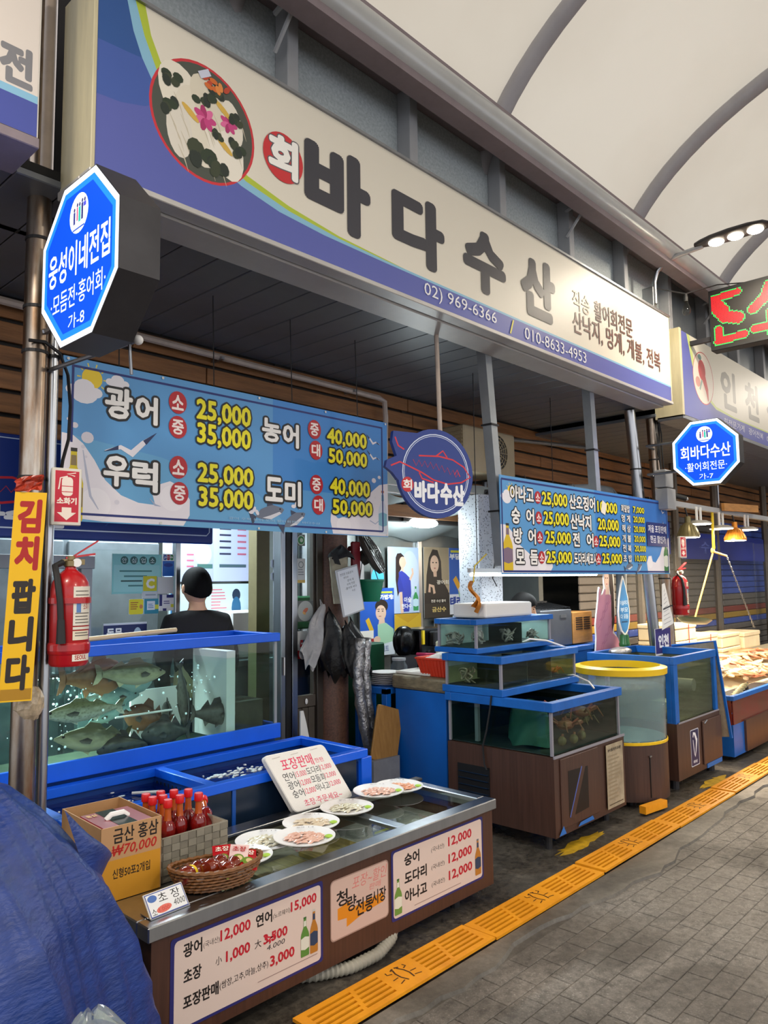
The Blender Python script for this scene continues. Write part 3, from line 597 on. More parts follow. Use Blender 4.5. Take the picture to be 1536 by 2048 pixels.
# ================================================================ POLES AND HARDWARE
mat('cable', '#17171a', .6); mat('red_paint', '#b3161c', .28, var=.12, coat=.3); mat('brass', '#8a7a58', .4, .8); mat('tape', '#c9c2b0', .6)
def pole(lab, x, y, r, z1, m='steel_rust', name='steel_pole', ties=(), xt=None, zb=0.):
    S = thing(name, lab, 'pole', (x, y, zb)); xt = x if xt is None else xt; build('pipe', MB().tube([(x, y, zb), (xt, y, z1)], r, 20), m, S, smooth=True)
    for z in ties: build('cable_tie', MB().lathe([(r+.001, z-.006), (r+.004, z-.006), (r+.004, z+.006), (r+.001, z+.006)], 16, (x+(xt-x)*z/z1, y, 0)), 'cable', S)
    return S
pole('thick steel pole at left holding the octagonal sign and extinguisher', 1.185, 3.0, .046, 4.44, ties=(2.52, 2.98, 2.02, 2.7))
pole('thinner steel pipe tied to the right of the thick left pole', 1.262, 3.01, .021, 3.1, 'steel', 'steel_pipe', (2.52,))
pole('grey downpipe running down beside the left end of the signboard', 1.165, 2.90, .022, 4.44, 'pole_cream', 'downpipe', zb=3.16)
pole('slim steel pole right of the second price banner', 7.0, 3.02, .05, 3.14, 'steel', ties=(2.6,), xt=6.52)
pole('rusty steel pole holding the right octagonal sign', 7.05, 2.93, .052, 3.1, ties=(1.35, 1.6, 2.3, 2.7), xt=6.78)
def sqpost(lab, P, w_):
    S = thing('square_post', lab, 'post', P[0]); mb = MB()
    build('tube', MB().tube(P, w_*.7, 4), 'galv', S)
    for k in (.35, .75):
        q = Vector(P[-1]).lerp(Vector(P[0]), k); build('cable_tie', MB().obox(q, (w_*1.25, w_*1.25, .012)), 'cable', S)
sqpost('square grey post between the round sign and second banner', [(4.23, 2.90, 1.70), (4.09, 2.905, 3.145)], .07)
sqpost('square grey post behind the second banner middle', [(5.61, 2.90, 1.70), (5.53, 2.91, 3.145)], .07)
S = thing('water_pipe', 'thin pale conduit running under the soffit along timber wall', 'pipe', (.6, 4.02, 3.08)); build('run', MB().tube([(.6, 4.04, 3.09), (2.2, 4.04, 3.07), (4.25, 4.04, 3.05), (4.32, 4.04, 3.03), (4.33, 4.04, 2.9), (4.33, 4.06, 2.2)], .022, 8), 'pole_cream', S, smooth=True)
for x in (2.75, 3.95): build('clip', MB().box(x, x+.02, 4.0, 4.12, 3.04, 3.06), 'steel', S)
S = thing('water_pipe', 'thin grey conduit with a valve box behind the second banner', 'pipe', (5.6, 4.0, 2.3)); build('run', MB().tube([(7.6, 4.0, 3.05), (5.7, 4.0, 2.92), (5.62, 4.0, 2.88), (5.6, 4.0, 2.8), (5.6, 4.0, 2.35)], .022, 8), 'steel_dull', S, smooth=True); box_('valve_box', S, 'dark_steel', 5.52, 5.78, 3.95, 4.08, 2.28, 2.42, bevel=.01)
# black cables on the left pole
S = thing('cable', 'black cable looping from left pole down beside the blue banner', 'cable', (1.185, 3.0, 1.95))
build('strand', MB().tube([(1.14, 2.95, 2.55), (1.2, 2.945, 2.555), (1.27, 2.97, 2.53), (1.34, 3.05, 2.47), (1.385, 3.12, 2.36), (1.39, 3.14, 2.22), (1.35, 3.1, 2.12), (1.31, 3.05, 1.96)], .007, 6), 'cable', S, smooth=True)
S = thing('bracket_arm', 'thin steel arm with round white end cap below left octagon', 'bracket', (1.25, 3.0, 2.5))
build('arm', MB().tube([(1.24, 3.0, 2.46), (1.33, 2.47, 2.48)], .009, 8), 'steel_dull', S); build('end_cap', MB().ball((1.333, 2.46, 2.48), .018), 'white', S, smooth=True); build('strut', MB().tube([(1.32, 2.5, 2.48), (1.33, 2.5, 2.36)], .006, 6), 'steel_dull', S)
# extinguisher + signs on the poles
def extinguisher(lab, x, y, z0, h, rz=0.):
    S = thing('fire_extinguisher', lab, 'extinguisher', (x, y, z0), rz); k = h/.46; L = lambda n, mb, m, **q: build(n, mb, m, S, world=False, **q)
    r = .073*k
    L('cylinder', MB().lathe([(r*.9, 0), (r, .012*k), (r, .255*k), (r*1.03, .257*k), (r*1.03, .262*k), (r, .266*k), (r, .29*k), (r*.93, .32*k), (r*.72, .348*k), (r*.4, .366*k), (.022*k, .372*k), (.02*k, .385*k)], 28), 'red_paint', smooth=True)
    L('base_ring', MB().lathe([(r*1.02, .045*k), (r*1.06, .05*k), (r*1.06, .085*k), (r*1.02, .09*k)], 28), 'red_paint', smooth=True)
    L('valve', MB().lathe([(.02*k, .38*k), (.026*k, .385*k), (.026*k, .405*k), (.018*k, .41*k), (.018*k, .425*k)], 14).box(-.035*k, .05*k, -.012*k, .012*k, .39*k, .412*k), 'brass', smooth=True)
    L('handle', MB().obox((.035*k, 0, .425*k), (.11*k, .022*k, .008*k), Matrix.Rotation(-.15, 3, 'Y')), 'red_paint'); L('lever', MB().obox((.05*k, 0, .452*k), (.12*k, .024*k, .006*k), Matrix.Rotation(-.6, 3, 'Y')), 'red_paint')
    L('gauge', MB().lathe([(.017*k, 0), (.017*k, .012*k)], 14, (.02*k, -.012*k, .398*k), Matrix.Rotation(pi/2, 3, 'X')), 'white')
    L('hose', MB().tube([(-.03*k, -.01, .40*k), (-.06*k, -.03, .385*k), (-.055*k, -.075*k, .33*k), (-.045*k, -.083*k, .25*k), (-.04*k, -.083*k, .17*k)], .012*k, 8), 'rubber', smooth=True); L('nozzle', MB().tube([(-.04*k, -.083*k, .18*k), (-.038*k, -.083*k, .09*k)], [.014*k, .018*k], 8), 'rubber')
    for z in (.24, .06): L('strap', MB().lathe([(r*1.05, z*k), (r*1.08, z*k), (r*1.08, (z+.022)*k), (r*1.05, (z+.022)*k)], 28), 'red_paint')
    def cyl(q, a, b):
        t = a/r-.35+1.0; return Vector(((r*1.012+q.y*-0.0)*sin(t-.6), -(r*1.012+(-q.y))*cos(t-.6), b))
    p = Print((0, 0, 0), (1, 0, 0), (0, 0, 1)); p.warp = cyl; n = 10
    def patch(a0, a1, b0, b1, c):
        p.k += 1
        for i in range(n): p.poly([(a0+(a1-a0)*i/n, b0), (a0+(a1-a0)*(i+1)/n, b0), (a0+(a1-a0)*(i+1)/n, b1), (a0+(a1-a0)*i/n, b1)], c, True)
    w0, w1 = 0.0, .085*k
    patch(w0, w1, .155*k, .305*k, '#e0dacb'); patch(w0, w1, .14*k, .15*k, '#e0dacb'); patch(w0+.0, w1*.9, .10*k, .135*k, '#e4d9c0'); 
    for z in (.285, .27, .255, .20, .188, .176, .164, .125, .115): patch(w0+.008*k, w1-.02*k*random.random()-.008*k, z*k, (z+.004)*k, '#6a645c')
    patch(w0+.012*k, w0+.03*k, .205*k, .24*k, '#5a80b8'); p.text('소화기', .04*k, .075*k, .215*k, .24*k, '#b03028', .01); p.build('label_sticker', S, world=False); p = Print((0, 0, 0), (1, 0, 0), (0, 0, 1)); p.warp = cyl; patch(.0, w1, .02*k, .048*k, '#e6e0d2'); p.text('SEOUL', .01*k, .06*k, .026*k, .042*k, '#b03028', .03); p.build('maker_sticker', S, world=False); return S
extinguisher('red fire extinguisher strapped to the left pole', 1.31, 2.91, 1.295, .455, -.3)
extinguisher('red fire extinguisher on the far pole by the seafood stall', 7.10, 2.87, 1.26, .46, -.3)
for nm, lab, x, y, z0, w_, h, b_ in (('extinguisher_sign', 'red extinguisher arrow sign on the left pole', 1.235, 2.925, 1.835, .112, .225, 8), ('extinguisher_sign', 'small red extinguisher arrow sign beside the far price banner', 6.98, 2.80, 1.79, .105, .2, 10)):
    u = (cos(radians(b_)), -sin(radians(b_)), 0); S = thing(nm, lab, 'sign', (x, y, z0)); build('plate', MB().prism([(0, 0), (w_, 0), (w_, h), (0, h)], (x, y, z0), u, (0, 0, 1), -.022), 'offwhite', S, bevel=.003)
    p = Print((x, y, z0), u, (0, 0, 1)); k = w_/.112; kk = h/.225; Y = lambda v: v*kk; Xx = lambda v: v*k
    p.rect(Xx(.008), Xx(.104), Y(.01), Y(.217), '#e6d3c6'); p.rect(Xx(.011), Xx(.101), Y(.013), Y(.214), '#c01c34')
    p.rrect(Xx(.036), Xx(.078), Y(.115), Y(.19), .015, '#efe0d2'); p.rect(Xx(.036), Xx(.078), Y(.152), Y(.155), '#c01c34'); p.rect(Xx(.036), Xx(.078), Y(.13), Y(.133), '#c01c34')
    p.line([(Xx(.057), Y(.193)), (Xx(.03), Y(.185)), (Xx(.026), Y(.15)), (Xx(.024), Y(.14))], .005, '#efe0d2'); p.line([(Xx(.085), Y(.195)), (Xx(.055), Y(.202)), (Xx(.088), Y(.208))], .004, '#efe0d2')
    p.text('소화기', Xx(.02), Xx(.092), Y(.083), Y(.108), '#efe0d2', .05); p.poly([(Xx(a), Y(b)) for a, b in ((.056, .02), (.092, .05), (.074, .05), (.074, .07), (.038, .07), (.038, .05), (.02, .05))], '#efe0d2'); p.build('artwork', S)
# yellow kimchi board
b_ = radians(22); u = Vector((cos(b_), -sin(b_), 0)); v = Vector((.045, .0, 1)).normalized(); O = Vector((1.055, 2.90, 1.185))
S = thing('yellow_board', 'tall yellow vertical board with red and black letters on left pole', 'sign', O); mat('sign_yellow', '#e0b012', .5, var=.1, vscale=5)
build('board', MB().prism([(0, 0), (.108, 0), (.108, .765), (.004, .765)], O, u, v, -.018), 'sign_yellow', S, bevel=.003)
p = Print(O, u, v); p.rect(.0, .108, .0, .765, '#e9b60f'); p.rect(.003, .105, .005, .045, '#a97c18')
for i, (t, c) in enumerate((('김', '#a8201c'), ('치', '#a8201c'), ('팝', '#2a2320'), ('니', '#2a2320'), ('다', '#2a2320'))): p.text(t, .02, .09, .618-i*.138-(.02 if i > 1 else 0), .732-i*.138-(.02 if i > 1 else 0), c, .055)
p.build('artwork', S)
S = thing('plastic_wrap', 'crumpled red and clear snack wrapper tucked above yellow board', 'wrapper', (1.13, 2.9, 1.95)); rn = random.Random(2)
mat('foil_red', '#b8412c', .25, var=.5, vscale=30); build('film', MB().grid(lambda a, b: Vector((1.09+.09*a+.008*rn.uniform(-1, 1), 2.895-.03*a+.012*rn.uniform(-1, 1), 1.945+.055*b+.02*a+.006*rn.uniform(-1, 1))), 7, 5), 'foil_red', S)
S = thing('plastic_wrap', 'clear plastic bundle tied to the left pole below extinguisher', 'wrapper', (1.2, 2.92, 1.13)); mat('film_clear', '#c8b494', .2, var=.5, vscale=25); build('film', MB().grid(lambda a, b: Vector((1.195+.055*(.6+.4*sin(pi*b))*cos(2*pi*a)+.006*rn.uniform(-1, 1), 2.985+.055*(.6+.4*sin(pi*b))*sin(2*pi*a), 1.10+.12*b+.006*rn.uniform(-1, 1))), 14, 6, True), 'film_clear', S)
# CCTV and junction boxes on the far pole
S = thing('junction_box', 'stacked grey junction boxes with camera on the far rusty pole', 'box', (6.68, 2.78, 2.2))
box_('box', S, 'grey_paint', 6.64, 6.80, 2.76, 2.87, 2.42, 2.58, bevel=.006); box_('box', S, 'grey_paint', 6.64, 6.82, 2.75, 2.87, 2.22, 2.41, bevel=.006)
build('camera_arm', MB().tube([(6.82, 2.8, 2.33), (6.92, 2.78, 2.35)], .012, 6), 'black', S); build('camera_body', MB().tube([(6.9, 2.80, 2.36), (6.97, 2.72, 2.33)], .028, 12), 'black', S, smooth=True); build('camera_lens', MB().ball((6.972, 2.718, 2.33), .02), 'grey_paint', S, smooth=True)
S = thing('cable_bundle', 'tangle of black wires running up the far rusty pole', 'cable', (6.75, 2.9, 2.6)); rn = random.Random(4)
for i in range(5): build('wire', MB().tube([(6.72+.02*i+rn.uniform(-.02, .02), 2.86+rn.uniform(-.03, .02), 2.55+.19*j) for j in range(9)], .006, 5), 'cable', S)
# street light on its arm
LX = 6.2
S = thing('street_light', 'grey street light with three glowing lamps on a curved arm', 'street light', (LX, 2.62, 3.9))
box_('mount', S, 'steel', LX-.03, LX+.03, 2.60, 2.70, 3.92, 4.10, bevel=.004)
build('arm', MB().tube([(LX, 2.60, 3.95), (LX, 2.60, 4.14), (LX, 2.57, 4.23), (LX, 2.50, 4.29), (LX, 2.40, 4.315), (LX, 2.18, 4.33)], .02, 10), 'steel', S, smooth=True)
mb = MB(); prof = [(2.24, .03, .03), (2.19, .055, .04), (2.1, .09, .045), (1.95, .11, .045), (1.8, .105, .04), (1.7, .08, .03), (1.665, .03, .015)]
def head(a, b):
    i = min(int(b*(len(prof)-1)), len(prof)-2); t = b*(len(prof)-1)-i; y, w_, h = (prof[i][k]*(1-t)+prof[i+1][k]*t for k in range(3)); an = 2*pi*a
    return Vector((LX+w_*cos(an), y, 4.345+(h if sin(an) > 0 else h*.45)*sin(an)+.05*(2.24-y)*.2))
mb.grid(head, 20, 18, True); build('housing', mb, 'dark_steel', S, smooth=True)
mat('lamp_glow', '#fff2d8', .4, emit=40)
for y in (2.07, 1.92, 1.77):
    build('led_lens', MB().ball((LX, y, 4.325+.05*(2.24-y)*.2), (.062, .06, .024), 16, 8), 'lamp_glow', S, smooth=True)
lamp('street_light_beam', 'AREA', (LX, 1.92, 4.27), 42, (1, .88, .70), .14, .4)
S = thing('hanging_bulb', 'bare glass bulb hanging from a black wire near LED panel', 'light bulb', (6.55, 2.5, 3.85)); build('wire', MB().tube([(6.3, 2.62, 4.12), (6.55, 2.47, 4.10), (6.85, 2.3, 4.22), (7.4, 1.6, 4.25), (8.2, .6, 4.3)], .006, 5), 'cable', S)
build('socket', MB().lathe([(.012, 0), (.018, -.03), (.018, -.07)], 10, (6.55, 2.47, 4.10)), 'black', S); glass_mat('bulb_glass', (.95, .93, .86), .05); build('bulb', MB().lathe([(.015, -.07), (.022, -.1), (.036, -.14), (.038, -.165), (.025, -.19), (0.0001, -.198)], 14, (6.55, 2.47, 4.10)), 'bulb_glass', S, smooth=True)
# ================================================================ DISPLAY COUNTER AND WHAT STANDS ON IT
mat('wood_lam', '#4d2f22', .42, var=.3, vscale=5, vstretch=(14, 14, .5)); mat('wood_lam2', '#4a3229', .45, var=.3, vscale=5, vstretch=(14, 14, .5))
glass_mat('glass', (.94, .97, .96)); mat('ice', '#b9c0b8', .25, var=.25, vscale=9, bump=.3, bscale=30); mat('counter_in', '#a9aba6', .4, .3, var=.2)
X0, X1, Y0, Y1, ZT = 1.33, 3.28, 2.32, 2.985, .49
S = thing('display_counter', 'low steel-topped display counter with brown wood-grain front', 'counter', (X0, Y0, 0))
mb = MB(); mb.box(X0+.02, X1-.02, Y0+.015, Y0+.035, .075, ZT-.045); mb.box(X0+.02, X0+.04, Y0+.035, Y1-.02, .075, ZT-.045); mb.box(X1-.04, X1-.02, Y0+.035, Y1-.02, .075, ZT-.045); mb.box(X0+.04, X1-.04, Y1-.04, Y1-.02, .075, ZT-.045); mb.box(X0+.04, X1-.04, Y0+.035, Y1-.04, .075, .09)
body = build('body', mb, 'wood_lam', S)
for nm, a in (('front_rail', (X0, X1, Y0, Y0+.075, ZT-.05, ZT)), ('back_rail', (X0, X1, Y1-.10, Y1, ZT-.05, ZT)), ('end_rail', (X0, X0+.34, Y0+.075, Y1-.10, ZT-.05, ZT)), ('end_rail', (X1-.06, X1, Y0+.075, Y1-.10, ZT-.05, ZT)), ('divider', (2.62, 2.675, Y0+.075, Y1-.10, ZT-.04, ZT-.002))):
    box_(nm, S, 'steel', *a, bevel=.004)
box_('tray_floor', S, 'ice', X0+.34, X1-.06, Y0+.075, Y1-.1, ZT-.20, ZT-.13)
for x in (1.72, 2.02, 2.32): box_('yellow_mat', S, 'mat_yellow', x, x+.26, Y0+.1, Y0+.42, ZT-.128, ZT-.11) if mat('mat_yellow', '#a8985a', .5, var=.6, vscale=4, vstretch=(30, 1, 1)) else 0
for a, b in ((X0+.34, 2.64), (2.65, X1-.05)): box_('glass_lid', S, 'glass', a, b, Y0+.07, Y1-.09, ZT-.018, ZT-.012)
box_('slide_rail', S, 'black', 1.70, 2.62, Y1-.135, Y1-.115, ZT-.012, ZT+.004); box_('slide_rail', S, 'pole_cream', 2.68, X1-.07, Y1-.15, Y1-.12, ZT-.01, ZT+.006)
build('lid_handle', MB().obox((X1-.03, Y1-.13, ZT+.008), (.10, .05, .016)), 'dark_steel', S, bevel=.004)
for x in (1.55, 2.2, 3.05):
    for y in (2.42, 2.9): build('foot', MB().lathe([(.025, 0.006), (.025, .07), (.015, .09)], 10, (x, y, 0)), 'rubber', S)
# printed panels on the counter front (two price stickers and one sign plate)
def bottle_pr(p, x0, x1, y0, y1, glass, lab, cap): beer(p, x0, x1, y0, y1, glass, lab, None, cap)
NV, TX, RR = '#2b2a6a', '#211a18', '#c02030'
p = front((X0, Y0+.014, 0)); p.rrect(.09, .77, .115, .42, .012, NV); p.rrect(.105, .758, .125, .408, .016, '#dfc9bc')
T = p.text
T('광어', .14, .212, .345, .39, TX, .03); T('(국내산)', .218, .284, .348, .372, TX); T('12,000', .288, .416, .345, .386, RR, .03); T('연어', .442, .515, .345, .388, TX, .03); T('(노르웨이)', .52, .603, .348, .37, TX); T('15,000', .607, .735, .345, .384, RR, .03)
T('초장', .142, .21, .262, .305, TX, .03); T('小', .268, .294, .275, .303, TX); T('1,000', .312, .414, .268, .308, RR, .03); T('大', .436, .466, .272, .302, TX); T('3,500', .477, .588, .27, .308, RR, .03)
p.line([(.48, .30), (.53, .285), (.49, .278), (.535, .3)], .006, '#d02838'); T('4.000', .49, .575, .248, .266, '#3a3438', .0, slant=.2)
T('포장판매', .141, .28, .18, .222, TX, .03); T('(쌈장,고추,마늘,상추)', .285, .498, .186, .216, TX); T('3,000', .508, .622, .182, .222, RR, .03)
p.rect(.45, .74, .152, .1545, '#9a7f78'); bottle_pr(p, .655, .697, .165, .31, '#5c8a3c', '#e0ddcc', '#3c6a34'); bottle_pr(p, .702, .742, .163, .325, '#b8782c', '#30405c', '#c8c4bc')
p.build('price_sticker', S)
p = front((X0, Y0+.014, 0)); p.rrect(.81, 1.152, .165, .402, .02, '#a98a7c'); p.rrect(.815, 1.147, .17, .397, .018, '#d2b3a4')
p.poly([(.85, .285), (.92, .295), (.92, .265), (1.12, .275), (1.12, .235), (1.0, .225), (.9, .2), (.9, .235), (.85, .24)], '#e08a1c')
T = p.text; T('청', .845, .905, .29, .35, TX, .02); T('량', .905, .955, .255, .315, TX, .02); T('전통', .955, 1.055, .222, .288, TX, .02); T('시장', 1.05, 1.135, .238, .295, TX, .02); T('포장~할인', .93, 1.135, .335, .385, '#d88078', .0, slant=.2); T('판매', 1.03, 1.1, .305, .33, '#d88078', .0, slant=.2); p.build('market_plate', S)
p = front((X0, Y0+.014, 0)); p.rrect(1.17, 1.845, .128, .425, .012, NV); p.rrect(1.183, 1.834, .138, .415, .016, '#dfc9bc'); T = p.text
for t, a, b, y in (('숭어', 1.258, 1.357, .34), ('도다리', 1.258, 1.407, .262), ('아나고', 1.258, 1.407, .186)):
    T(t, a, b, y, y+.05, TX, .035); T('(국내산)', 1.442, 1.538, y+.008, y+.034, TX); T('12,000', 1.57, 1.75, y+.002, y+.048, RR, .03)
p.rect(1.32, 1.66, .155, .1575, '#9a7f78'); bottle_pr(p, 1.189, 1.237, .15, .30, '#6f9440', '#e4e0cc', '#3c6a34'); bottle_pr(p, 1.776, 1.824, .155, .325, '#b8782c', '#30405c', '#6a6f76'); p.build('price_sticker', S)
# grey flexible drain hose under the counter
S = thing('drain_hose', 'grey corrugated drain hose curling out under the counter', 'hose', (2.6, 2.4, 0)); mb = MB(); mat('hose_grey', '#9a9688', .6, var=.15)
hp = [(1.98, 2.52, .03), (2.12, 2.40, .032), (2.25, 2.335, .034), (2.4, 2.32, .04), (2.52, 2.35, .06), (2.58, 2.42, .11), (2.6, 2.5, .16)]
Q = []
for i in range(len(hp)-1):
    for k in range(14): Q.append(Vector(hp[i]).lerp(Vector(hp[i+1]), k/14))
for _ in range(6): Q = [Q[0]]+[(Q[i-1]+Q[i]*2+Q[i+1])/4 for i in range(1, len(Q)-1)]+[Q[-1]]
mb.tube(Q, [.022 if i % 2 else .027 for i in range(len(Q))], 10); build('corrugated_tube', mb, 'hose_grey', S, smooth=True)
# plates of sliced raw fish
mat('styro', '#e9e6e0', .6, bump=.08, bscale=160); mat('plate_white', '#eeecea', .4); mat('slice_pale', '#e6d6bc', .25, col2='#d9bfa0', vscale=40, spec=.6); mat('slice_white', '#e6dfcc', .25, col2='#cfc8a8', vscale=40, spec=.6); mat('slice_salmon', '#f0996a', .25, col2='#e8b898', vscale=30, spec=.6); mat('slice_pink', '#eec6b2', .25, col2='#e0a894', vscale=30); mat('wasabi', '#a8cf4a', .5); mat('ink', '#2a2a30', .6)
def plate(lab, x, y, z, r, rz, sl, n, tilt=0.):
    S = thing('fish_plate', lab, 'plate', (x, y, z), rz, 'plates of sliced raw fish on the counter', rot=(tilt, 0, rz)); L = lambda nm, mb, m, **q: build(nm, mb, m, S, world=False, **q)
    L('plate', MB().lathe([(.0001, .002), (r*.68, .002), (r*.72, .006), (r*.98, .018), (r, .02), (r, .023), (r*.97, .022), (r*.7, .010), (.0001, .007)], 36), 'plate_white', smooth=True)
    rn = random.Random(int(x*100+y*10)); mb = MB()
    for i in range(n):
        a = rn.uniform(0, 2*pi); d = r*.6*sqrt(rn.random()); cxx, cyy = d*cos(a), d*sin(a)*.8; l = r*rn.uniform(.22, .36); w_ = l*.33; an = rn.uniform(-.5, .5)+.6; zz = .011+.016*(1-d/(r*.6))*rn.random()+.002
        M = Matrix.Rotation(an, 3, 'Z')@Matrix.Rotation(rn.uniform(-.25, .25), 3, 'Y')
        mb.add([Vector((cxx, cyy, zz))+M@Vector(q) for q in ((-l/2, -w_/3, 0), (-l/4, -w_/2, .001), (l/4, -w_/2, .001), (l/2, -w_/4, 0), (l/2, w_/4, 0), (l/4, w_/2, .001), (-l/4, w_/2, .001), (-l/2, w_/3, 0), (-l/4, 0, .006), (l/4, 0, .006))], [(0, 1, 8, 7), (1, 2, 9, 8), (2, 3, 4, 9), (9, 4, 5), (8, 9, 5, 6), (7, 8, 6)])
    o = L('fish_slices', mb, sl, smooth='all'); o['kind'] = 'stuff'
    L('wasabi_dab', MB().ball((r*.78, -.01, .02), (.018, .013, .007)), 'wasabi', smooth=True)
    p = Print((0, 0, .0235), (1, 0, 0), (0, 1, 0)); p.text('광어', -r*.3, -r*.05, r*.73, r*.86, '#2a2a30', .0); p.text('1.2', r*.1, r*.28, r*.75, r*.85, '#2a2a30', .0); p.build('pen_note', S, world=False)
zc = ZT+.001
plate('plate of pale fish slices at the front edge of the counter', 2.169, 2.524, zc+.022, .131, -.75, 'slice_pink', 90, .0)
plate('plate of pale slices just behind the front plate, half overlapped', 2.075, 2.665, zc, .131, -.75, 'slice_white', 80)
plate('plate of chunky pale slices under the foam price board', 2.36, 2.70, zc, .131, -.75, 'slice_pale', 90)
plate('plate of greenish white slices right of the foam price board', 2.63, 2.745, zc, .131, -.75, 'slice_white', 90)
plate('plate of pink slices with white radish near the counter back', 2.885, 2.775, zc+.022, .131, -.75, 'slice_pink', 80)
plate('plate of orange salmon slices at the far end of counter', 3.08, 2.81, zc, .131, -.75, 'slice_salmon', 80)
plate('plate of orange salmon slices half hidden behind the baskets', 1.90, 2.52+.07, zc, .12, -.75, 'slice_salmon', 80)
# handwritten foam price board leaning on the tub
u = Vector((1, -.03, .0)).normalized(); v = Vector((-.10, .15, .285)); v = (v-u*v.dot(u)+u*-.10).normalized(); O = Vector((2.435, 2.90, ZT+.004)); n_ = u.cross(v)
S = thing('foam_price_board', 'white foam lid with handwritten pink and black prices', 'price board', O)
def rr(w_, h, r, n=4):
    P = []
    for cx, cy, a0 in ((w_-r, r, -90), (w_-r, h-r, 0), (r, h-r, 90), (r, r, 180)): P += [(cx+r*cos(radians(a0+90*i/n)), cy+r*sin(radians(a0+90*i/n))) for i in range(n+1)]
    return P
build('foam', MB().prism(rr(.385, .31, .024), O, u, v, -.034), 'styro', S, bevel=.004)
p = Print(O, u, v); kx, ky = 1.28, 1.37; T = lambda t, a, b, c, d, *q, **w_: p.text(t, a*kx, b*kx, c*ky, d*ky, *q, **w_); PK, BK = '#e03a62', '#26242a'
T('포장판매', .05, .205, .155, .2, PK, .01, slant=.15); T('한판', .215, .26, .16, .178, PK, .0)
for i, (a, b) in enumerate((('연어', '도다리'), ('광어', '모듬회'), ('숭어', '아나고'))):
    y = .118-i*.034; x = .03; T(a, x, x+.055, y, y+.03, BK, .0, slant=.15); T(('15,000', '12,000', '12,000')[i], x+.06, x+.112, y+.002, y+.026, PK, .0, slant=.2); T(b, x+.117, x+.185, y+.004, y+.032, BK, .0, slant=.15); T('12,000', x+.188, x+.245, y+.008, y+.03, PK, .0, slant=.2)
T('초장·주문세요~', .06, .25, .012, .038, PK, .0, slant=.1)
for a, b in ((.03, .209), (.12, .21), (.22, .212)): p.line([(a*kx, b*ky), (a*kx+.05, b*ky+.003)], .004, '#c9c2ba')
p.build('handwriting', S)
# cardboard box with red box inside
mat('card', '#b58a5c', .7, var=.12, vscale=8); mat('card_orange', '#c98a26', .55, var=.1, vscale=6); mat('box_red', '#8f1c28', .3, var=.1)
S = thing('cardboard_box', 'open cardboard box with handwritten price on orange front', 'box', (1.31, 2.59, ZT+.001), 0.0)
a = Vector((1.305, 2.605, ZT+.002)); W, D, H, t = .225, .35, .255, .004; ua = Vector((.998, -.05, 0)).normalized(); va = Vector((.05, .998, 0)).normalized()
def wallp(O, d, w_, h, n): return MB().prism([(0, 0), (w_, 0), (w_, h), (0, h)], O, d, (0, 0, 1), n)
build('front_flap', wallp(a, ua, W, H, -t), 'card_orange', S); build('back_wall', wallp(a+va*D, ua, W, H, -t), 'card', S); build('side_wall', wallp(a, va, D, H, t), 'card', S); build('side_wall', wallp(a+ua*W, va, D, H, t), 'card', S)
build('bottom', MB().add([a, a+ua*W, a+ua*W+va*D, a+va*D], [(0, 1, 2, 3)]), 'card', S)
p = Print(a, ua, (0, 0, 1)); p.rect(0, W, .14, H, '#c09468'); p.rect(0, W, 0, .14, '#cf9128'); T = p.text
T('금산 홍삼', .045, .215, .195, .247, '#1c1614', .02); T('₩70,000', .035, .205, .148, .188, '#b8261c', .02, slant=.2); T('신형50포2개입', .045, .185, .075, .108, '#2a1c10', .02); p.build('lettering', S)
S = thing('gift_box', 'dark red and black gift box with white handle inside the carton', 'box', a+ua*.03+va*.04)
O = a+ua*.012+va*.02; M = Matrix((ua, va, Z_)).transposed(); build('carton', MB().obox(O+ua*.105+va*.105+Z_*.125, (.19, .24, .24), M), 'box_red', S, bevel=.003); build('black_band', MB().obox(O+ua*.105+va*.105+Z_*.1255, (.07, .2415, .241), M), 'black_gloss', S)
build('handle', MB().tube([O+ua*.06+va*.105+Z_*.246, O+ua*.08+va*.105+Z_*.262, O+ua*.13+va*.105+Z_*.262, O+ua*.15+va*.105+Z_*.246], .01, 6, flat=.35), 'white', S)
p = Print(O+Z_*.247, ua, va); p.text('홍삼', .02, .06, .17, .20, '#d9a83a', .02); p.build('lettering', S)
p2 = Print(O-va*.016, ua, (0, 0, 1)); p2.ell(.105, .21, .02, .025, '#d9a83a', 18); p2.ell(.105, .21, .016, .021, '#1a1412', 18); p2.text('산', .095, .115, .2, .22, '#d9a83a', .0); p2.build('emblem', S)
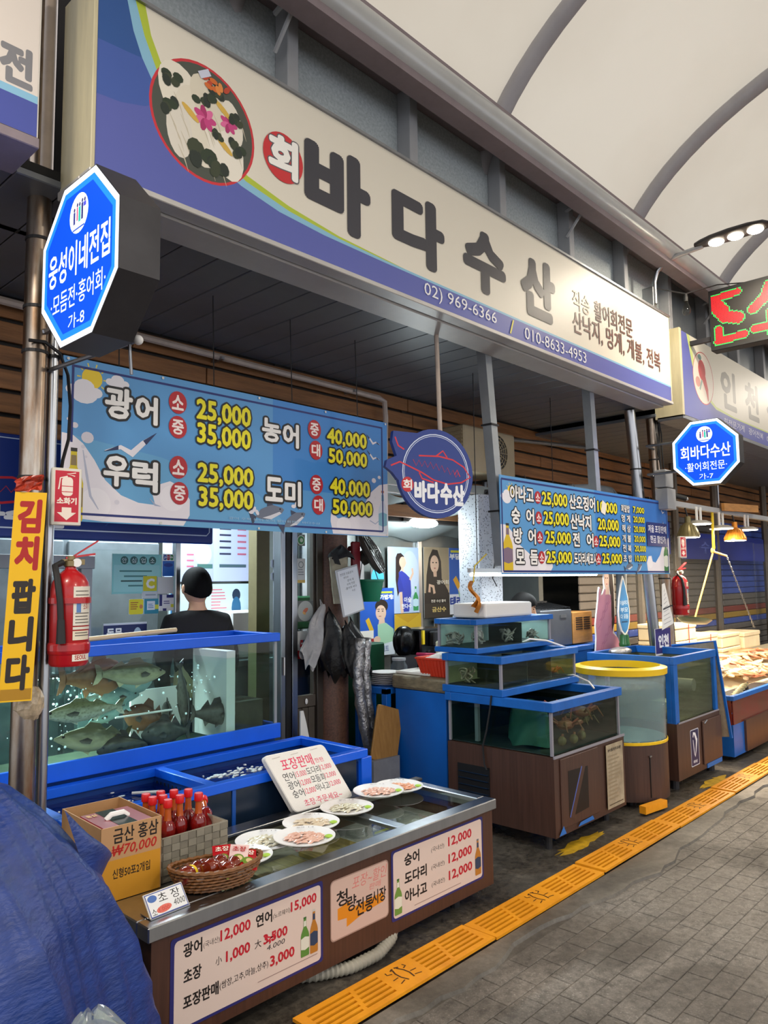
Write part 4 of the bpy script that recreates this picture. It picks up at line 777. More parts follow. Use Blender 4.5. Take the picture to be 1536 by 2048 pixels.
# sauce bottles in a grey woven basket
mat('strap_grey', '#8a8474', .55, var=.15, vscale=12); mat('strap_dark', '#7d7768', .55, var=.15, vscale=12); mat('strap_line', '#c4bca6', .6); mat('sauce', '#8f1410', .12, col2='#5c0a0a', vscale=8, coat=.5); mat('sauce_neck', '#b4521c', .12, coat=.5); mat('cap_red', '#d0181c', .35)
BX0, BX1, BY0, BY1, BH = 1.552, 1.84, 2.615, 2.86, .16
S = thing('woven_basket', 'square grey strap-woven basket holding sauce bottles', 'basket', (BX0, BY0, ZT+.001)); z0 = ZT+.002
def strips(nm, O, d, w_, n_out):
    nx = max(1, round(w_/.034)); nz = 6; mb = MB(); O = Vector(O); d = Vector(d); nv_ = Vector(n_out)
    mb.prism([(0, 0), (w_, 0), (w_, BH), (0, BH)], O-nv_*.004, d, (0, 0, 1), .001); LN = build(nm+'_lining', mb, 'strap_line', S)
    for i in range(nx):
        for j in range(nz):
            c = O+d*((i+.5)*w_/nx)+Z_*((j+.5)*BH/nz)+nv_*(.0035 if (i+j) % 2 else .001)
            M = Matrix((d, nv_, Z_)).transposed(); build('strap', MB().obox(c, (w_/nx*.93, .003, BH/nz*.93), M), 'strap_grey' if (i+j) % 2 else 'strap_dark', LN)
strips('front', (BX0, BY0, z0), (1, 0, 0), BX1-BX0, (0, -1, 0)); strips('side', (BX1, BY0, z0), (0, 1, 0), BY1-BY0, (1, 0, 0)); strips('side', (BX0, BY0, z0), (0, 1, 0), BY1-BY0, (-1, 0, 0)); strips('back', (BX0, BY1, z0), (1, 0, 0), BX1-BX0, (0, 1, 0))
build('rim', MB().tube([(BX0, BY0, z0+BH), (BX1, BY0, z0+BH), (BX1, BY1, z0+BH), (BX0, BY1, z0+BH)], .004, 6, closed=True), 'strap_grey', S); box_('base', S, 'strap_dark', BX0, BX1, BY0, BY1, z0, z0+.004)
def sauce(lab, x, y, z, rot=None):
    S = thing('sauce_bottle', lab, 'bottle', (x, y, z), 0, 'red-capped chilli sauce bottles', rot=rot); L = lambda n, mb, m: build(n, mb, m, S, world=False, smooth=True)
    L('body', MB().lathe([(.026, 0), (.028, .004), (.028, .085), (.031, .10), (.031, .115), (.026, .132), (.0165, .145), (.0135, .15)], 18), 'sauce'); L('neck', MB().lathe([(.0155, .148), (.0135, .165), (.0125, .192), (.0125, .2)], 16), 'sauce_neck'); L('cap', MB().lathe([(.0165, .196), (.0175, .199), (.0175, .222), (.0155, .226), (.0001, .227)], 18), 'cap_red'); return S
for i, (x, y, lab) in enumerate(((1.605, 2.835, 'leftmost of the red-capped sauce bottles, back row'), (1.600, 2.775, 'red-capped sauce bottle left of centre in the grey basket'), (1.665, 2.825, 'second red-capped sauce bottle of the back row'), (1.640, 2.765, 'red-capped sauce bottle in the middle of grey basket'), (1.710, 2.800, 'third red-capped sauce bottle of the back row'), (1.685, 2.715, 'red-capped sauce bottle nearest the basket front'), (1.755, 2.765, 'red-capped sauce bottle fourth from the left, in front'), (1.620, 2.695, 'front-left red-capped sauce bottle beside the carton'), (1.752, 2.685, 'rightmost of the standing red-capped sauce bottles'))):
    sauce(lab, x, y, z0+.05)
S = sauce('red-capped sauce bottle lying at the basket right corner', 1.80, 2.70, z0+.11, (radians(70), 0, radians(150)))
# wicker tray with small bottles and packets
mat('wicker', '#7d4f22', .5, var=.3, vscale=20); mat('wicker_d', '#5e3816', .55)
c = Vector((1.68, 2.455, ZT+.001)); wr = Matrix.Rotation(-.33, 3, 'Z')
S = thing('wicker_basket', 'oval brown wicker basket of small sauces on counter corner', 'basket', c)
def wp(a, k, z): return c+wr@Vector((.168*k*cos(a), .092*k*sin(a), z))
build('bottom_weave', MB().add([wp(2*pi*i/28, .72, .004) for i in range(28)], [tuple(range(28))]), 'wicker_d', S)
for j in range(6):
    z = .008+.0125*j; k = .74+.26*(j/5)**.7
    build('weaver', MB().tube([wp(2*pi*i/56, k*(1+(.018 if (i+j) % 2 else -.018)), z+.003*cos(4*pi*i/56)*(j/5)) for i in range(56)], .0048, 5, closed=True), 'wicker', S)
for i in range(26):
    a = 2*pi*i/26; build('stake', MB().tube([wp(a, .72, .002), wp(a+.12, .87, .04), wp(a+.26, 1.0, .078+.004*cos(2*a))], .0035, 4), 'wicker_d', S)
build('rim_braid', MB().tube([wp(2*pi*i/64, 1.01+.012*(i % 2), .081+.006*cos(4*pi*i/64)+.003*(i % 2)) for i in range(64)], .008, 6, closed=True), 'wicker', S)
mat('label_yellow', '#e8c81c', .45); mat('sauce_brown', '#7c2a10', .1, col2='#5a1408', vscale=6, coat=.6)
def mini(lab, off, rz, tilt=0.):
    q = c+wr@Vector(off); S = thing('mini_sauce_bottle', lab, 'bottle', q, 0, 'small round sauce bottles in the wicker basket', rot=(0, radians(90)+tilt, rz)); L = lambda n, mb, m: build(n, mb, m, S, world=False, smooth=True)
    L('body', MB().lathe([(.004, -.062), (.026, -.06), (.033, -.045), (.033, -.022), (.027, -.01), (.027, 0), (.034, .014), (.034, .036), (.022, .052), (.012, .058)], 18), 'sauce_brown'); L('cap', MB().lathe([(.014, .056), (.014, .072), (.0001, .073)], 12), 'label_yellow' if 'yellow' in lab else 'cap_red'); 'yellow' in lab and L('label_band', MB().lathe([(.0275, -.01), (.0285, -.009), (.0285, .0), (.0275, .001)], 16), 'label_yellow')
mini('small brown sauce bottle with yellow cap lying at left in wicker basket', (-.09, -.01, .065), .3); mini('small brown sauce bottle lying in middle of wicker basket', (-.005, -.005, .072), .35, .1); mini('small brown sauce bottle with yellow cap at the wicker basket front', (-.06, .03, .055), .1); mini('small brown sauce bottle deep in the wicker basket right half', (.05, -.02, .06), .5)
def packet(lab, off, rot, cols):
    q = c+wr@Vector(off); S = thing('sauce_packet', lab, 'packet', q, 0, 'foil sauce packets in the wicker basket', rot=rot)
    build('foil', MB().grid(lambda a, b: Vector(((a-.5)*.07, (b-.5)*.095, .006*sin(pi*a)*sin(pi*b))), 6, 6), 'foil_'+cols, S, world=False, smooth='all')
    p = Print((0, 0, .0075), (1, 0, 0), (0, 1, 0)); p.ell(0, -.012, .022, .018, '#6c8c2c', 14); p.ell(.004, -.01, .012, .01, '#d8c08a', 10); p.text('초장', -.025, .025, .016, .036, '#f0e6d8' if cols == 'red2' else '#b01c20', .02); p.build('print', S, world=False)
mat('foil_red2', '#b8141e', .25, coat=.4); mat('foil_pink', '#e8c8c4', .25, coat=.4); mat('foil_green', '#b8c45a', .3, coat=.4)
packet('red foil packet standing at the back of wicker basket', (.035, .04, .085), (radians(38), 0, -.5), 'red2'); packet('pale pink foil packet standing at right in wicker basket', (.085, .0, .088), (radians(40), .1, -.7), 'pink'); packet('red foil packet at the right rim of wicker basket', (.115, -.015, .076), (radians(30), .15, -.5), 'red2'); packet('green and red foil packet low in the wicker basket', (.02, -.035, .06), (.35, .1, .3), 'green')
# chojang price card in acrylic stand
O = Vector((1.365, 2.365, ZT+.002)); u = Vector((1, .06, 0)).normalized(); v = Vector((-.05, .62, .78)); v = (v-u*v.dot(u)).normalized()
S = thing('price_card', 'handwritten price card in a clear tilted stand at counter corner', 'price card', O); build('acrylic', MB().prism([(0, 0), (.155, 0), (.155, .085), (0, .085)], O, u, v, -.006), 'offwhite', S, bevel=.002)
build('stand_foot', MB().prism([(0, 0), (.155, 0), (.155, .07), (0, .07)], O, u, (0, 1, 0), .003), 'steel', S)
p = Print(O, u, v); p.rect(.004, .151, .004, .081, '#41539a'); p.rect(.007, .148, .007, .078, '#e3e4e4'); p.ell(.028, .063, .018, .012, '#4b6fb2', 16); T = p.text; T('초 장', .05, .135, .042, .074, '#1a181c', .0); p.ell(.06, .022, .03, .012, '#d86a5c', 16, .1); T('소', .012, .03, .01, .03, '#1a181c'); T('4000', .098, .143, .018, .038, '#2a282c', .0, slant=.2); T('1.000', .04, .08, .015, .028, '#c03a30', .0); p.build('handwriting', S)
# ================================================================ BLUE TUB, BIG FISH TANK, FISH
mat('tank_blue', '#0a5fe6', .35, var=.06); mat('tub_blue', '#1550a8', .4, var=.1); mat('tub_in', '#12408e', .35, var=.2); mat('tub_dark', '#16263a', .25, var=.3, vscale=3)
def water_mat(name, tint, rip):
    m = glass_mat(name, tint, .02, 1.0); nt = m.node_tree; N = nt.nodes; nz = N.new('ShaderNodeTexNoise'); nz.inputs['Scale'].default_value = rip; bp = N.new('ShaderNodeBump'); bp.inputs['Strength'].default_value = .35; bp.inputs['Distance'].default_value = .03
    tc = N.new('ShaderNodeTexCoord'); nt.links.new(tc.outputs['Object'], nz.inputs['Vector']); nt.links.new(nz.outputs['Fac'], bp.inputs['Height'])
    for n in N:
        if n.type in ('BSDF_GLOSSY', 'FRESNEL'): nt.links.new(bp.outputs[0], n.inputs['Normal'])
    return m
water_mat('water_surf', (.42, .55, .78), 16); glass_mat('water_tank', (.80, .93, .90), .03, .5); glass_mat('tank_glass', (.93, .98, .965), .01, 1.0); mat('foam', '#dfe6ec', .5, bump=.3, bscale=60)
mat('sludge', '#3d3a2a', .8, var=.4, vscale=14)
X0, X1, Y0, Y1, ZT = 1.36, 3.09, 3.05, 3.62, .67
S = thing('holding_tub', 'low blue two-part holding tub with foamy water behind the counter', 'tub', (X0, Y0, 0)); t = .05
for nm, a in (('front_rail', (X0, X1, Y0, Y0+t, ZT-.045, ZT)), ('back_rail', (X0, X1, Y1-t, Y1, ZT-.045, ZT)), ('side_rail', (X0, X0+t, Y0+t, Y1-t, ZT-.045, ZT)), ('side_rail', (X1-t, X1, Y0+t, Y1-t, ZT-.045, ZT)), ('cross_rail', (2.07, 2.07+t, Y0+t, Y1-t, ZT-.045, ZT-.003))): box_(nm, S, 'tank_blue', *a, bevel=.003)
box_('front_wall', S, 'tub_dark', X0+.06, X1-.08, Y0+.012, Y0+.03, .06, ZT-.045); box_('back_wall', S, 'tub_in', X0+.01, X1-.01, Y1-.03, Y1-.012, .06, ZT-.045); box_('side_wall', S, 'tub_blue', X0+.012, X0+.03, Y0+.03, Y1-.03, .06, ZT-.045); box_('side_wall', S, 'tub_blue', X1-.03, X1-.012, Y0+.03, Y1-.03, .06, ZT-.045); box_('partition', S, 'tub_in', 2.08, 2.105, Y0+.03, Y1-.03, .06, ZT-.045); box_('bottom', S, 'tub_in', X0+.01, X1-.01, Y0+.012, Y1-.012, .04, .06)
for x in (X0, X1-t): box_('corner_post', S, 'tank_blue', x, x+t+.03, Y0, Y0+.03, .0, ZT-.045, bevel=.003)
box_('front_seam', S, 'tub_blue', 2.18, 2.2, Y0+.006, Y0+.014, .06, ZT-.045)
for i in range(12): build('overflow_slot', MB().box(2.069, 2.072, Y0+.1+i*.036, Y0+.108+i*.036, ZT-.075, ZT-.06), 'black', S)
for a, b in ((X0+.03, 2.08), (2.105, X1-.03)): build('water', MB().grid(lambda p, q: Vector((a+(b-a)*p, Y0+.03+(Y1-Y0-.06)*q, ZT-.075)), 4, 4), 'water_surf', S)
rn = random.Random(9)
for cx, cy, sx, sy, n in ((1.70, 3.30, .24, .16, 170), (2.32, 3.22, .17, .07, 70), (2.5, 3.42, .34, .07, 60)):
    mb = MB()
    for i in range(n):
        x, y = cx+sx*rn.gauss(0, .5), cy+sy*rn.gauss(0, .5)
        if X0+.05 < x < X1-.05 and Y0+.05 < y < Y1-.05: mb.ball((x, y, ZT-.074), (rn.uniform(.004, .022), rn.uniform(.004, .012), rn.uniform(.003, .007)), 6, 4)
    o = build('foam', mb, 'foam', S, smooth='all'); o['kind'] = 'stuff'
build('air_hose', MB().tube([(1.44, 3.33, ZT-.07), (1.55, 3.22, ZT-.065), (1.75, 3.18, ZT-.06), (1.93, 3.24, ZT-.058), (1.97, 3.36, ZT-.06), (1.88, 3.45, ZT-.065)], .007, 6), 'plate_white', S, smooth=True)
# --- the tank
X0, X1, Y0, Y1 = 1.33, 2.93, 3.66, 4.08; ZB, ZT = .70, 1.30
S = thing('fish_tank', 'large glass tank of live fish with bright blue rails', 'fish tank', (X0, Y0, 0))
box_('base_cabinet', S, 'tub_blue', X0, X1, Y0+.02, Y1, 0.006, ZB-.02); box_('tank_floor', S, 'sludge', X0, X1, Y0, Y1, ZB-.02, ZB+.01)
for nm, a in (('bottom_rail', (X0, X1+.01, Y0-.025, Y0, ZB-.02, ZB+.065)), ('top_rail', (X0, X1+.01, Y0-.02, Y0+.025, ZT-.05, ZT)), ('top_rail', (X0, X1+.01, Y1-.025, Y1+.02, ZT-.045, ZT)), ('top_rail', (X1-.035, X1+.01, Y0+.025, Y1-.025, ZT-.05, ZT-.002)), ('bottom_rail', (X1, X1+.02, Y0, Y1, ZB-.02, ZB+.06))): box_(nm, S, 'tank_blue', *a, bevel=.003)
for nm, a in (('front_pane', (X0, X1-.02, Y0, Y0+.008, ZB+.01, ZT-.045)), ('side_pane', (X1-.012, X1-.004, Y0+.008, Y1, ZB+.01, ZT-.045)), ('back_pane', (X0, X1-.02, Y1-.008, Y1, ZB+.01, ZT-.045))): box_(nm, S, 'tank_glass', *a)
box_('corner_bar', S, 'galv', X1-.02, X1, Y0, Y0+.012, ZB+.05, ZT-.05)
build('water', MB().box(X0+.002, X1-.015, Y0+.010, Y1-.010, ZB+.011, ZT-.13), 'water_tank', S)
box_('partition', S, 'white', 2.60, 2.66, Y0+.05, Y1-.02, ZB+.011, ZT-.09); box_('filter_mat', S, 'sludge', 2.68, X1-.03, Y0+.1, Y1-.05, ZB+.011, ZB+.2)
box_('foam_sheet', S, 'plate_white', 2.18, 2.5, Y1-.05, Y1-.03, ZB+.03, ZB+.3)
mat('led_white', '#e8fbff', .4, emit=7)
LB = build('led_bar', MB().box(1.55, 2.02, Y1-.10, Y1-.07, ZT-.175, ZT-.16), 'dark_steel', S)
for i in range(24): build('led', MB().ball((1.565+i*.0195, Y1-.085, ZT-.178), .0042, 6, 4), 'led_white', LB)
lamp('tank_led', 'AREA', (1.78, Y1-.085, ZT-.18), 14, (.8, 1, .98), .45, .02)
rn = random.Random(21); mb = MB(); mat('bubble', '#e6fbff', .2, emit=.35)  # bubbles carry a faint glow of their own, put into the material
for i in range(150):
    x = rn.choice((rn.gauss(1.62, .08), rn.gauss(1.78, .1), rn.gauss(2.5, .03), rn.uniform(1.5, 2.55))); mb.ball((x, rn.uniform(Y0+.05, Y1-.05), rn.uniform(ZB+.1, ZT-.15)), rn.choice((.0025, .0035, .005, .007)), 6, 4)
o = build('bubbles', mb, 'bubble', S, smooth='all'); o['kind'] = 'stuff'
box_('sunken_rod', S, 'plate_white', 1.95, 2.28, Y0+.10, Y0+.11, ZB+.21, ZB+.218)
# --- fish
def fish_mat(name, back, belly, spots=None, scale=1.):
    m = bpy.data.materials.new(name); m.use_nodes = True; MATS[name] = m; nt = m.node_tree; N = nt.nodes; L = nt.links; b = N['Principled BSDF']; b.inputs['Roughness'].default_value = .3
    tc = N.new('ShaderNodeTexCoord'); sp = N.new('ShaderNodeSeparateXYZ'); L.new(tc.outputs['Generated'], sp.inputs[0]); nz = N.new('ShaderNodeTexNoise'); nz.inputs['Scale'].default_value = 9; L.new(tc.outputs['Generated'], nz.inputs['Vector'])
    ad = N.new('ShaderNodeMath'); ad.operation = 'MULTIPLY_ADD'; ad.inputs[1].default_value = .25; L.new(nz.outputs['Fac'], ad.inputs[0]); L.new(sp.outputs['Z'], ad.inputs[2])
    r = N.new('ShaderNodeValToRGB'); L.new(ad.outputs[0], r.inputs[0]); r.color_ramp.elements[0].position = .42; r.color_ramp.elements[1].position = .78; r.color_ramp.elements[0].color = (*lin(belly), 1); r.color_ramp.elements[1].color = (*lin(back), 1)
    src = r.outputs[0]
    if spots:
        v = N.new('ShaderNodeTexVoronoi'); v.inputs['Scale'].default_value = spots; mp = N.new('ShaderNodeMapping'); mp.inputs['Scale'].default_value = (1, .3, .4); L.new(tc.outputs['Generated'], mp.inputs[0]); L.new(mp.outputs[0], v.inputs['Vector']); r2 = N.new('ShaderNodeValToRGB'); r2.color_ramp.elements[0].color = (.35, .35, .3, 1); r2.color_ramp.elements[1].position = .5; L.new(v.outputs['Distance'], r2.inputs[0])
        mx = N.new('ShaderNodeMix'); mx.data_type = 'RGBA'; mx.blend_type = 'MULTIPLY'; mx.inputs[0].default_value = .8; L.new(src, mx.inputs[6]); L.new(r2.outputs[0], mx.inputs[7]); src = mx.outputs[2]
    L.new(src, b.inputs['Base Color'])
fish_mat('fish_bass', '#54533c', '#d2cca8'); fish_mat('fish_red', '#583a2c', '#b07c58'); fish_mat('fish_dark', '#2e2f2e', '#66645c', 14); fish_mat('fish_mullet', '#6a6a4c', '#d2d4c2', 26); fish_mat('fish_pale', '#5c8488', '#a8cccb')
def fish(lab, x, y, z, L, H, rz, ry=0., m='fish_bass', kind='bass', curl=0.):
    if y > 3.6: L *= 1.18; H *= 1.2; y = min(max(y, 3.74), 3.95)
    P = {'bass': [(0, .10), (.06, .30), (.16, .62), (.30, .92), (.42, 1.0), (.56, .9), (.72, .58), (.84, .32), (.9, .24)], 'rock': [(0, .14), (.06, .45), (.16, .80), (.30, 1.0), (.45, .98), (.6, .78), (.74, .48), (.84, .32), (.9, .28)]}[kind]
    mb = MB(); n = 14
    for (t, h) in P:
        yy = curl*(t-.3)**2*(1 if t > .3 else 0)*L
        for j in range(n):
            a = 2*pi*j/n; mb.v.append((-(t-.45)*L, yy+cos(a)*h*H*.27, sin(a)*h*H/2+(0 if sin(a) > 0 else -.0)))
    for i in range(len(P)-1):
        for j in range(n): mb.f.append((i*n+j, i*n+(j+1) % n, (i+1)*n+(j+1) % n, (i+1)*n+j)); mb.m.append(0)
    mb.f.append(tuple(range(n))); mb.m.append(0); yt = curl*.6**2*L
    def fin(pts, th=.004):
        k = len(pts); mb.add([(a, b-th/2, c) for a, b, c in pts]+[(a, b+th/2, c) for a, b, c in pts], [tuple(range(k)), tuple(reversed(range(k, 2*k)))]+[(i, (i+1) % k, k+(i+1) % k, k+i) for i in range(k)])
    fin([(-.43*L, yt*.9, .1*H), (-.50*L, yt*1.1, .38*H), (-.56*L, yt*1.25, .42*H), (-.52*L, yt*1.1, 0), (-.56*L, yt*1.25, -.42*H), (-.50*L, yt*1.1, -.36*H), (-.43*L, yt*.9, -.1*H)])
    hgt = .26 if kind == 'rock' else .17
    fin([(.14*L, 0, .42*H), (.06*L, 0, (.5+hgt)*H), (-.06*L, 0, (.48+hgt*.8)*H), (-.12*L, 0, .40*H)]); fin([(-.14*L, 0, .36*H), (-.2*L, 0, (.36+hgt)*H), (-.32*L, 0, .26*H), (-.34*L, 0, .16*H)]); fin([(-.12*L, 0, -.36*H), (-.2*L, 0, -.55*H), (-.26*L, 0, -.26*H)]); fin([(.12*L, 0, -.44*H), (.03*L, 0, -.62*H), (.02*L, 0, -.46*H)])
    o = build('fish', mb, m, smooth=True); o.location = (x, y, z); o.rotation_euler = (0, ry, rz); tag(o, lab, 'fish', 'live fish in the large tank')
    s_ = -1
    for s_ in (-1, 1):
        build('eye', MB().ball((.36*L, s_*.105*H, .12*H), (.018*L, .008, .018*L), 10, 6), 'black_gloss', o, world=False, smooth=True)
        build('pectoral_fin', MB().add([(.19*L, s_*.25*H, -.02*H), (.10*L, s_*.30*H, .10*H), (.04*L, s_*.33*H, .02*H), (.06*L, s_*.32*H, -.14*H), (.15*L, s_*.27*H, -.12*H)], [(0, 1, 2, 3, 4)]), 'fish_dark', o, world=False)
    return o
ZF = ZB
fish('large silver sea bass swimming right near the top of tank', 2.04, 3.73, 1.135, .34, .105, 0, .06); fish('reddish brown fish beside the silver bass at top of tank', 1.87, 3.80, 1.13, .30, .155, .1, .0, 'fish_red', 'rock', .3)
fish('patterned silver mullet at the left tank wall heading left', 1.75, 3.71, .975, .36, .085, pi, .0, 'fish_mullet'); fish('olive bass resting low left in the tank', 1.82, 3.70, .83, .36, .105, pi-.1, -.12, 'fish_bass', 'bass', -.5)
fish('dark rockfish lying on the tank floor in the middle', 2.22, 3.72, .80, .26, .115, pi+.05, -.06, 'fish_dark', 'rock'); fish('black rockfish on the tank floor at right', 2.56, 3.76, .855, .26, .105, 0, .12, 'fish_dark', 'rock')
fish('dark slim fish hanging head down in the tank', 2.37, 3.80, .955, .34, .07, .3, 1.42, 'fish_dark', 'bass'); fish('pale fish in the middle of the tank behind bubbles', 2.02, 3.92, 1.0, .28, .09, 0, .05, 'fish_pale'); fish('dark-headed pale fish under the silver bass', 2.12, 3.92, 1.07, .22, .11, -.1, .1, 'fish_pale', 'rock')
fish('brown rockfish nosing down near the tank floor', 2.16, 3.84, .875, .22, .12, pi-.6, -.3, 'fish_red', 'rock'); fish('dark grey rockfish lying at lower left tank corner', 1.98, 3.74, .765, .26, .10, pi, 0, 'fish_dark', 'rock'); fish('small grey fish near the white rod in tank', 2.32, 3.88, .89, .18, .08, 1.2, 0, 'fish_dark', 'rock'); fish('pale flat fish drifting at middle left of tank', 1.95, 3.85, .92, .2, .06, pi, .25, 'fish_pale')
S = thing('net_handle', 'pale wooden net handle lying across the tank rim', 'handle', (1.5, 3.62, 1.31)); build('rod', MB().tube([(1.40, 3.70, 1.318), (2.32, 3.80, 1.345)], .013, 10), 'rod_wood', S, smooth=True) if mat('rod_wood', '#d8bf94', .5, var=.1, vscale=3, vstretch=(1, 8, 8)) else 0
# --- blue tarpaulin over goods at the front left
m = mat('tarp', '#17357c', .40, var=.3, vscale=9, vstretch=(1, 1, 3), bump=.22, bscale=34)
S = thing('tarpaulin', 'dark blue tarpaulin draped over goods in the left foreground', 'tarpaulin', (.9, 2.3, 0)); rn = random.Random(8)
ph = [rn.uniform(0, 6.3) for _ in range(12)]
PR = [(1.10, .02), (1.085, .15), (1.04, .27), (.95, .37), (.84, .46), (.72, .545), (.58, .60), (.43, .645), (.28, .68), (.13, .70), (.01, .72)]
def drape(a, b):
    an = 2*pi*a; k = b*(len(PR)-1); i = min(int(k), len(PR)-2); t_ = k-i; z = PR[i][0]*(1-t_)+PR[i+1][0]*t_; r = PR[i][1]*(1-t_)+PR[i+1][1]*t_
    f = max(0, b-.12)/.88; fold = (.036*sin(5*an+ph[0]+1.8*b)+.034*(1-abs(sin(4.5*an+ph[1]-1.6*b))**.5*2)+.016*(1-abs(sin(9*an+ph[4]+2.2*b))**.5*2)+.010*sin(19*an+ph[2]+4*b)+.004*sin(41*an+11*b))*f**.5
    return Vector((.60+(r+fold)*cos(an), 2.33+(r*.82+fold)*sin(an), max(.01, z+.02*sin(4*an+ph[3])*(1-b)+.012*sin(9*an+8*b))))
build('sheet', MB().grid(drape, 220, 44, True), 'tarp', S, smooth='all')
fA, fB, fC = Vector((1.0, 2.22, .955)), Vector((1.215, 2.36, .735)), Vector((1.08, 2.20, .70))
build('folded_corner', MB().grid(lambda a, b: (fA.lerp(fC, b)).lerp(fB, a*(1-.12*sin(pi*b)))+Vector((.0, -.05, .03))*sin(pi*b)*sin(pi*a*.8), 10, 10), 'tarp', S, smooth='all')
S = thing('plastic_bag', 'clear bag of green produce at the bottom left', 'bag', (1.0, 1.72, 0)); glass_mat('bag_clear', (.9, .94, .9), .15, 1.0, .25)
mat('greens', '#3f8a5a', .5, var=.5, vscale=16)
BX, BY, BZ = .875, 1.74, .545
build('contents', MB().grid(lambda a, b: Vector((BX+.065*cos(2*pi*a)*sin(pi*b)+.006*sin(54*a), BY+.05*sin(2*pi*a)*sin(pi*b), BZ-.04*cos(pi*b))), 18, 10, True), 'greens', S, smooth='all'); build('film', MB().grid(lambda a, b: Vector((BX+(.07*(1-b)**.7+.014+.008*sin(14*pi*a)*b)*cos(2*pi*a)-.02*b, BY+(.055*(1-b)**.7+.012)*sin(2*pi*a), BZ+.01+.075*b+.012*sin(10*pi*a)*b)), 22, 8, True), 'bag_clear', S, smooth='all')
box_('crate', S, 'dark_steel', .76, 1.0, 1.64, 1.82, 0.0, .495, bevel=.01)
# ================================================================ STALL INTERIOR
mat('wall_grey', '#5f6361', .6, var=.2, vscale=3); mat('wall_olive', '#6a6140', .6, var=.15); mat('fridge', '#7d858a', .35, .4, var=.35, vscale=3); mat('concrete_col', '#8b8d92', .6, var=.2, vscale=8)
mat('door_brown', '#4a423b', .45, .3, var=.15); mat('door_panel', '#5d554c', .5, .2, var=.2)
struct('wall_back', MB().box(-2, 18, 5.9, 6.0, 0, 3.3), 'wall_grey'); struct('ceiling', MB().box(-2, 18, 4.25, 6.0, 2.55, 2.62), 'wall_grey')
struct('wall_left', MB().box(1.05, 1.12, 4.2, 5.9, 0, 2.55), 'wall_grey'); struct('wall_divider', MB().box(3.95, 4.02, 4.75, 5.9, 0, 2.55), 'wall_grey')
struct('wall_right', MB().box(6.62, 6.7, 4.1, 5.9, 0, 2.55), 'wall_grey')
S = thing('refrigerator', 'grey upright refrigerator behind the man', 'refrigerator', (1.9, 4.9, 0)); box_('body', S, 'fridge', 1.5, 2.9, 5.0, 5.6, .006, 1.95, bevel=.01)
for x in (1.52, 2.22): box_('door', S, 'fridge', x, x+.67, 4.975, 4.998, .1, 1.9, bevel=.006)
for x, D_ in zip((2.12, 2.26), [c_ for c_ in S.children if c_.name.startswith('door')]): box_('handle', D_, 'steel', x, x+.025, 4.945, 4.975, .9, 1.3, bevel=.004)
S = thing('glass_screen', 'glass screen with grey frame behind the tank', 'screen', (1.3, 4.45, 0)); box_('pane', S, 'glass', 2.14, 2.70, 4.452, 4.458, 1.0, 1.82); box_('frame', S, 'galv', 2.06, 2.13, 4.43, 4.48, .0, 1.76, bevel=.003); box_('frame', S, 'galv', 1.3, 2.14, 4.42, 4.47, 1.70, 1.78, bevel=.003); box_('frame', S, 'steel', 2.70, 2.735, 4.43, 4.48, .0, 2.2, bevel=.003); box_('sill', S, 'galv', 2.06, 2.735, 4.43, 4.48, .96, 1.0)
def card(nm, lab, cat, x0, x1, z0, z1, y, fill, th=.004, group=None, mt='print'):
    S = thing(nm, lab, cat, (x0, y, z0), 0, group); box_('sheet', S, 'white', x0, x1, y, y+th, z0, z1); p = front((x0, y, z0)); fill(p, x1-x0, z1-z0); p.build('print', S, mt); return S
def rows(p, x0, x1, y0, y1, n, c, seed=0):
    rn = random.Random(seed); d = (y1-y0)/n
    for i in range(n): p.rect(x0, x0+(x1-x0)*rn.uniform(.55, 1), y0+d*i+d*.25, y0+d*i+d*.65, c)
def f_mint(p, w, h):
    p.rect(0, w, 0, h, '#8fd8d2'); p.rect(.012, w-.012, .012, h*.72, '#a4e2dc')
    for i, t in enumerate('안심업소'): p.ell(w*(.24+.19*i), h*.84, .026, .026, '#2f6660', 18); p.text(t, w*(.24+.19*i)-.015, w*(.24+.19*i)+.015, h*.84-.015, h*.84+.015, '#e6f8f4', .0)
    p.rect(.05, w*.8, h*.55, h*.59, '#4a8a84'); p.rect(.08, w*.7, h*.42, h*.46, '#4a8a84'); p.rect(.06, w*.6, h*.3, h*.34, '#35605c'); p.rect(.11, w*.62, h*.18, h*.22, '#4a8a84')
YC = 4.445
card('notice', 'mint green notice with four round letters on the glass screen', 'notice', 2.26, 2.60, 1.545, 1.795, YC, f_mint)
card('sticker', 'yellow square sticker with a white letter C', 'sticker', 2.47, 2.565, 1.56, 1.655, YC-.006, lambda p, w, h: (p.rect(0, w, 0, h, '#d8d022'), p.text('C', w*.25, w*.8, h*.2, h*.8, '#f4f4ea', .05)))
card('sticker', 'blank white square sticker right of the yellow C sticker', 'sticker', 2.572, 2.685, 1.54, 1.65, YC-.006, lambda p, w, h: p.rect(0, w, 0, h, '#d9dcd6'))
card('sticker', 'tall card-payment sticker with coloured logo on the glass screen', 'sticker', 2.605, 2.69, 1.655, 1.80, YC-.006, lambda p, w, h: (p.rect(0, w, 0, h, '#2a6fc4'), p.rect(0, w, h*.68, h, '#e8eef0'), p.rrect(w*.08, w*.34, h*.72, h*.96, .008, '#2456a8'), p.rrect(w*.37, w*.63, h*.72, h*.96, .008, '#b0243a'), p.rrect(w*.66, w*.92, h*.72, h*.96, .008, '#2c8a4a'), p.text('JCB', w*.12, w*.88, h*.79, h*.89, '#f4f4f4', .03), p.ell(w*.5, h*.5, w*.4, h*.09, '#1c3f94', 16)))
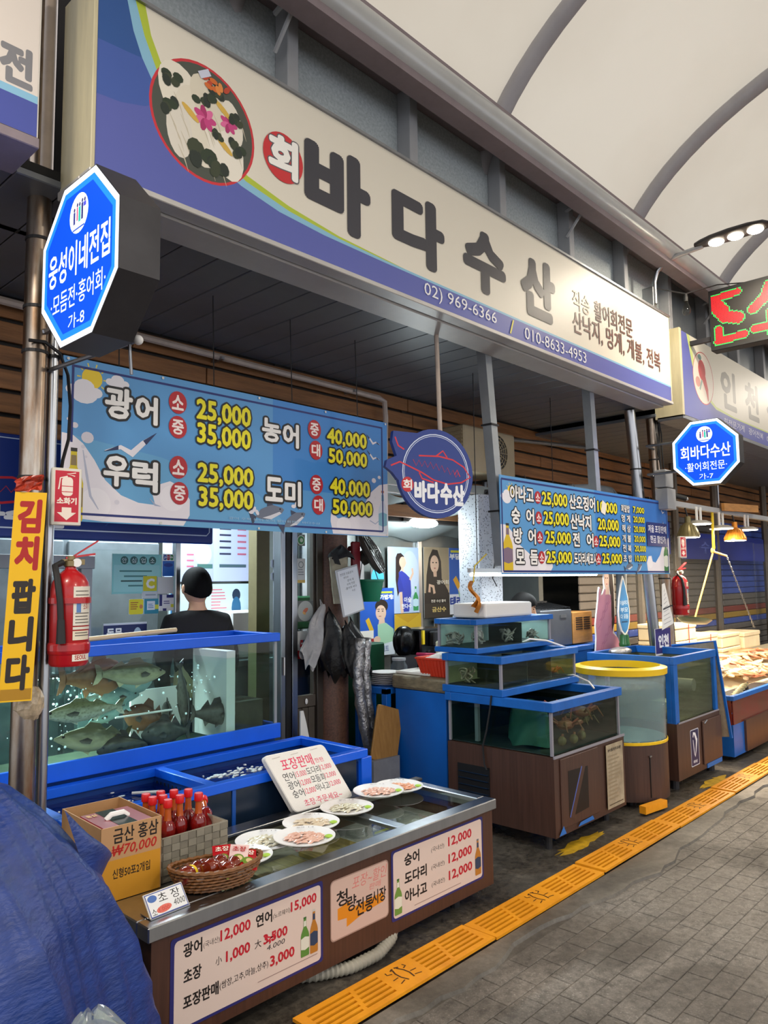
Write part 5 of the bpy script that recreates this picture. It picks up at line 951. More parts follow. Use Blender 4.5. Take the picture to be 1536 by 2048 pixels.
card('sticker', 'pale grey rounded sticker under the yellow C sticker', 'sticker', 2.465, 2.57, 1.515, 1.556, YC-.006, lambda p, w, h: (p.rect(0, w, 0, h, '#cfd8da'), p.rect(w*.2, w*.9, h*.4, h*.6, '#8c9aa0')))
card('sticker', 'teal and white checked sticker in the lower sticker row', 'sticker', 2.478, 2.58, 1.415, 1.51, YC-.006, lambda p, w, h: (p.rect(0, w, 0, h, '#2a8fa6'), p.rect(w*.2, w*.75, h*.25, h*.85, '#dfeaf0'), p.rect(w*.75, w, h*.3, h*.6, '#d8d848'), rows(p, w*.28, w*.68, h*.35, h*.7, 3, '#5a8ab8')))
card('sticker', 'yellow text sticker leftmost in the lower sticker row', 'sticker', 2.375, 2.472, 1.415, 1.51, YC-.006, lambda p, w, h: (p.rrect(0, w, 0, h, .01, '#f0e224'), rows(p, w*.1, w*.75, h*.3, h*.85, 4, '#b04a28', 3), p.ell(w*.85, h*.5, .012, .014, '#d8894a', 10)))
card('sticker', 'navy and white checked sticker rightmost in the lower row', 'sticker', 2.585, 2.69, 1.43, 1.535, YC-.006, lambda p, w, h: (p.rect(0, w, 0, h, '#e6e8ea'), p.rect(0, w*.2, h*.3, h, '#2c3274'), p.rect(w*.5, w, h*.8, h, '#2c3274'), p.rect(w*.8, w, h*.2, h*.4, '#d8d848'), p.rect(w*.25, w*.5, 0, h*.15, '#2c3274'), rows(p, w*.3, w*.75, h*.4, h*.65, 2, '#4a4a80')))
S = card('name_strip', 'navy strip with rotated white letters low on glass screen', 'sign', 2.21, 2.50, 1.2, 1.365, YC-.006, lambda p, w, h: (p.rect(0, w, 0, h, '#1c2a5c'), p.rect(0, w, h*.93, h, '#d4dbe4'), p.text('동문', w*.08, w*.42, h*.45, h*.8, '#eef2f6', .04), p.ell(w*.78, h*.45, .03, .06, '#a8c4dc', 16)))
# menu boards
def f_menu(p, w, h):
    p.rect(0, w, 0, h, '#b9c4ec'); p.rect(w*.55, w, 0, h, '#c6d2f2'); p.ell(w*.43, h*.42, .075, .085, '#d8ccc4', 18); p.ell(w*.45, h*.45, .04, .06, '#e4dcd8', 16); p.rect(w*.36, w*.54, h*.20, h*.27, '#4e7874')
    for i in range(6): p.rect(w*.62, w*.76, h*(.92-i*.1), h*(.95-i*.1), '#3a3e58'); p.rect(w*.84, w*.95, h*(.92-i*.1), h*(.95-i*.1), '#c46a84')
    p.rect(w*.62, w*.95, h*.22, h*.27, '#4e6874')
    for i in range(4): p.rect(w*.02, w*.17, h*(.36-i*.075), h*(.385-i*.075), '#55597a'); p.rect(w*.24, w*.32, h*(.4-i*.09), h*(.425-i*.09), '#c46a84')
card('menu_board', 'large pale lilac lit menu board with price columns', 'menu board', 2.98, 3.76, 1.62, 2.12, 5.05, f_menu, .03, None, 'print_soft_lit')
def f_low(p, w, h):
    p.rect(0, w, 0, h, '#cde8f0'); rows(p, w*.5, w*.7, h*.3, h*.9, 8, '#cf7a86', 2); p.rect(w*.02, w*.12, h*.1, h*.95, '#3a86c8'); p.ell(w*.82, h*.72, .04, .05, '#20344c', 14); p.ell(w*.82, h*.4, .045, .09, '#2f6a94', 14); p.rect(w*.45, w*.8, 0, h*.2, '#20348c'); p.line([(w*.42, h*.75), (w*.4, h*.3), (w*.43, 0)], .02, '#b8a82c')
card('menu_board', 'lower pale cyan drinks board left of the white appliance', 'menu board', 3.02, 3.76, 1.28, 1.60, 5.05, f_low, .02, None, 'print_soft_lit')
S = thing('appliance', 'white boxy appliance on the back counter behind the man', 'appliance', (3.45, 4.7, 1.0)); box_('body', S, 'white', 3.38, 3.72, 4.76, 5.03, 1.032, 1.39, bevel=.012); box_('grille', S, 'grey_paint', 3.63, 3.70, 4.752, 4.762, 1.12, 1.34); box_('handle', S, 'dark_steel', 3.62, 3.71, 4.74, 4.752, 1.26, 1.275)
S = thing('back_counter', 'low steel back counter inside the left stall', 'counter', (2.8, 4.65, 0)); box_('top', S, 'steel_dull', 2.92, 3.9, 4.70, 5.04, .98, 1.03, bevel=.004); box_('front', S, 'fridge', 2.94, 3.88, 4.72, 5.04, .006, .98)
S = thing('column', 'olive painted column inside the left stall', 'column', (3.45, 4.6, 0)); box_('shaft', S, 'wall_olive', 3.45, 3.57, 4.55, 4.65, 0, 2.55)
S = thing('downpipe', 'fat grey vertical pipe beside the olive column', 'pipe', (3.75, 4.62, 0)); build('pipe', MB().tube([(3.72, 4.60, 0), (3.72, 4.60, 2.5)], .06, 14), 'grey_paint', S, smooth=True)
for z in (1.72, 1.62): build('collar', MB().lathe([(.075, z), (.08, z+.01), (.08, z+.05), (.075, z+.06)], 14, (3.72, 4.6, 0)), 'grey_paint', S)
S = thing('stool_crate', 'green and grey crates stacked beside the fat pipe', 'crate', (3.62, 4.4, 0)); box_('lower_crate', S, 'tub_dark', 3.6, 3.9, 4.3, 4.5, .006, 1.24, bevel=.01); box_('upper_crate', S, 'greens', 3.63, 3.88, 4.32, 4.48, 1.26, 1.5, bevel=.01)
# door with stickers
S = struct('door_1')
for nm, a, m in (('jamb', (3.285, 3.325, 4.06, 4.14, 0, 2.3), 'steel'), ('jamb', (3.33, 3.375, 4.06, 4.14, 0, 2.3), 'black'), ('jamb', (3.378, 3.425, 4.05, 4.13, 0, 2.3), 'steel'), ('jamb', (3.605, 3.66, 4.05, 4.13, 0, 2.3), 'door_brown'), ('door_rail', (3.425, 3.605, 4.07, 4.11, .74, .82), 'door_panel'), ('door_stile', (3.585, 3.605, 4.07, 4.11, .82, 2.2), 'door_brown'), ('head', (3.285, 3.66, 4.05, 4.14, 2.2, 2.3), 'door_brown')): box_(nm, S, m, *a, bevel=.003)
box_('pane', S, 'glass', 3.425, 3.585, 4.085, 4.091, .82, 2.2)
for i in range(3): box_('lower_panel', S, 'door_panel', 3.43+i*.0585, 3.484+i*.0585, 4.075, 4.10, .03, .735, bevel=.004)
build('hinge', MB().tube([(3.30, 4.045, .98), (3.30, 4.045, 1.1)], .008, 6), 'steel', S, world=False); build('latch', MB().ball((3.51, 4.06, .78), (.012, .006, .02)), 'plate_white', S, world=False)
YD = 4.072
card('sticker', 'round green and white sticker high on the glass door', 'sticker', 3.437, 3.51, 1.86, 1.94, YD, lambda p, w, h: (p.rect(0, w, 0, h, '#6f766f'), p.ell(w/2, h/2, w*.48, w*.48, '#dfe8dc', 20), p.ell(w/2, h/2, w*.4, w*.4, '#3c8a50', 20), p.ell(w*.55, h*.5, w*.2, w*.2, '#cfe0cc', 14)))
card('sticker', 'narrow white sticker with round emblem on the glass door', 'sticker', 3.435, 3.51, 1.60, 1.77, YD, lambda p, w, h: (p.rect(0, w, 0, h, '#d0d4d4'), p.ell(w/2, h*.75, w*.32, w*.32, '#7a8488', 16), p.ell(w/2, h*.75, w*.24, w*.24, '#d0d4d4', 16), rows(p, w*.15, w*.9, h*.3, h*.6, 3, '#8a8f94'), p.rect(0, w, 0, h*.12, '#d8b868')))
card('sticker', 'large faded round sticker in the middle of the glass door', 'sticker', 3.44, 3.585, 1.33, 1.475, YD, lambda p, w, h: (p.rect(0, w, 0, h, '#666c6c'), p.ell(w/2, h/2, w*.49, w*.49, '#aeb4b2', 24), p.ell(w*.5, h*.52, w*.2, w*.1, '#c8745a', 12, .6), p.ell(w*.42, h*.4, w*.12, w*.06, '#d8a868', 10, -.5)))
card('sticker', 'white and red card sticker low on the glass door', 'sticker', 3.437, 3.555, 1.075, 1.265, YD, lambda p, w, h: (p.rect(0, w, 0, h, '#d9dad8'), p.rect(0, w, 0, h*.3, '#b01c24'), p.poly([(w*.2, h*.42), (w*.85, h*.42), (w*.9, h*.68), (w*.25, h*.68)], '#24708c'), p.poly([(w*.2, h*.42), (w*.4, h*.42), (w*.46, h*.68), (w*.25, h*.68)], '#c0303a'), p.rect(w*.3, w*.8, h*.52, h*.58, '#e8e8e8')))
S = thing('shelf_bracket', 'white triangular bracket standing at the foot of the door', 'bracket', (3.42, 3.95, 0)); build('plate', MB().prism([(0, 0), (.1, 0), (.05, .2), (.025, .28), (0, .28)], (3.38, 3.97, .46), (1, 0, 0), (0, 0, 1), -.012), 'white', S); box_('foot', S, 'white', 3.38, 3.42, 3.97, 3.98, .006, .46)
# brown granite pillar with things hung on it
mat('granite_brown', '#74503f', .5, col2='#4c352c', vscale=70); mat('bag_black', '#070708', .3, bump=.6, bscale=9, spec=.25); mat('bag_grey', '#9a9a9c', .3, var=.3, vscale=6, bump=.4, bscale=14); mat('foil', '#a9a9ab', .3, .7, var=.5, vscale=22, bump=.6, bscale=30); mat('board_white', '#d9dcdf', .4)
S = thing('pillar', 'brown speckled granite pillar hung with plastic bags', 'pillar', (3.78, 4.1, 0)); build('shaft', MB().lathe([(.14, 0), (.14, 2.5)], 20, (3.79, 4.13, 0)), 'granite_brown', S, smooth=True)
rn = random.Random(6)
def hangbag(lab, top, w, h, m, lean=0., y0=3.95, n=7):
    S = thing('plastic_bag', lab, 'bag', (top[0], y0, top[1]-h), 0, 'plastic bags hung on the granite pillar'); ph = [rn.uniform(0, 6) for _ in range(6)]
    def f_(a, b):
        an = 2*pi*a; r = (.014+(w/2)*(b**.6)*(1-.25*max(0, b-.7)/.3))*(1+.22*sin(3*an+ph[0]+2*b)*b+.12*sin(5*an+ph[1]-3*b)*b); return Vector((top[0]+lean*b*h+r*cos(an)+.012*sin(9*b+ph[3]), y0+.5*r*sin(an), top[1]-h*b+(.05*sin(2*an+ph[2])+.03*sin(5*an+ph[4]))*b))
    build('film', MB().grid(f_, 60, 14, True), m, S, smooth='all'); build('loop', MB().tube([(top[0]-.01, y0, top[1]-.01), (top[0], y0+.02, top[1]+.03), (top[0]+.01, y0, top[1]-.01)], .005, 5), m, S)
hangbag('grey plastic bag hanging leftmost on the pillar', (3.56, 1.45), .16, .38, 'bag_grey', -.25); hangbag('black plastic bag hanging in the middle of the pillar', (3.62, 1.40), .24, .42, 'bag_black', .05, 3.93); hangbag('glossy black plastic bag hanging at the pillar right', (3.76, 1.30), .2, .32, 'bag_black', .1, 3.91); hangbag('dark grey plastic bag spreading right below the whiteboard', (3.84, 1.32), .2, .36, 'bag_dk', .3, 3.94) if mat('bag_dk', '#1c1c1e', .3, bump=.6, bscale=9, spec=.25) else 0
O = Vector((3.665, 3.84, 1.355)); u = Vector((.975, 0, .22)); v = Vector((-.22, 0, .975))
S = thing('whiteboard', 'small tilted whiteboard with handwritten notes on the pillar', 'whiteboard', O); build('board', MB().prism([(0, 0), (.215, 0), (.215, .335), (0, .335)], O, u, v, -.015), 'board_white', S, bevel=.004); p = Print(O, u, v); p.rect(.004, .211, .004, .331, '#a9adb2'); p.rect(.011, .204, .011, .324, '#e2e6ec')
for i, (t, x) in enumerate((('한전문 모듬광어', .03), ('바다수', .06), ('광어 회', .09), ('우럭 전문', .08), ('-활어회 바다', .06), ('수산', .12))): p.text(t, x, min(.19, x+.016*len(t)), .285-i*.026, .303-i*.026, '#2c3038', .0)
p.build('handwriting', S)
S = thing('cap', 'black cap hanging on the granite pillar', 'cap', (3.7, 3.92, 1.72)); build('crown', MB().grid(lambda a, b: Vector((3.72+.11*cos(2*pi*a)*sin(pi*b*.5+.01), 3.92+.08*sin(2*pi*a)*sin(pi*b*.5+.01), 1.86-.09*b+.012*sin(6*pi*a))), 18, 8, True), 'cloth_black', S, smooth='all') if mat('cloth_black', '#18181c', .8, var=.3) else 0
build('brim', MB().grid(lambda a, b: Vector((3.62-.06*b+.02*a, 3.86-.02*a, 1.80-.08*a+.01*b)), 6, 6), 'cloth_black', S, smooth='all')
S = thing('work_gloves', 'beige work gloves bag hanging under the black cap', 'gloves', (3.7, 3.93, 1.48)); mat('canvas', '#b0a890', .8, var=.25, bump=.5, bscale=20); build('cloth', MB().grid(lambda a, b: Vector((3.70+(.085+.02*sin(4*2*pi*a+3*b))*(1-.35*b)*cos(2*pi*a)+.03*b, 3.93+.05*sin(2*pi*a), 1.78-.33*b)), 26, 10, True), 'canvas', S, smooth='all')
for i, (lab, P, r) in enumerate((('silver wrapped hose running down right of the pillar', [(3.84, 3.86, 1.2), (3.80, 3.85, .95), (3.82, 3.84, .75), (3.86, 3.82, .5), (3.95, 3.8, .3), (4.0, 3.75, .08)], .04), ('second silver wrapped hose beside the pillar hose', [(3.93, 3.88, 1.2), (3.9, 3.87, .95), (3.92, 3.86, .7), (3.97, 3.84, .45), (4.0, 3.82, .2), (4.08, 3.74, .06)], .034))):
    S = thing('wrapped_hose', lab, 'hose', P[-1]); Q = []
    for a, b in zip(P, P[1:]): Q += [Vector(a).lerp(Vector(b), k/6) for k in range(6)]
    build('hose', MB().tube(Q, [r*(1+.12*sin(k*1.7)) for k in range(len(Q))], 10), 'foil', S, smooth='all')
# wall fan, hanging green basket, posters
mat('fan_dark', '#4a4540', .5); mat('red_dark', '#7c1a24', .4); mat('basket_green', '#0f7a58', .45)
Mf = Matrix.Rotation(radians(38), 3, 'Z')@Matrix.Rotation(radians(62), 3, 'X'); c = Vector((4.12, 4.0, 1.82))
S = thing('wall_fan', 'dark round wall fan tilted down on a red bracket', 'fan', c)
for k, r in enumerate((.04, .07, .10, .13, .155, .17)): build('guard_ring', MB().tube([c+Mf@Vector((r*cos(2*pi*i/32), r*sin(2*pi*i/32), .05*sqrt(max(0, 1-(r/.172)**2)))) for i in range(32)], .003, 4, closed=True), 'fan_dark', S)
for i in range(24):
    a = 2*pi*i/24; build('guard_wire', MB().tube([c+Mf@Vector((q*cos(a), q*sin(a), .052*sqrt(max(0, 1-(q/.172)**2)))) for q in (.03, .08, .13, .17)], .0022, 4), 'fan_dark', S)
build('hub', MB().lathe([(.04, .045), (.035, .058), (.0001, .06)], 16, c, Mf), 'fan_dark', S, smooth=True); build('motor', MB().lathe([(.06, -.02), (.055, -.1), (.0001, -.11)], 16, c, Mf), 'fan_dark', S, smooth=True)
for i in range(3):
    a = 2*pi*i/3; build('blade', MB().add([c+Mf@Vector(q) for q in ((.03*cos(a), .03*sin(a), .0), (.15*cos(a-.4), .15*sin(a-.4), -.01), (.155*cos(a+.2), .155*sin(a+.2), .012), (.04*cos(a+.6), .04*sin(a+.6), .01))], [(0, 1, 2, 3)]), 'fan_dark', S)
build('back_guard', MB().lathe([(.172, 0), (.165, -.03), (.12, -.05), (.06, -.055)], 24, c, Mf), 'fan_dark', S, smooth=True)
build('arm', MB().tube([c-Mf@Vector((0, 0, .1)), (4.02, 4.1, 1.85), (3.93, 4.05, 1.85)], .02, 8), 'red_dark', S); box_('wall_plate', S, 'red_dark', 3.90, 3.98, 3.98, 4.02, 1.62, 1.9, bevel=.01)
S = thing('hanging_basket', 'green plastic basket hanging by wire handles', 'basket', (4.05, 3.95, 1.45)); build('pail', MB().lathe([(.075, 1.455), (.08, 1.46), (.108, 1.60), (.114, 1.605), (.114, 1.62), (.104, 1.62), (.075, 1.47), (.0001, 1.465)], 22, (4.06, 3.98, 0)), 'basket_green', S, smooth=True)
for s_ in (-1, 1): build('handle_wire', MB().tube([(4.06+s_*.1, 3.98, 1.615), (4.02, 3.98, 1.9)], .0035, 5), 'cable', S)
# glazed back wall with posters
S = struct('window_1')
mat('dim_glass', '#6d7270', .25, .1, var=.3, vscale=2)
box_('pane', S, 'dim_glass', 4.02, 6.6, 4.735, 4.75, .0, 2.5)
for x in (4.02, 4.68, 5.47, 6.56): box_('mullion', S, 'steel', x, x+.055, 4.70, 4.735, 0, 2.5, bevel=.003)
SK, HR = '#e8c4ac', '#2a1c1c'
def f_p1(p, w, h):
    p.rect(0, w, 0, h, '#b8cdea'); p.ell(w*.7, h*.6, w*.3, h*.35, '#cddcf2', 20)
    p.poly([(w*.25, h*.84), (w*.3, h*.9), (w*.42, h*.91), (w*.52, h*.86), (w*.5, h*.72), (w*.36, h*.62), (w*.34, h*.3), (w*.3, h*.25), (w*.24, h*.5)], HR); p.ell(w*.47, h*.77, w*.11, h*.085, SK, 18); p.poly([(w*.56, h*.78), (w*.6, h*.76), (w*.56, h*.74)], SK); p.rect(w*.42, w*.5, h*.62, h*.71, SK)
    p.poly([(w*.34, h*.62), (w*.44, h*.64), (w*.56, h*.6), (w*.72, h*.52), (w*.74, h*.3), (w*.66, h*.02), (w*.4, h*.02), (w*.36, h*.3)], '#2c3fae'); p.poly([(w*.36, h*.6), (w*.3, h*.45), (w*.34, h*.3), (w*.5, h*.34)], '#2438a0'); p.line([(w*.4, h*.32), (w*.42, h*.12), (w*.44, 0)], w*.09, SK); p.line([(w*.7, h*.5), (w*.8, h*.6), (w*.78, h*.68)], w*.06, SK)
    beer(p, w*.8, w*.97, h*.03, h*.4, '#2c9a58', '#c8e6f4', None, '#2a8a4c'); p.text('이슬', w*.5, w*.74, h*.16, h*.24, '#f4f6fa', .03); p.text('한다수', w*.42, w*.74, h*.07, h*.14, '#f4f6fa', .03)
def f_p2(p, w, h):
    p.rect(0, w, 0, h, '#b8a486'); p.rect(w*.62, w, h*.45, h, '#a8987c'); p.rect(0, w, 0, h*.35, '#2c2723')
    p.poly([(w*.06, h*.3), (w*.1, h*.6), (w*.2, h*.85), (w*.35, h*.97), (w*.55, h*.96), (w*.68, h*.8), (w*.7, h*.55), (w*.95, h*.38), (w, h*.2), (0, h*.2)], '#211c1c'); p.ell(w*.42, h*.76, w*.17, h*.125, '#e2bfa6', 20); p.poly([(w*.36, h*.66), (w*.5, h*.66), (w*.5, h*.58), (w*.38, h*.58)], '#d8b298')
    for x in (.36, .49): p.ell(w*x, h*.78, w*.035, h*.01, '#2c201c', 8)
    p.ell(w*.43, h*.70, w*.04, h*.009, '#b05a54', 8); p.line([(w*.2, h*.36), (w*.22, h*.46), (w*.36, h*.44), (w*.4, h*.34)], w*.09, '#dcb89e'); p.text('광어회', w*.5, w*.97, h*.47, h*.53, '#f0ece0', .02); p.rect(w*.22, w*.88, h*.2, h*.27, '#0c0b0a'); p.text('전문 수산 활어', w*.26, w*.84, h*.215, h*.255, '#f0ece0', .02); p.text('금산수', w*.3, w*.85, h*.08, h*.15, '#e0c878', .03)
def f_p3(p, w, h):
    p.rect(0, w, 0, h, '#1f5fc0'); p.rect(0, w, 0, h*.3, '#dfe6f2'); p.rect(w*.06, w*.7, h*.93, h*.965, '#d8d43c'); p.text('부담없이', w*.03, w*.75, h*.83, h*.91, '#eef2fa', .06)
    p.ell(w*.52, h*.72, w*.13, h*.075, '#241c1c', 16); p.ell(w*.54, h*.66, w*.11, h*.085, SK, 16); p.poly([(w*.3, h*.35), (w*.4, h*.52), (w*.6, h*.56), (w*.85, h*.45), (w*.9, h*.3), (w*.35, h*.2)], '#9cc8a8'); p.line([(w*.18, h*.55), (w*.4, h*.35)], w*.14, '#e0a828'); p.line([(w*.34, h*.4), (w*.46, h*.3)], w*.12, '#d8dce8'); p.ell(w*.5, h*.31, w*.1, h*.04, SK, 12)
    p.text('테라', w*.02, w*.45, h*.12, h*.26, '#1c3f9c', .05); p.text('라이트', w*.48, w*.95, h*.14, h*.25, '#5a6f9c', .02); beer(p, w*.84, w*.98, h*.14, h*.55, '#c8b83c', '#4a86c8')
def f_p4(p, w, h):
    p.rect(0, w, 0, h, '#1c5cc4'); p.rect(0, w, 0, h*.22, '#dbe6f0'); p.rect(w*.35, w*.95, h*.92, h*.95, '#c8d43c'); p.text('부담없이 가볍게!', w*.05, w*.97, h*.83, h*.9, '#eef4fa', .06)
    p.ell(w*.62, h*.73, w*.19, h*.1, '#241a18', 20); p.ell(w*.6, h*.63, w*.155, h*.115, SK, 20); p.poly([(w*.55, h*.55), (w*.7, h*.55), (w*.72, h*.45), (w*.52, h*.45)], SK)
    for x in (.53, .65): p.ell(w*x, h*.655, w*.03, h*.008, '#2c201c', 8); p.line([(w*(x-.04), h*.685), (w*(x+.04), h*.685)], .006, '#2c201c')
    p.ell(w*.57, h*.58, w*.045, h*.007, '#b46a60', 8); p.poly([(w*.5, h*.46), (w*.74, h*.48), (w*.97, h*.38), (w, h*.2), (w*.5, h*.15)], '#a8d4b4'); p.line([(w*.2, h*.55), (w*.34, h*.36)], w*.11, '#e0b428'); p.rect(w*.0, w*.38, h*.26, h*.38, '#ece8e0'); p.rect(w*.0, w*.46, h*.2, h*.26, '#b02a30'); p.ell(w*.48, h*.24, w*.1, h*.05, SK, 12); p.text('테라', w*.14, w*.48, h*.05, h*.15, '#1c3f9c', .05); p.text('라이트', w*.5, w*.82, h*.05, h*.14, '#5a6f9c', .02)
YP = 4.69
card('poster', 'poster of a woman in a blue shirt on pale sky', 'poster', 5.03, 5.46, 1.31, 1.92, YP, f_p1)
card('poster', 'brown poster of a woman with long dark hair', 'poster', 5.535, 5.92, 1.25, 1.93, YP, f_p2)
card('poster', 'blue beer poster right of the brown poster', 'poster', 5.925, 6.38, 1.27, 1.93, YP, f_p3)
card('poster', 'blue beer poster of a young man behind the bags', 'poster', 4.66, 5.10, .95, 1.545, YP-.008, f_p4)
card('poster', 'small yellow drinks poster under the brown poster', 'poster', 5.68, 5.95, 1.06, 1.24, YP, lambda p, w, h: (p.rect(0, w, 0, h, '#3c3220'), p.ell(w*.5, h*.5, w*.35, h*.42, '#e0b82c', 16), p.ell(w*.3, h*.4, w*.15, h*.2, '#ece6d4', 12), p.ell(w*.72, h*.45, w*.14, h*.2, '#ece6d4', 12), p.rect(w*.1, w*.9, h*.02, h*.16, '#d8c48a')))
card('poster', 'small pale blue poster with green bottles beside yellow one', 'poster', 5.97, 6.33, 1.05, 1.26, YP, lambda p, w, h: (p.rect(0, w, 0, h, '#b4d4e8'), beer(p, w*.2, w*.3, h*.25, h*.9, '#2f7a4c', '#dcebdc'), p.line([(w*.4, h*.6), (w*.5, h*.75), (w*.62, h*.55), (w*.72, h*.7)], .012, '#2f7a4c'), p.rect(w*.1, w*.8, h*.06, h*.16, '#5a94c8')))
card('folder', 'plain yellow board below the blue-shirt poster', 'board', 5.09, 5.46, 1.12, 1.305, YP-.02, lambda p, w, h: (p.rect(0, w, 0, h, '#d0aa28'), p.poly([(0, h), (w*.5, h*.55), (w, h)], '#c49a20')))
card('sticker', 'round sky-blue sticker beside the hanging green basket', 'sticker', 4.79, 4.96, 1.55, 1.73, YP-.02, lambda p, w, h: (p.rect(0, w, 0, h, '#6d7270'), p.ell(w/2, h/2, w*.48, h*.48, '#4ab4dc', 24)))
# lit plastic sheeting and ceiling lamp
m = bpy.data.materials.new('sheeting'); m.use_nodes = True; MATS['sheeting'] = m; nt = m.node_tree
for n in list(nt.nodes): nt.nodes.remove(n)
o_ = nt.nodes.new('ShaderNodeOutputMaterial'); d_ = nt.nodes.new('ShaderNodeBsdfDiffuse'); t_ = nt.nodes.new('ShaderNodeBsdfTranslucent'); x_ = nt.nodes.new('ShaderNodeMixShader'); d_.inputs[0].default_value = t_.inputs[0].default_value = (*lin('#d3dedd'), 1); x_.inputs[0].default_value = .5
nt.links.new(d_.outputs[0], x_.inputs[1]); nt.links.new(t_.outputs[0], x_.inputs[2]); nt.links.new(x_.outputs[0], o_.inputs[0])
S = thing('plastic_sheeting', 'white plastic sheeting strung under the timber wall', 'sheeting', (3.9, 4.0, 2.05)); rn = random.Random(13)
build('sheet', MB().grid(lambda a, b: Vector((3.95+2.6*a, 3.98+.72*b, 2.30-.28*b+.03*sin(9*a)+.02*sin(23*a+4*b)-.05*(1-b)*sin(3*pi*a)**2)), 50, 10), 'sheeting', S, smooth='all')
build('valance', MB().grid(lambda a, b: Vector((3.95+2.6*a, 3.98-.02*b+.012*sin(40*a), 2.30+.03*sin(9*a)-.05*sin(3*pi*a)**2*(1-b)+.14*b+.03*sin(14*a)*b)), 60, 4), 'sheeting', S, smooth='all')
for z in (2.37, 2.31): build('cord', MB().tube([(3.7, 3.97, z), (4.6, 3.965, z-.02), (6.5, 3.97, z+.03)], .006, 5), 'plate_white', S)
S = thing('ceiling_lamp', 'bright oval lamp glowing under the plastic sheeting', 'lamp', (4.85, 4.15, 2.08)); mat('lamp_cool', '#f2ffff', .4, emit=14); build('diffuser', MB().ball((4.93, 4.18, 2.10), (.19, .07, .045), 20, 10), 'lamp_cool', S, smooth=True); build('mount', MB().tube([(4.93, 4.18, 2.14), (4.93, 4.18, 2.24)], .02, 8), 'white', S)
lamp('stall_lamp', 'POINT', (4.93, 4.18, 2.0), 20, (.86, .98, 1), .10)
S = thing('fluorescent_tube', 'white fluorescent tube fixed under the second banner', 'lamp', (4.4, 3.32, 1.63)); mat('tube_glow', '#f6ffff', .4, emit=9); build('tube', MB().tube([(4.42, 3.3, 1.645), (6.3, 3.3, 1.645)], .013, 8), 'tube_glow', S); box_('batten', S, 'white', 4.40, 6.32, 3.285, 3.315, 1.66, 1.69); 
for x in (4.5, 5.6): build('hanger', MB().tube([(x, 3.3, 1.69), (x, 3.3, 3.15)], .003, 4), 'cable', S)
lamp('tube_light', 'AREA', (5.36, 3.3, 1.63), 14, (.9, .98, 1), 1.85, .03)
S = thing('ceiling_lamp', 'flat white strip light over the back of the left stall', 'lamp', (2.6, 4.9, 2.48)); box_('fitting', S, 'white', 2.0, 3.2, 4.75, 4.85, 2.50, 2.548, bevel=.004); build('diffuser', MB().box(2.02, 3.18, 4.76, 4.84, 2.485, 2.50), 'tube_glow', S)
lamp('left_stall_light', 'AREA', (2.6, 4.8, 2.47), 60, (.78, .93, 1), 1.1, .1)
lamp('right_back_light', 'AREA', (5.3, 5.3, 2.45), 12, (.9, .96, 1), 1.0, .1)
# terrazzo column and air conditioner
mat('terrazzo', '#b7bac0', .5); nt = MATS['terrazzo'].node_tree; b = nt.nodes['Principled BSDF']; tc = nt.nodes.new('ShaderNodeTexCoord'); v_ = nt.nodes.new('ShaderNodeTexVoronoi'); v_.inputs['Scale'].default_value = 55; r = nt.nodes.new('ShaderNodeValToRGB'); nt.links.new(tc.outputs['Object'], v_.inputs['Vector']); nt.links.new(v_.outputs['Distance'], r.inputs[0]); nt.links.new(r.outputs[0], b.inputs['Base Color']); r.color_ramp.elements[0].position = .24; r.color_ramp.elements[0].color = (.09, .09, .1, 1); r.color_ramp.elements[1].position = .30; r.color_ramp.elements[1].color = (*lin('#b4b8c0'), 1)
S = thing('column', 'pale speckled terrazzo column behind the stacked tanks', 'column', (5.12, 3.72, 0)); box_('shaft', S, 'terrazzo', 5.12, 5.44, 3.72, 3.95, 0, 2.33, bevel=.01)
build('cable', MB().tube([(5.36, 3.70, 2.3), (5.37, 3.70, 2.1), (5.32, 3.70, 1.85), (5.25, 3.695, 1.62), (5.29, 3.68, 1.55)], .005, 5), 'cable', S)
box_('switch_box', S, 'white', 5.16, 5.3, 3.66, 3.715, 1.24, 1.42, bevel=.006)
S = thing('air_conditioner', 'beige outdoor air conditioner unit on the timber wall', 'air conditioner', (4.8, 3.7, 2.5)); mat('ac_beige', '#9a8a6c', .5, var=.1); box_('case', S, 'ac_beige', 4.88, 5.62, 3.68, 3.98, 2.50, 2.88, bevel=.012)
for i in range(11): box_('side_louvre', S, 'ac_beige', 4.872, 4.882, 3.70, 3.95, 2.53+i*.03, 2.545+i*.03)
cA = Vector((5.32, 3.672, 2.69)); Ma = Matrix.Rotation(pi/2, 3, 'X'); build('fan_recess', MB().lathe([(.155, 0), (.155, .004), (.0001, .004)], 28, cA, Ma), 'black', S)
for r_ in (.04, .07, .1, .13, .155): build('grille_ring', MB().tube([cA+Vector((r_*cos(2*pi*i/28), -.008, r_*sin(2*pi*i/28))) for i in range(28)], .004, 4, closed=True), 'ac_beige', S)
for i in range(8): a = pi*i/8; build('grille_bar', MB().tube([cA+Vector((-.155*cos(a), -.01, -.155*sin(a))), cA+Vector((.155*cos(a), -.01, .155*sin(a)))], .003, 4), 'ac_beige', S)
for x in (4.95, 5.52): build('bracket', MB().tube([(x, 3.7, 2.49), (x, 4.12, 2.49), (x, 4.12, 2.25), (x, 3.75, 2.49)], .012, 4), 'dark_steel', S)
build('pipe', MB().tube([(4.9, 3.75, 2.6), (4.84, 3.72, 2.55), (4.8, 3.72, 2.42), (4.9, 3.8, 2.36)], .012, 6), 'cable', S)
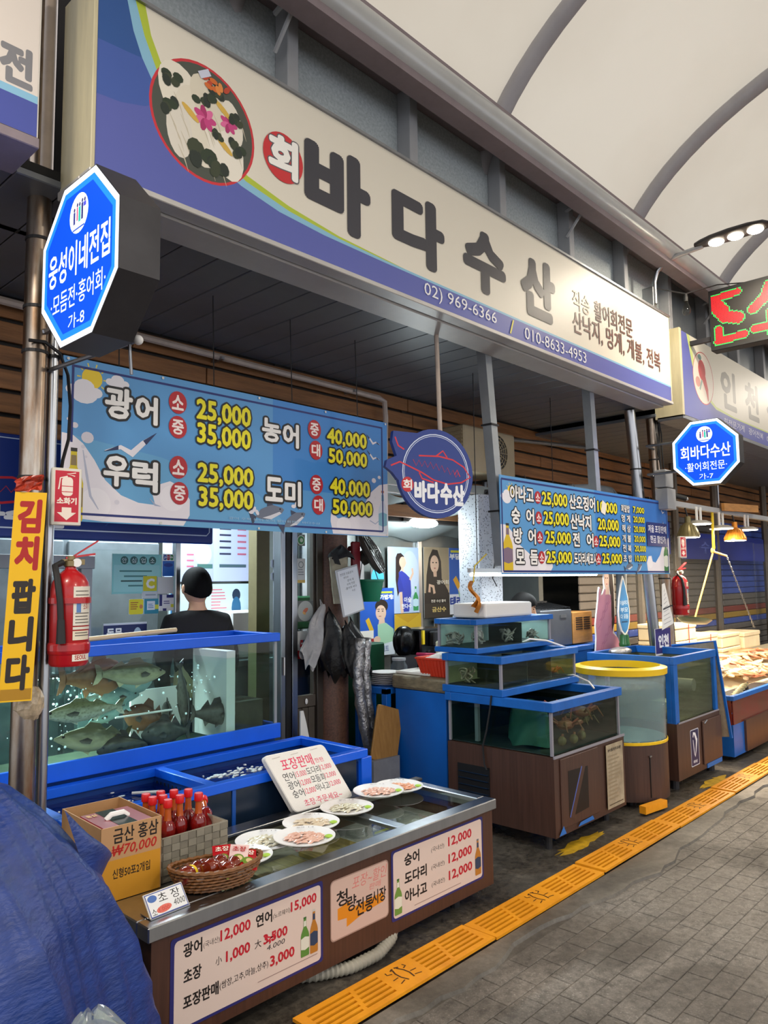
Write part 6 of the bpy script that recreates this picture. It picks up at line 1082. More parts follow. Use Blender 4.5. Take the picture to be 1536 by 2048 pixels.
# ================================================================ TANKS ON THE RIGHT
mat('tank_amber', '#5a3a28', .15, col2='#7a1f1c', vscale=4); mat('tank_murk', '#5e6248', .6, var=.3)
mat('tank_blue2', '#1468c4', .4, var=.08, col2='#0f57a8', vscale=5); mat('silicone', '#8c8a94', .4); glass_mat('water_dark', (.66, .78, .72), .03, .5); glass_mat('water_amber', (.91, .89, .76), .03, .5); glass_mat('water_clear', (.93, .97, .96), .03, .5)
glass_mat('water_murky', (.70, .73, .58), .03, .5, .22, (.42, .42, .30)); mat('tank_back', '#8aa09c', .6, var=.25); mat('tank_back_dark', '#2a3432', .6, var=.4, vscale=4); mat('paint_chip', '#2a6fc0', .5)
def aquarium(S, X0, X1, Y0, Y1, Z0, Z1, blue, wat, back, rail=.045, level=.06, brail=.045):
    t = .02
    for nm, a in (('top_rail', (X0-t, X1+t, Y0-t, Y0+.03, Z1-rail, Z1)), ('top_rail', (X0-t, X1+t, Y1-.03, Y1+t, Z1-rail, Z1)), ('top_rail', (X0-t, X0+.03, Y0+.03, Y1-.03, Z1-rail, Z1-.001)), ('top_rail', (X1-.03, X1+t, Y0+.03, Y1-.03, Z1-rail, Z1-.001))): box_(nm, S, blue, *a, bevel=.003)
    if brail: box_('bottom_rail', S, blue, X0-t, X1+t, Y0-t, Y1+t, Z0-.005, Z0+brail, bevel=.003)
    zb = Z0+(brail or 0)
    for nm, a in (('front_pane', (X0, X1, Y0, Y0+.006, zb, Z1-rail)), ('left_pane', (X0, X0+.006, Y0+.006, Y1, zb, Z1-rail))): box_(nm, S, 'tank_glass', *a)
    box_('back_pane', S, back, X0, X1, Y1-.01, Y1, zb, Z1-rail); box_('right_pane', S, back, X1-.01, X1, Y0+.006, Y1-.01, zb, Z1-rail)
    box_('tank_floor', S, 'tank_back_dark', X0+.006, X1-.01, Y0+.007, Y1-.01, zb, zb+.004)
    for x, y in ((X0-.004, Y0-.004), (X1-.012, Y0-.004), (X0-.004, Y1-.014)): box_('corner_bar', S, 'silicone', x, x+.016, y, y+.016, zb, Z1-rail)
    box_('water', S, wat, X0+.008, X1-.012, Y0+.008, Y1-.012, zb+.002, Z1-rail-level)
S = thing('fish_tank', 'bottom tank of the stack on a brown wood-grain cabinet', 'fish tank', (4.0, 2.42, 0))
X0, X1, Y0, Y1 = 4.0, 4.86, 2.42, 3.19
mb = MB(); mb.box(X0-.02, X1+.02, Y0-.02, Y1, .10, .555); build('cabinet', mb, 'wood_lam2', S)
box_('side_vent', S, 'black', X0-.024, X0-.018, 2.86, 3.11, .16, .43); 
for i in range(6): box_('vent_slat', S, 'tub_dark', X0-.03, X0-.024, 2.87, 3.10, .18+i*.04, .185+i*.04)
box_('front_panel', S, 'wood_lam2', X0+.04, X0+.50, Y0-.03, Y0-.02, .14, .54, bevel=.003)
p = front((X0, Y0-.0305, 0)); p.poly([(.12, .19), (.36, .20), (.36, .45), (.12, .46)], '#15100f'); p.line([(.15, .18), (.31, .47)], .05, '#4a342b'); p.line([(.13, .19), (.285, .46)], .01, '#4a62b0'); p.poly([(.0, .11), (.08, .11), (.05, .16)], '#2a6fc0'); p.poly([(.22, .115), (.42, .115), (.4, .14), (.25, .135)], '#2a6fc0'); p.build('worn_cutout', S)
box_('trim_rail', S, 'silicone', X0-.022, X1+.022, Y0-.026, Y0-.018, .55, .565)
for x, y in ((4.06, 2.5), (4.78, 2.5), (4.06, 3.1), (4.78, 3.1)): build('foot', MB().lathe([(.022, .006), (.022, .1)], 10, (x, y, 0)), 'dark_steel', S)
aquarium(S, X0, X1, Y0, Y1, .56, .872, 'tank_blue2', 'water_dark', 'tank_back_dark', .055, .03, 0)
box_('pump_pipe', S, 'silicone', 4.03, 4.055, 2.98, 3.005, .57, .82); build('cord', MB().tube([(3.975, 2.83, .88), (3.972, 2.84, .80), (3.97, 2.87, .66), (3.968, 2.90, .56), (3.966, 2.89, .45), (3.965, 2.87, .42)], .006, 6), 'cable', S, smooth=True)
build('net_bag', MB().grid(lambda a, b: Vector((4.2+(.10+.03*sin(6*pi*a+4*b)+.04*b)*cos(2*pi*a), 2.70+(.13+.03*sin(4*pi*a)+.03*b)*sin(2*pi*a), .815-.235*b+.012*sin(8*pi*a))), 24, 10, True), 'net_green', S, smooth='all') if mat('net_green', '#2f5f50', .6, var=.3) else 0
O = Vector((4.62, Y0-.031, .14)); S = thing('paper_notice', 'stained paper notice taped to the brown tank cabinet', 'notice', O); box_('sheet', S, 'paper_old', 4.60, 4.83, Y0-.034, Y0-.031, .13, .53) if mat('paper_old', '#b5a78c', .8, col2='#8e8068', vscale=9) else 0
p = front((4.60, Y0-.0342, .13)); p.text('농수산물 원산지 표시판', .02, .20, .355, .375, '#2a241c', .03); rows(p, .02, .21, .05, .34, 12, '#94866c', 4); p.rect(.02, .21, .02, .026, '#5a4c3c'); p.build('print', S)
mat('crab_red', '#a8402a', .45, col2='#7a5a30', vscale=12); mat('shell', '#8c7444', .5, col2='#5c4a2c', vscale=16); mat('eel', '#a8a59c', .35, col2='#6a6862', vscale=18)
rn = random.Random(31)
def creature(lab, x, y, z, s, m, nm='crab', legs=6):
    S = thing(nm, lab, nm.replace('_', ' '), (x, y, z), rn.uniform(0, 3)); build('body', MB().ball((0, 0, 0), (s, s*.8, s*.45), 14, 8), m, S, world=False, smooth=True)
    for i in range(legs):
        a = pi*(i+.5)/legs*2; build('leg', MB().tube([(s*.7*cos(a), s*.6*sin(a), 0), (s*1.5*cos(a), s*1.3*sin(a), s*.5), (s*2.1*cos(a+.15), s*1.8*sin(a+.15), -s*.35)], [s*.13, s*.11, s*.04], 6), m, S, world=False, smooth=True)
    for s_ in (-1, 1): build('claw', MB().tube([(s*.6, s_*s*.6, .1*s), (s*1.4, s_*s*.9, .2*s), (s*1.9, s_*s*.5, .2*s)], [s*.16, s*.24, s*.06], 7), m, S, world=False, smooth=True)
for i, (x, y, z, s, lab) in enumerate(((4.40, 2.56, .67, .068, 'red crab at the lower middle of the bottom tank'), (4.60, 2.55, .73, .075, 'large red crab near the bottom tank front glass'), (4.72, 2.62, .66, .06, 'red crab at the right end of the bottom tank'), (4.50, 2.68, .76, .06, 'red crab climbing near the bottom tank surface'))): creature(lab, x, y, z, s, 'crab_red' if i != 2 else 'shell')
for i, (x, y, z, lab) in enumerate(((4.25, 2.5, .60, 'leftmost'), (4.36, 2.48, .60, 'middle'), (4.5, 2.5, .6, 'rightmost'))):
    S = thing('sea_squirt', lab+' brown sea squirt on the floor of the bottom tank', 'sea squirt', (x, y, z), 0, 'sea squirts in the bottom tank'); o = build('body', MB().grid(lambda a, b: Vector(((.03+.006*sin(5*2*pi*a+i))*cos(2*pi*a)*sin(pi*b), (.026)*sin(2*pi*a)*sin(pi*b), -.03*cos(pi*b))), 14, 8, True), 'shell', S, world=False, smooth='all'); build('siphon', MB().tube([(.005, 0, .022), (.012, 0, .042)], [.01, .008], 8), 'crab_red', o, world=False)
# middle tank
S = thing('fish_tank', 'middle glass tank of the stack with amber water', 'fish tank', (4.0, 2.76, .875)); aquarium(S, 4.0, 4.92, 2.77, 3.21, .878, 1.12, 'tank_blue2', 'water_amber', 'tank_back', .045, .04, .04)
for x in (4.32, 4.62): box_('divider', S, 'tank_back_dark', x, x+.006, 2.785, 3.19, .93, 1.07)
creature('orange crab in the right part of the middle tank', 4.78, 2.87, .96, .045, 'crab_red')
def tangle(S, c, r, n, m, th=.005):
    rn = random.Random(int(c[0]*77+c[1]*31))
    for k in range(n):
        P = [Vector(c)+Vector((rn.uniform(-1, 1)*r[0], rn.uniform(-1, 1)*r[1], rn.uniform(0, 1)*r[2])) for _ in range(5)]; Q = []
        for a in range(4): Q += [P[a].lerp(P[a+1], t/5) for t in range(5)]
        for _ in range(5): Q = [Q[0]]+[(Q[i-1]+Q[i]*2+Q[i+1])/4 for i in range(1, len(Q)-1)]+[Q[-1]]
        build('eel', MB().tube(Q, [th*min(1, .4+i*.2, .4+(len(Q)-1-i)*.2) for i in range(len(Q))], 6), m, S, smooth='all')
S = thing('eel_knot', 'knot of grey eels at the left of the middle tank', 'eels', (4.05, 3.05, .93)); tangle(S, (4.06, 3.08, .93), (.04, .07, .11), 7, 'eel', .006)
# top tank
S = thing('fish_tank', 'top glass tank of the stack full of small octopus', 'fish tank', (4.05, 3.0, 1.125)); aquarium(S, 4.06, 4.98, 3.0, 3.32, 1.127, 1.345, 'tank_blue2', 'water_clear', 'tank_pale', .035, .02, .03) if mat('tank_pale', '#cfe4e0', .5, var=.1) else 0
box_('divider', S, 'tank_back_dark', 4.62, 4.626, 3.015, 3.3, 1.16, 1.30)
for lab, c, r, n in (('octopus clump on the left glass of the top tank', (4.09, 3.2, 1.165), (.02, .1, .1), 9), ('octopus clump at the front corner of the top tank', (4.14, 3.04, 1.165), (.06, .03, .11), 9), ('octopus clump in the middle of the top tank', (4.5, 3.05, 1.17), (.09, .04, .10), 9), ('octopus clump right of the divider in the top tank', (4.82, 3.06, 1.165), (.06, .04, .08), 6)):
    S = thing('octopus', lab, 'octopus', c); tangle(S, c, r, n, 'eel', .007); build('head', MB().ball((c[0], c[1], c[2]+r[2]*.6), (.025, .022, .035)), 'eel', S, smooth=True)
S = thing('foam_box', 'white foam box lying across the top tank rim', 'box', (4.3, 3.0, 1.346)); build('box', MB().box(4.20, 4.78, 3.02, 3.30, 1.346, 1.445), 'styro', S, bevel=.015, seg=2)
S = thing('tongs', 'orange and yellow rag hanging over the foam box', 'cloth', (4.22, 3.05, 1.43)); mat('rag_orange', '#d8862a', .6, var=.4, vscale=20); build('rag', MB().grid(lambda a, b: Vector((4.10+.09*b*a+.03*sin(6*a), 3.05+.03*sin(7*b), 1.60-.17*b-.05*a*b)), 8, 10), 'rag_orange', S, smooth='all'); build('hook', MB().tube([(4.11, 3.05, 1.59), (4.13, 3.05, 1.7), (4.2, 3.0, 1.78)], .005, 5), 'label_yellow', S)
S = thing('air_tube', 'white air tubes looping behind the stacked tanks', 'tube', (4.95, 3.1, 1.12)); build('tube', MB().tube([(4.9, 3.3, 1.2), (5.0, 3.28, 1.29), (5.1, 3.2, 1.26), (5.14, 3.1, 1.14)], .008, 6), 'plate_white', S, smooth=True)
build('tube', MB().tube([(4.55, 3.05, 1.13), (4.7, 3.0, 1.18), (4.85, 2.95, 1.16), (4.98, 2.85, 1.10)], .007, 6), 'plate_white', S, smooth=True); build('tube', MB().tube([(4.9, 2.9, .9), (4.86, 2.75, .93), (4.8, 2.6, .90), (4.78, 2.55, .86)], .006, 6), 'plate_white', S, smooth=True)
# cylinder tank with yellow rim
glass_mat('acrylic', (.88, .93, .94), .05, .9, .16, (.62, .68, .70)); glass_mat('water_cyl', (.72, .84, .86), .05, .6, .30, (.42, .50, .52)); mat('rim_yellow', '#f0c414', .35, var=.05)
c = (5.37, 2.65, 0); R = .315; S = thing('round_tank', 'round clear tank with bright yellow rim on brown base', 'fish tank', c)
build('base', MB().lathe([(R, .05), (R, .44), (R-.01, .45)], 36, c), 'wood_lam2', S, smooth=True); build('base_trim', MB().lathe([(R+.004, .435), (R+.004, .452), (R, .455)], 36, c, cap=False), 'rim_yellow', S)
build('wall', MB().lathe([(R-.004, .45), (R-.004, .93)], 40, c, cap=False), 'acrylic', S, smooth='all'); build('water', MB().lathe([(R-.012, .452), (R-.012, .82), (.0001, .82)], 36, c), 'water_cyl', S, smooth=True)
build('rim', MB().lathe([(R-.03, .915), (R+.018, .912), (R+.02, .955), (R-.028, .968), (R-.03, .915)], 44, c, cap=False), 'rim_yellow', S, smooth=True); build('collar', MB().lathe([(R, .86), (R+.002, .912)], 36, c, cap=False), 'acrylic', S)
build('floor', MB().lathe([(R-.012, .452), (R-.012, .46), (.0001, .46)], 30, c), 'tank_back', S); box_('door_seam', S, 'black', 5.21, 5.216, 2.372, 2.378, .08, .36); build('pipe', MB().tube([(5.46, 2.8, .46), (5.46, 2.8, .9)], .02, 8), 'silicone', S); build('latch', MB().box(5.2, 5.23, 2.366, 2.374, .355, .365), 'steel', S)
for a in range(4): build('foot', MB().lathe([(.03, .006), (.03, .05)], 10, (c[0]+.2*cos(a*pi/2+.7), c[1]+.2*sin(a*pi/2+.7), 0)), 'dark_steel', S)
S = thing('orange_plank', 'small orange board under the front of round tank', 'board', (5.0, 2.36, .01)); build('board', MB().obox((5.14, 2.33, .045), (.26, .05, .05), Matrix.Rotation(-.15, 3, 'Z')), 'drain_yellow', S)
# blue framed tank
S = thing('fish_tank', 'blue framed murky tank on a brown cabinet with fish emblem', 'fish tank', (5.75, 2.4, 0)); X0, X1, Y0, Y1 = 5.75, 6.62, 2.4, 3.12
box_('cabinet', S, 'wood_lam2', X0-.005, X1+.005, Y0-.005, Y1, .08, .5)
for nm, a in (('frame_post', (X0, X0+.07, Y0, Y0+.03, .49, .95)), ('frame_post', (X0, X0+.03, Y0+.03, Y0+.07, .49, .95)), ('frame_post', (X1-.045, X1, Y0, Y0+.03, .49, .95)), ('top_rail', (X0-.004, X1+.004, Y0-.004, Y0+.03, .94, 1.0)), ('top_rail', (X0-.004, X0+.03, Y0+.03, Y1, .94, 1.0)), ('top_rail', (X1-.03, X1+.004, Y0+.03, Y1, .94, 1.0)), ('top_rail', (X0+.03, X1-.03, Y1-.03, Y1, .94, 1.0)), ('frame_post', (X0, X0+.03, Y1-.06, Y1, .49, .95))): box_(nm, S, 'tank_blue2', *a, bevel=.003)
box_('front_pane', S, 'tank_glass', X0+.07, X1-.045, Y0+.012, Y0+.018, .5, .94); box_('left_pane', S, 'tank_glass', X0+.012, X0+.018, Y0+.07, Y1-.06, .5, .94); box_('back_pane', S, 'tank_murk', X0+.01, X1-.01, Y1-.02, Y1-.005, .5, .94) if mat('tank_murk', '#5e6248', .6, var=.3) else 0
box_('right_pane', S, 'tank_murk', X1-.02, X1-.012, Y0+.03, Y1-.02, .5, .94); box_('water', S, 'water_murky', X0+.03, X1-.025, Y0+.03, Y1-.03, .505, .89); box_('floor', S, 'sludge', X0+.02, X1-.02, Y0+.02, Y1-.02, .5, .504)
box_('front_trim', S, 'silicone', X0+.03, X1, Y0-.008, Y0-.005, .495, .507); box_('cabinet_door', S, 'wood_lam2', 6.22, X1, Y0-.02, Y0-.006, .12, .46, bevel=.004); build('hinge', MB().tube([(6.24, Y0-.022, .44), (6.3, Y0-.022, .46)], .006, 5), 'steel', S)
p = front((5.99, Y0-.0055, .14)); p.rrect(0, .165, 0, .28, .012, '#cfd4e0'); p.rrect(.006, .159, .006, .274, .01, '#1a2350'); p.line([(.05, .22), (.06, .25), (.09, .24), (.12, .19), (.11, .15), (.1, .11), (.08, .07), (.07, .09), (.06, .14), (.05, .2)], [.012, .022, .03, .03, .02, .014, .01, .01, .012, .008], '#e6e8ee'); p.poly([(.1, .22), (.135, .2), (.12, .16)], '#e6e8ee'); p.text('바다수산', .045, .12, .022, .045, '#e6e8ee', .04); p.build('emblem', S)
for x in (5.82, 6.55): build('foot', MB().lathe([(.03, .006), (.03, .08)], 10, (x, 2.46, 0)), 'dark_steel', S)
box_('base_strip', S, 'paint_chip', 6.3, 6.62, Y0-.012, Y0-.004, .08, .115); build('drain_pipe', MB().tube([(6.38, 2.5, .72), (6.38, 2.75, .72)], .05, 14), 'silicone', S, smooth=True); build('filter_bag', MB().ball((6.0, 2.95, 1.0), (.14, .08, .035), 14, 8), 'foil', S, smooth='all'); build('shell_pile', MB().ball((5.98, 2.55, .53), (.1, .06, .045), 12, 6), 'shell', S, smooth=True); box_('tile', S, 'styro', 6.1, 6.3, 2.6, 2.75, .505, .6)
# leaning blue edged sheet
S = thing('leaning_sheet', 'blue-edged sheet leaning against the right side of murky tank', 'panel', (6.68, 2.4, .2)); O = Vector((6.665, 2.42, .26)); u = Vector((.0, 1, .0)); v = Vector((-.0, .0, 1))
build('panel', MB().add([(6.70, 2.34, .27), (6.70, 2.42, .26), (6.66, 2.78, 1.0), (6.66, 2.42, 1.06), (6.715, 2.34, .27), (6.715, 2.42, .26), (6.675, 2.78, 1.0), (6.675, 2.42, 1.06)], [(0, 1, 2, 3), (7, 6, 5, 4), (0, 3, 7, 4), (3, 2, 6, 7), (2, 1, 5, 6), (1, 0, 4, 5)]), 'panel_worn', S) if mat('panel_worn', '#a89c88', .7, col2='#7c7262', vscale=12) else 0
build('blue_edge', MB().tube([(6.705, 2.335, .26), (6.665, 2.415, 1.065), (6.665, 2.79, 1.005)], .014, 4), 'tank_blue2', S)
# low far tank with fish tray
S = thing('fish_tank', 'low blue and brown tank at the edge of the seafood stall', 'fish tank', (6.95, 2.4, 0)); X0, X1, Y0, Y1 = 6.95, 8.3, 2.38, 2.63
box_('lower_case', S, 'tank_blue2', X0, X1, Y0+.02, Y1, .05, .32); box_('front_board', S, 'wood_lam2', 7.22, X1, Y0, Y0+.02, .06, .33)
box_('front_pane', S, 'tank_amber', X0+.02, X1, Y0+.02, Y0+.03, .32, .53); box_('side_pane', S, 'tank_amber', X0, X0+.01, Y0+.03, Y1, .32, .53) if mat('tank_amber', '#5a3a28', .15, col2='#7a1f1c', vscale=4) else 0
for nm, a in (('top_rail', (X0-.01, X1, Y0, Y0+.04, .53, .57)), ('top_rail', (X0-.01, X0+.03, Y0+.04, Y1, .53, .57))): box_(nm, S, 'tank_blue2', *a, bevel=.003)
box_('tray', S, 'black', X0+.03, X1, Y0+.04, Y1, .50, .535)
for i in range(4):
    o = fish('long silver fish number laid on ice at the low tank' if 0 else ['nearest', 'second', 'third', 'fourth'][i]+' of the silver fish laid on the low tank tray', 7.25+.16*i, 2.45+.035*i, .565, .48, .07, .2, 0, 'fish_bass'); o.rotation_euler = (radians(80), 0, .15); o['group'] = 'silver fish on the low tank tray'
# ================================================================ CUTTING TABLE CORNER, STANDEE, SEAFOOD STALL
S = thing('blue_cabinet', 'tall blue cabinet side beside the stacked tanks', 'cabinet', (4.0, 3.22, 0)); mat('cab_blue', '#0f63c0', .4, var=.05)
box_('body', S, 'cab_blue', 4.03, 4.6, 3.24, 3.70, .006, .845, bevel=.004)
S = thing('blue_shelf', 'open blue shelf with red goods left of the blue cabinet', 'shelf', (3.97, 3.75, 0))
for a in ((3.98, 4.03, 3.74, 3.79, 0.006, .84), (3.98, 4.03, 4.02, 4.06, .006, .84), (3.98, 4.6, 3.74, 4.06, .80, .845), (4.0, 4.6, 3.76, 4.04, .32, .34), (4.55, 4.6, 3.74, 4.06, .006, .80)): box_('panel' if a[1]-a[0] > .1 else 'post', S, 'cab_blue', *a, bevel=.003)
box_('panel', S, 'cab_blue', 3.99, 4.0, 3.86, 4.03, .006, .80)
for i, (lab, z, c) in enumerate((('red carton on the blue shelf upper level', .36, 'box_red'), ('small green and white box on the blue shelf', .5, 'greens'), ('red bag at the bottom of the blue shelf', .02, 'cap_red'))):
    S = thing('goods_box', lab, 'box', (4.02, 3.78, z)); box_('carton', S, c, 4.03, 4.2, 3.78, 3.85, z, z+.13, bevel=.006)
    if i == 1: box_('label', S, 'white', 4.027, 4.031, 3.79, 3.84, z+.03, z+.09)
mat('chop_wood', '#8f8266', .6, col2='#5f5544', vscale=7, vstretch=(2, 2, 6)); S = thing('chopping_block', 'thick worn chopping block on the blue cabinet', 'chopping board', (4.03, 3.25, .846)); build('block', MB().prism([(0, 0), (.42, .0), (.42, .52), (.06, .55), (.0, .5)], (4.02, 3.22, .846), (1, 0, 0), (0, 1, 0), .095), 'chop_wood', S, bevel=.02, seg=2)
S = thing('foam_sheet', 'white foam sheets lying on the chopping block', 'sheet', (4.1, 3.5, .945)); box_('sheet', S, 'styro', 4.08, 4.4, 3.42, 3.74, .943, .962, bevel=.004)
S = thing('red_basket', 'red plastic basket with white foam on the chopping block', 'basket', (4.13, 3.3, .943)); mat('plastic_red', '#d8442c', .45)
bx = [(4.09, 4.36, 3.26, 3.50), (4.06, 4.40, 3.235, 3.53)]; z0, z1 = .944, 1.065
mb = MB(); A = [(bx[0][0], bx[0][2], z0), (bx[0][1], bx[0][2], z0), (bx[0][1], bx[0][3], z0), (bx[0][0], bx[0][3], z0)]; B = [(bx[1][0], bx[1][2], z1), (bx[1][1], bx[1][2], z1), (bx[1][1], bx[1][3], z1), (bx[1][0], bx[1][3], z1)]
mb.add(A+B, [(3, 2, 1, 0), (0, 1, 5, 4), (1, 2, 6, 5), (2, 3, 7, 6), (3, 0, 4, 7)]); build('tub', mb, 'plastic_red', S); build('rim', MB().tube(B, .008, 6, closed=True), 'plastic_red', S)
for j in range(9): build('rib', MB().tube([(bx[0][0]-.004, 3.27+j*.026, z0), (bx[1][0]-.004, 3.25+j*.032, z1)], .004, 4), 'plastic_red', S)
build('ice', MB().grid(lambda a, b: Vector((4.08+.3*a, 3.25+.26*b, 1.05+.05*sin(pi*a)*sin(pi*b)+.012*sin(9*a+7*b))), 12, 12), 'styro', S, smooth='all')
S = thing('foam_tray', 'pale green foam tray behind the red basket', 'tray', (4.45, 3.4, 1.0)); box_('tray', S, 'tray_pale', 4.36, 4.6, 3.52, 3.60, 1.02, 1.16, bevel=.01) if mat('tray_pale', '#dfe6cc', .5) else 0; box_('support', S, 'styro', 4.4, 4.58, 3.53, 3.59, .846, 1.02)
for i in range(7):
    S = thing('dinner_plate', ['lowest', 'second', 'third', 'fourth', 'fifth', 'sixth', 'topmost'][i]+' white plate of the stack on the blue shelf', 'plate', (4.13, 3.89, .847+i*.0135), 0, 'stacked white plates'); build('dish', MB().lathe([(.07, 0), (.11, .008), (.115, .012), (.1, .011), (.0001, .006)], 26), 'plate_white', S, world=False, smooth=True)
S = thing('glass_jar', 'clear lidded glass jar behind the chopping block', 'jar', (4.36, 3.98, .846)); build('glass', MB().lathe([(.06, .0), (.066, .01), (.066, .11), (.05, .135), (.05, .15)], 20, (4.37, 3.97, .847)), 'jar_glass', S, smooth=True) if glass_mat('jar_glass', (.8, .86, .86), .03, 1, .12) else 0; build('lid', MB().lathe([(.054, .15), (.054, .168), (.0001, .17)], 20, (4.37, 3.97, .847)), 'grey_paint', S)
S = thing('coffee_machine', 'black counter machine beside the posters', 'machine', (4.6, 3.95, .846)); box_('body', S, 'black_gloss', 4.62, 4.98, 3.96, 4.2, .86, 1.22, bevel=.012); box_('arm', S, 'black', 4.72, 4.86, 3.90, 3.96, 1.08, 1.2, bevel=.01); box_('lever', S, 'label_yellow', 4.63, 4.655, 3.945, 3.96, 1.1, 1.21); box_('slot', S, 'steel', 4.78, 4.94, 3.952, 3.96, 1.05, 1.06)
for x in (4.76, 4.82): build('knob', MB().lathe([(.018, 0), (.018, .02), (.0001, .022)], 12, (x, 3.9, 1.02), Matrix.Rotation(pi/2, 3, 'X')), 'steel_dull', S)
box_('stand', S, 'dark_steel', 4.62, 5.2, 3.96, 4.3, 0.006, .86)
S = thing('plastic_bag', 'black plastic bag bulging left of the black machine', 'bag', (4.5, 4.0, 1.0)); build('film', MB().grid(lambda a, b: Vector((4.52+(.10+.012*sin(7*2*pi*a))*cos(2*pi*a)*sin(pi*b)**.8, 4.05+.08*sin(2*pi*a)*sin(pi*b), 1.13-.12*cos(pi*b))), 26, 12, True), 'bag_black', S, smooth='all'); box_('rest', S, 'dark_steel', 4.44, 4.6, 3.98, 4.12, .846, 1.02)
S = thing('tray', 'magenta tray lying beside the red basket', 'tray', (4.42, 3.68, 1.0)); build('tray', MB().obox((4.42, 3.70, 1.05), (.22, .1, .025), Matrix.Rotation(.1, 3, 'Y')), 'magenta', S, bevel=.008) if mat('magenta', '#b01c50', .4) else 0; box_('block', S, 'black', 4.36, 4.5, 3.67, 3.73, .965, 1.035)
S = thing('green_crate', 'green crate under the beer poster behind the plates', 'crate', (4.3, 4.2, .8)); box_('crate', S, 'crate_green', 4.32, 4.62, 4.35, 4.62, .006, 1.1, bevel=.01) if mat('crate_green', '#1c5c40', .5) else 0
S = thing('cutting_board', 'bamboo cutting board leaning against the blue shelf', 'cutting board', (3.8, 3.62, 0)); mat('bamboo', '#b08444', .5, col2='#94692f', vscale=4, vstretch=(12, 12, .6)); O = Vector((3.735, 3.66, .41)); u = Vector((.93, -.14, -.30)).normalized(); v = Vector((.16, .12, .96)); v = (v-u*v.dot(u)).normalized()
build('board', MB().prism(rr(.235, .37, .02), O, u, v, -.018), 'bamboo', S, bevel=.004); box_('block', S, 'concrete_col', 3.72, 3.98, 3.62, 3.74, .006, .40)
# blue box with heater, wooden crate
S = thing('blue_tub', 'blue tub behind the round tank carrying a heater', 'tub', (5.3, 3.3, 0)); box_('tub', S, 'cab_blue', 5.52, 6.55, 3.32, 3.7, .006, 1.02, bevel=.01); box_('lip', S, 'tank_blue2', 5.5, 6.57, 3.3, 3.36, .985, 1.03, bevel=.004)
S = thing('gas_heater', 'grey metal grill heater on the blue tub', 'heater', (5.5, 3.4, 1.03)); box_('body', S, 'heater_grey', 5.54, 6.05, 3.42, 3.7, 1.031, 1.34, bevel=.006) if mat('heater_grey', '#5c5e63', .45, .5, var=.15) else 0; box_('badge', S, 'steel', 5.85, 5.95, 3.413, 3.42, 1.27, 1.295)
for i in range(9): build('grill_bar', MB().tube([(5.56+i*.058, 3.42, 1.355), (5.58+i*.058, 3.7, 1.40)], .006, 4), 'black', S)
box_('hood', S, 'black', 5.55, 6.04, 3.66, 3.7, 1.34, 1.41)
S = thing('wooden_crate', 'small orange wooden crate with slots beside the heater', 'crate', (6.1, 3.4, 1.03)); mat('crate_wood', '#b07a3c', .6, var=.25, vscale=5, vstretch=(1, 1, 6)); box_('case', S, 'crate_wood', 6.07, 6.42, 3.42, 3.62, 1.031, 1.31, bevel=.005)
for i in range(6):
    for j in range(2): box_('slot', S, 'black', 6.12+j*.14, 6.235+j*.14, 3.416, 3.421, 1.155+i*.02, 1.163+i*.02)
# pink standee with drop-shaped sign and bottle
Y = 3.28; S = thing('standee', 'cardboard cut-out of a woman in a pink dress', 'standee', (6.2, Y, 1.03)); Z0 = 1.03
def off(P): return [(x, z) for x, z in P]
ol = [(6.22, .86), (6.20, .95), (6.22, 1.08), (6.215, 1.2), (6.25, 1.32), (6.28, 1.42), (6.29, 1.48), (6.31, 1.53), (6.335, 1.52), (6.33, 1.46), (6.37, 1.47), (6.41, 1.52), (6.40, 1.60), (6.42, 1.68), (6.48, 1.73), (6.56, 1.72), (6.60, 1.62), (6.60, 1.45), (6.60, 1.3), (6.56, 1.12), (6.64, 1.05), (6.70, .94), (6.70, .86)]
build('board', MB().prism(ol, (0, Y, 0), (1, 0, 0), (0, 0, 1), -.012), 'white', S); p = front((0, Y, 0))
ins = lambda P, k: [(6.45+(x-6.45)*k, 1.28+(z-1.28)*k) for x, z in P]
p.poly(ins(ol[:12]+[(6.45, 1.5), (6.57, 1.42), (6.57, 1.2), (6.54, 1.1)]+ol[-3:], .965), '#c98aa4'); p.poly([(6.50, 1.69), (6.57, 1.68), (6.59, 1.5), (6.58, 1.2), (6.52, 1.12), (6.53, 1.4), (6.50, 1.55)], '#2c1e22'); p.ell(6.455, 1.60, .048, .085, '#eeccbc', 20); p.poly([(6.42, 1.69), (6.5, 1.715), (6.55, 1.66), (6.5, 1.64), (6.46, 1.68)], '#2c1e22'); p.poly([(6.44, 1.53), (6.5, 1.53), (6.5, 1.46), (6.42, 1.46)], '#eeccbc')
for a in ((6.44, 1.61), (6.475, 1.61)): p.ell(a[0], a[1], .01, .006, '#2c1e22', 8)
p.ell(6.455, 1.555, .014, .005, '#c05060', 8)
for i in range(14): a = 6.26+.02*(i % 7)*1.7; z = .95+.07*(i//2); p.line([(a, z), (a+.05, z+.03), (a+.07, z+.09)], .006, '#b06c8c')
p.build('print', S)
S = thing('drop_sign', 'blue drop-shaped promotional sign on a green bottle neck', 'sign', (6.75, 3.24, 1.0)); O = Vector((6.62, 3.20, 0)); dp = [(.0+.115*s_*w_, z) for s_, Z in ((1, ((0, 1.08), (.55, 1.12), (.9, 1.2), (1, 1.3), (.8, 1.42), (.4, 1.54), (0, 1.63))), (-1, ((.4, 1.54), (.8, 1.42), (1, 1.3), (.9, 1.2), (.55, 1.12)))) for w_, z in Z]
build('board', MB().prism(dp, O, (1, 0, 0), (0, 0, 1), -.012), 'white', S); p = front(O); p.poly([(x*.88, 1.33+(z-1.33)*.92) for x, z in dp], '#3f86c4')
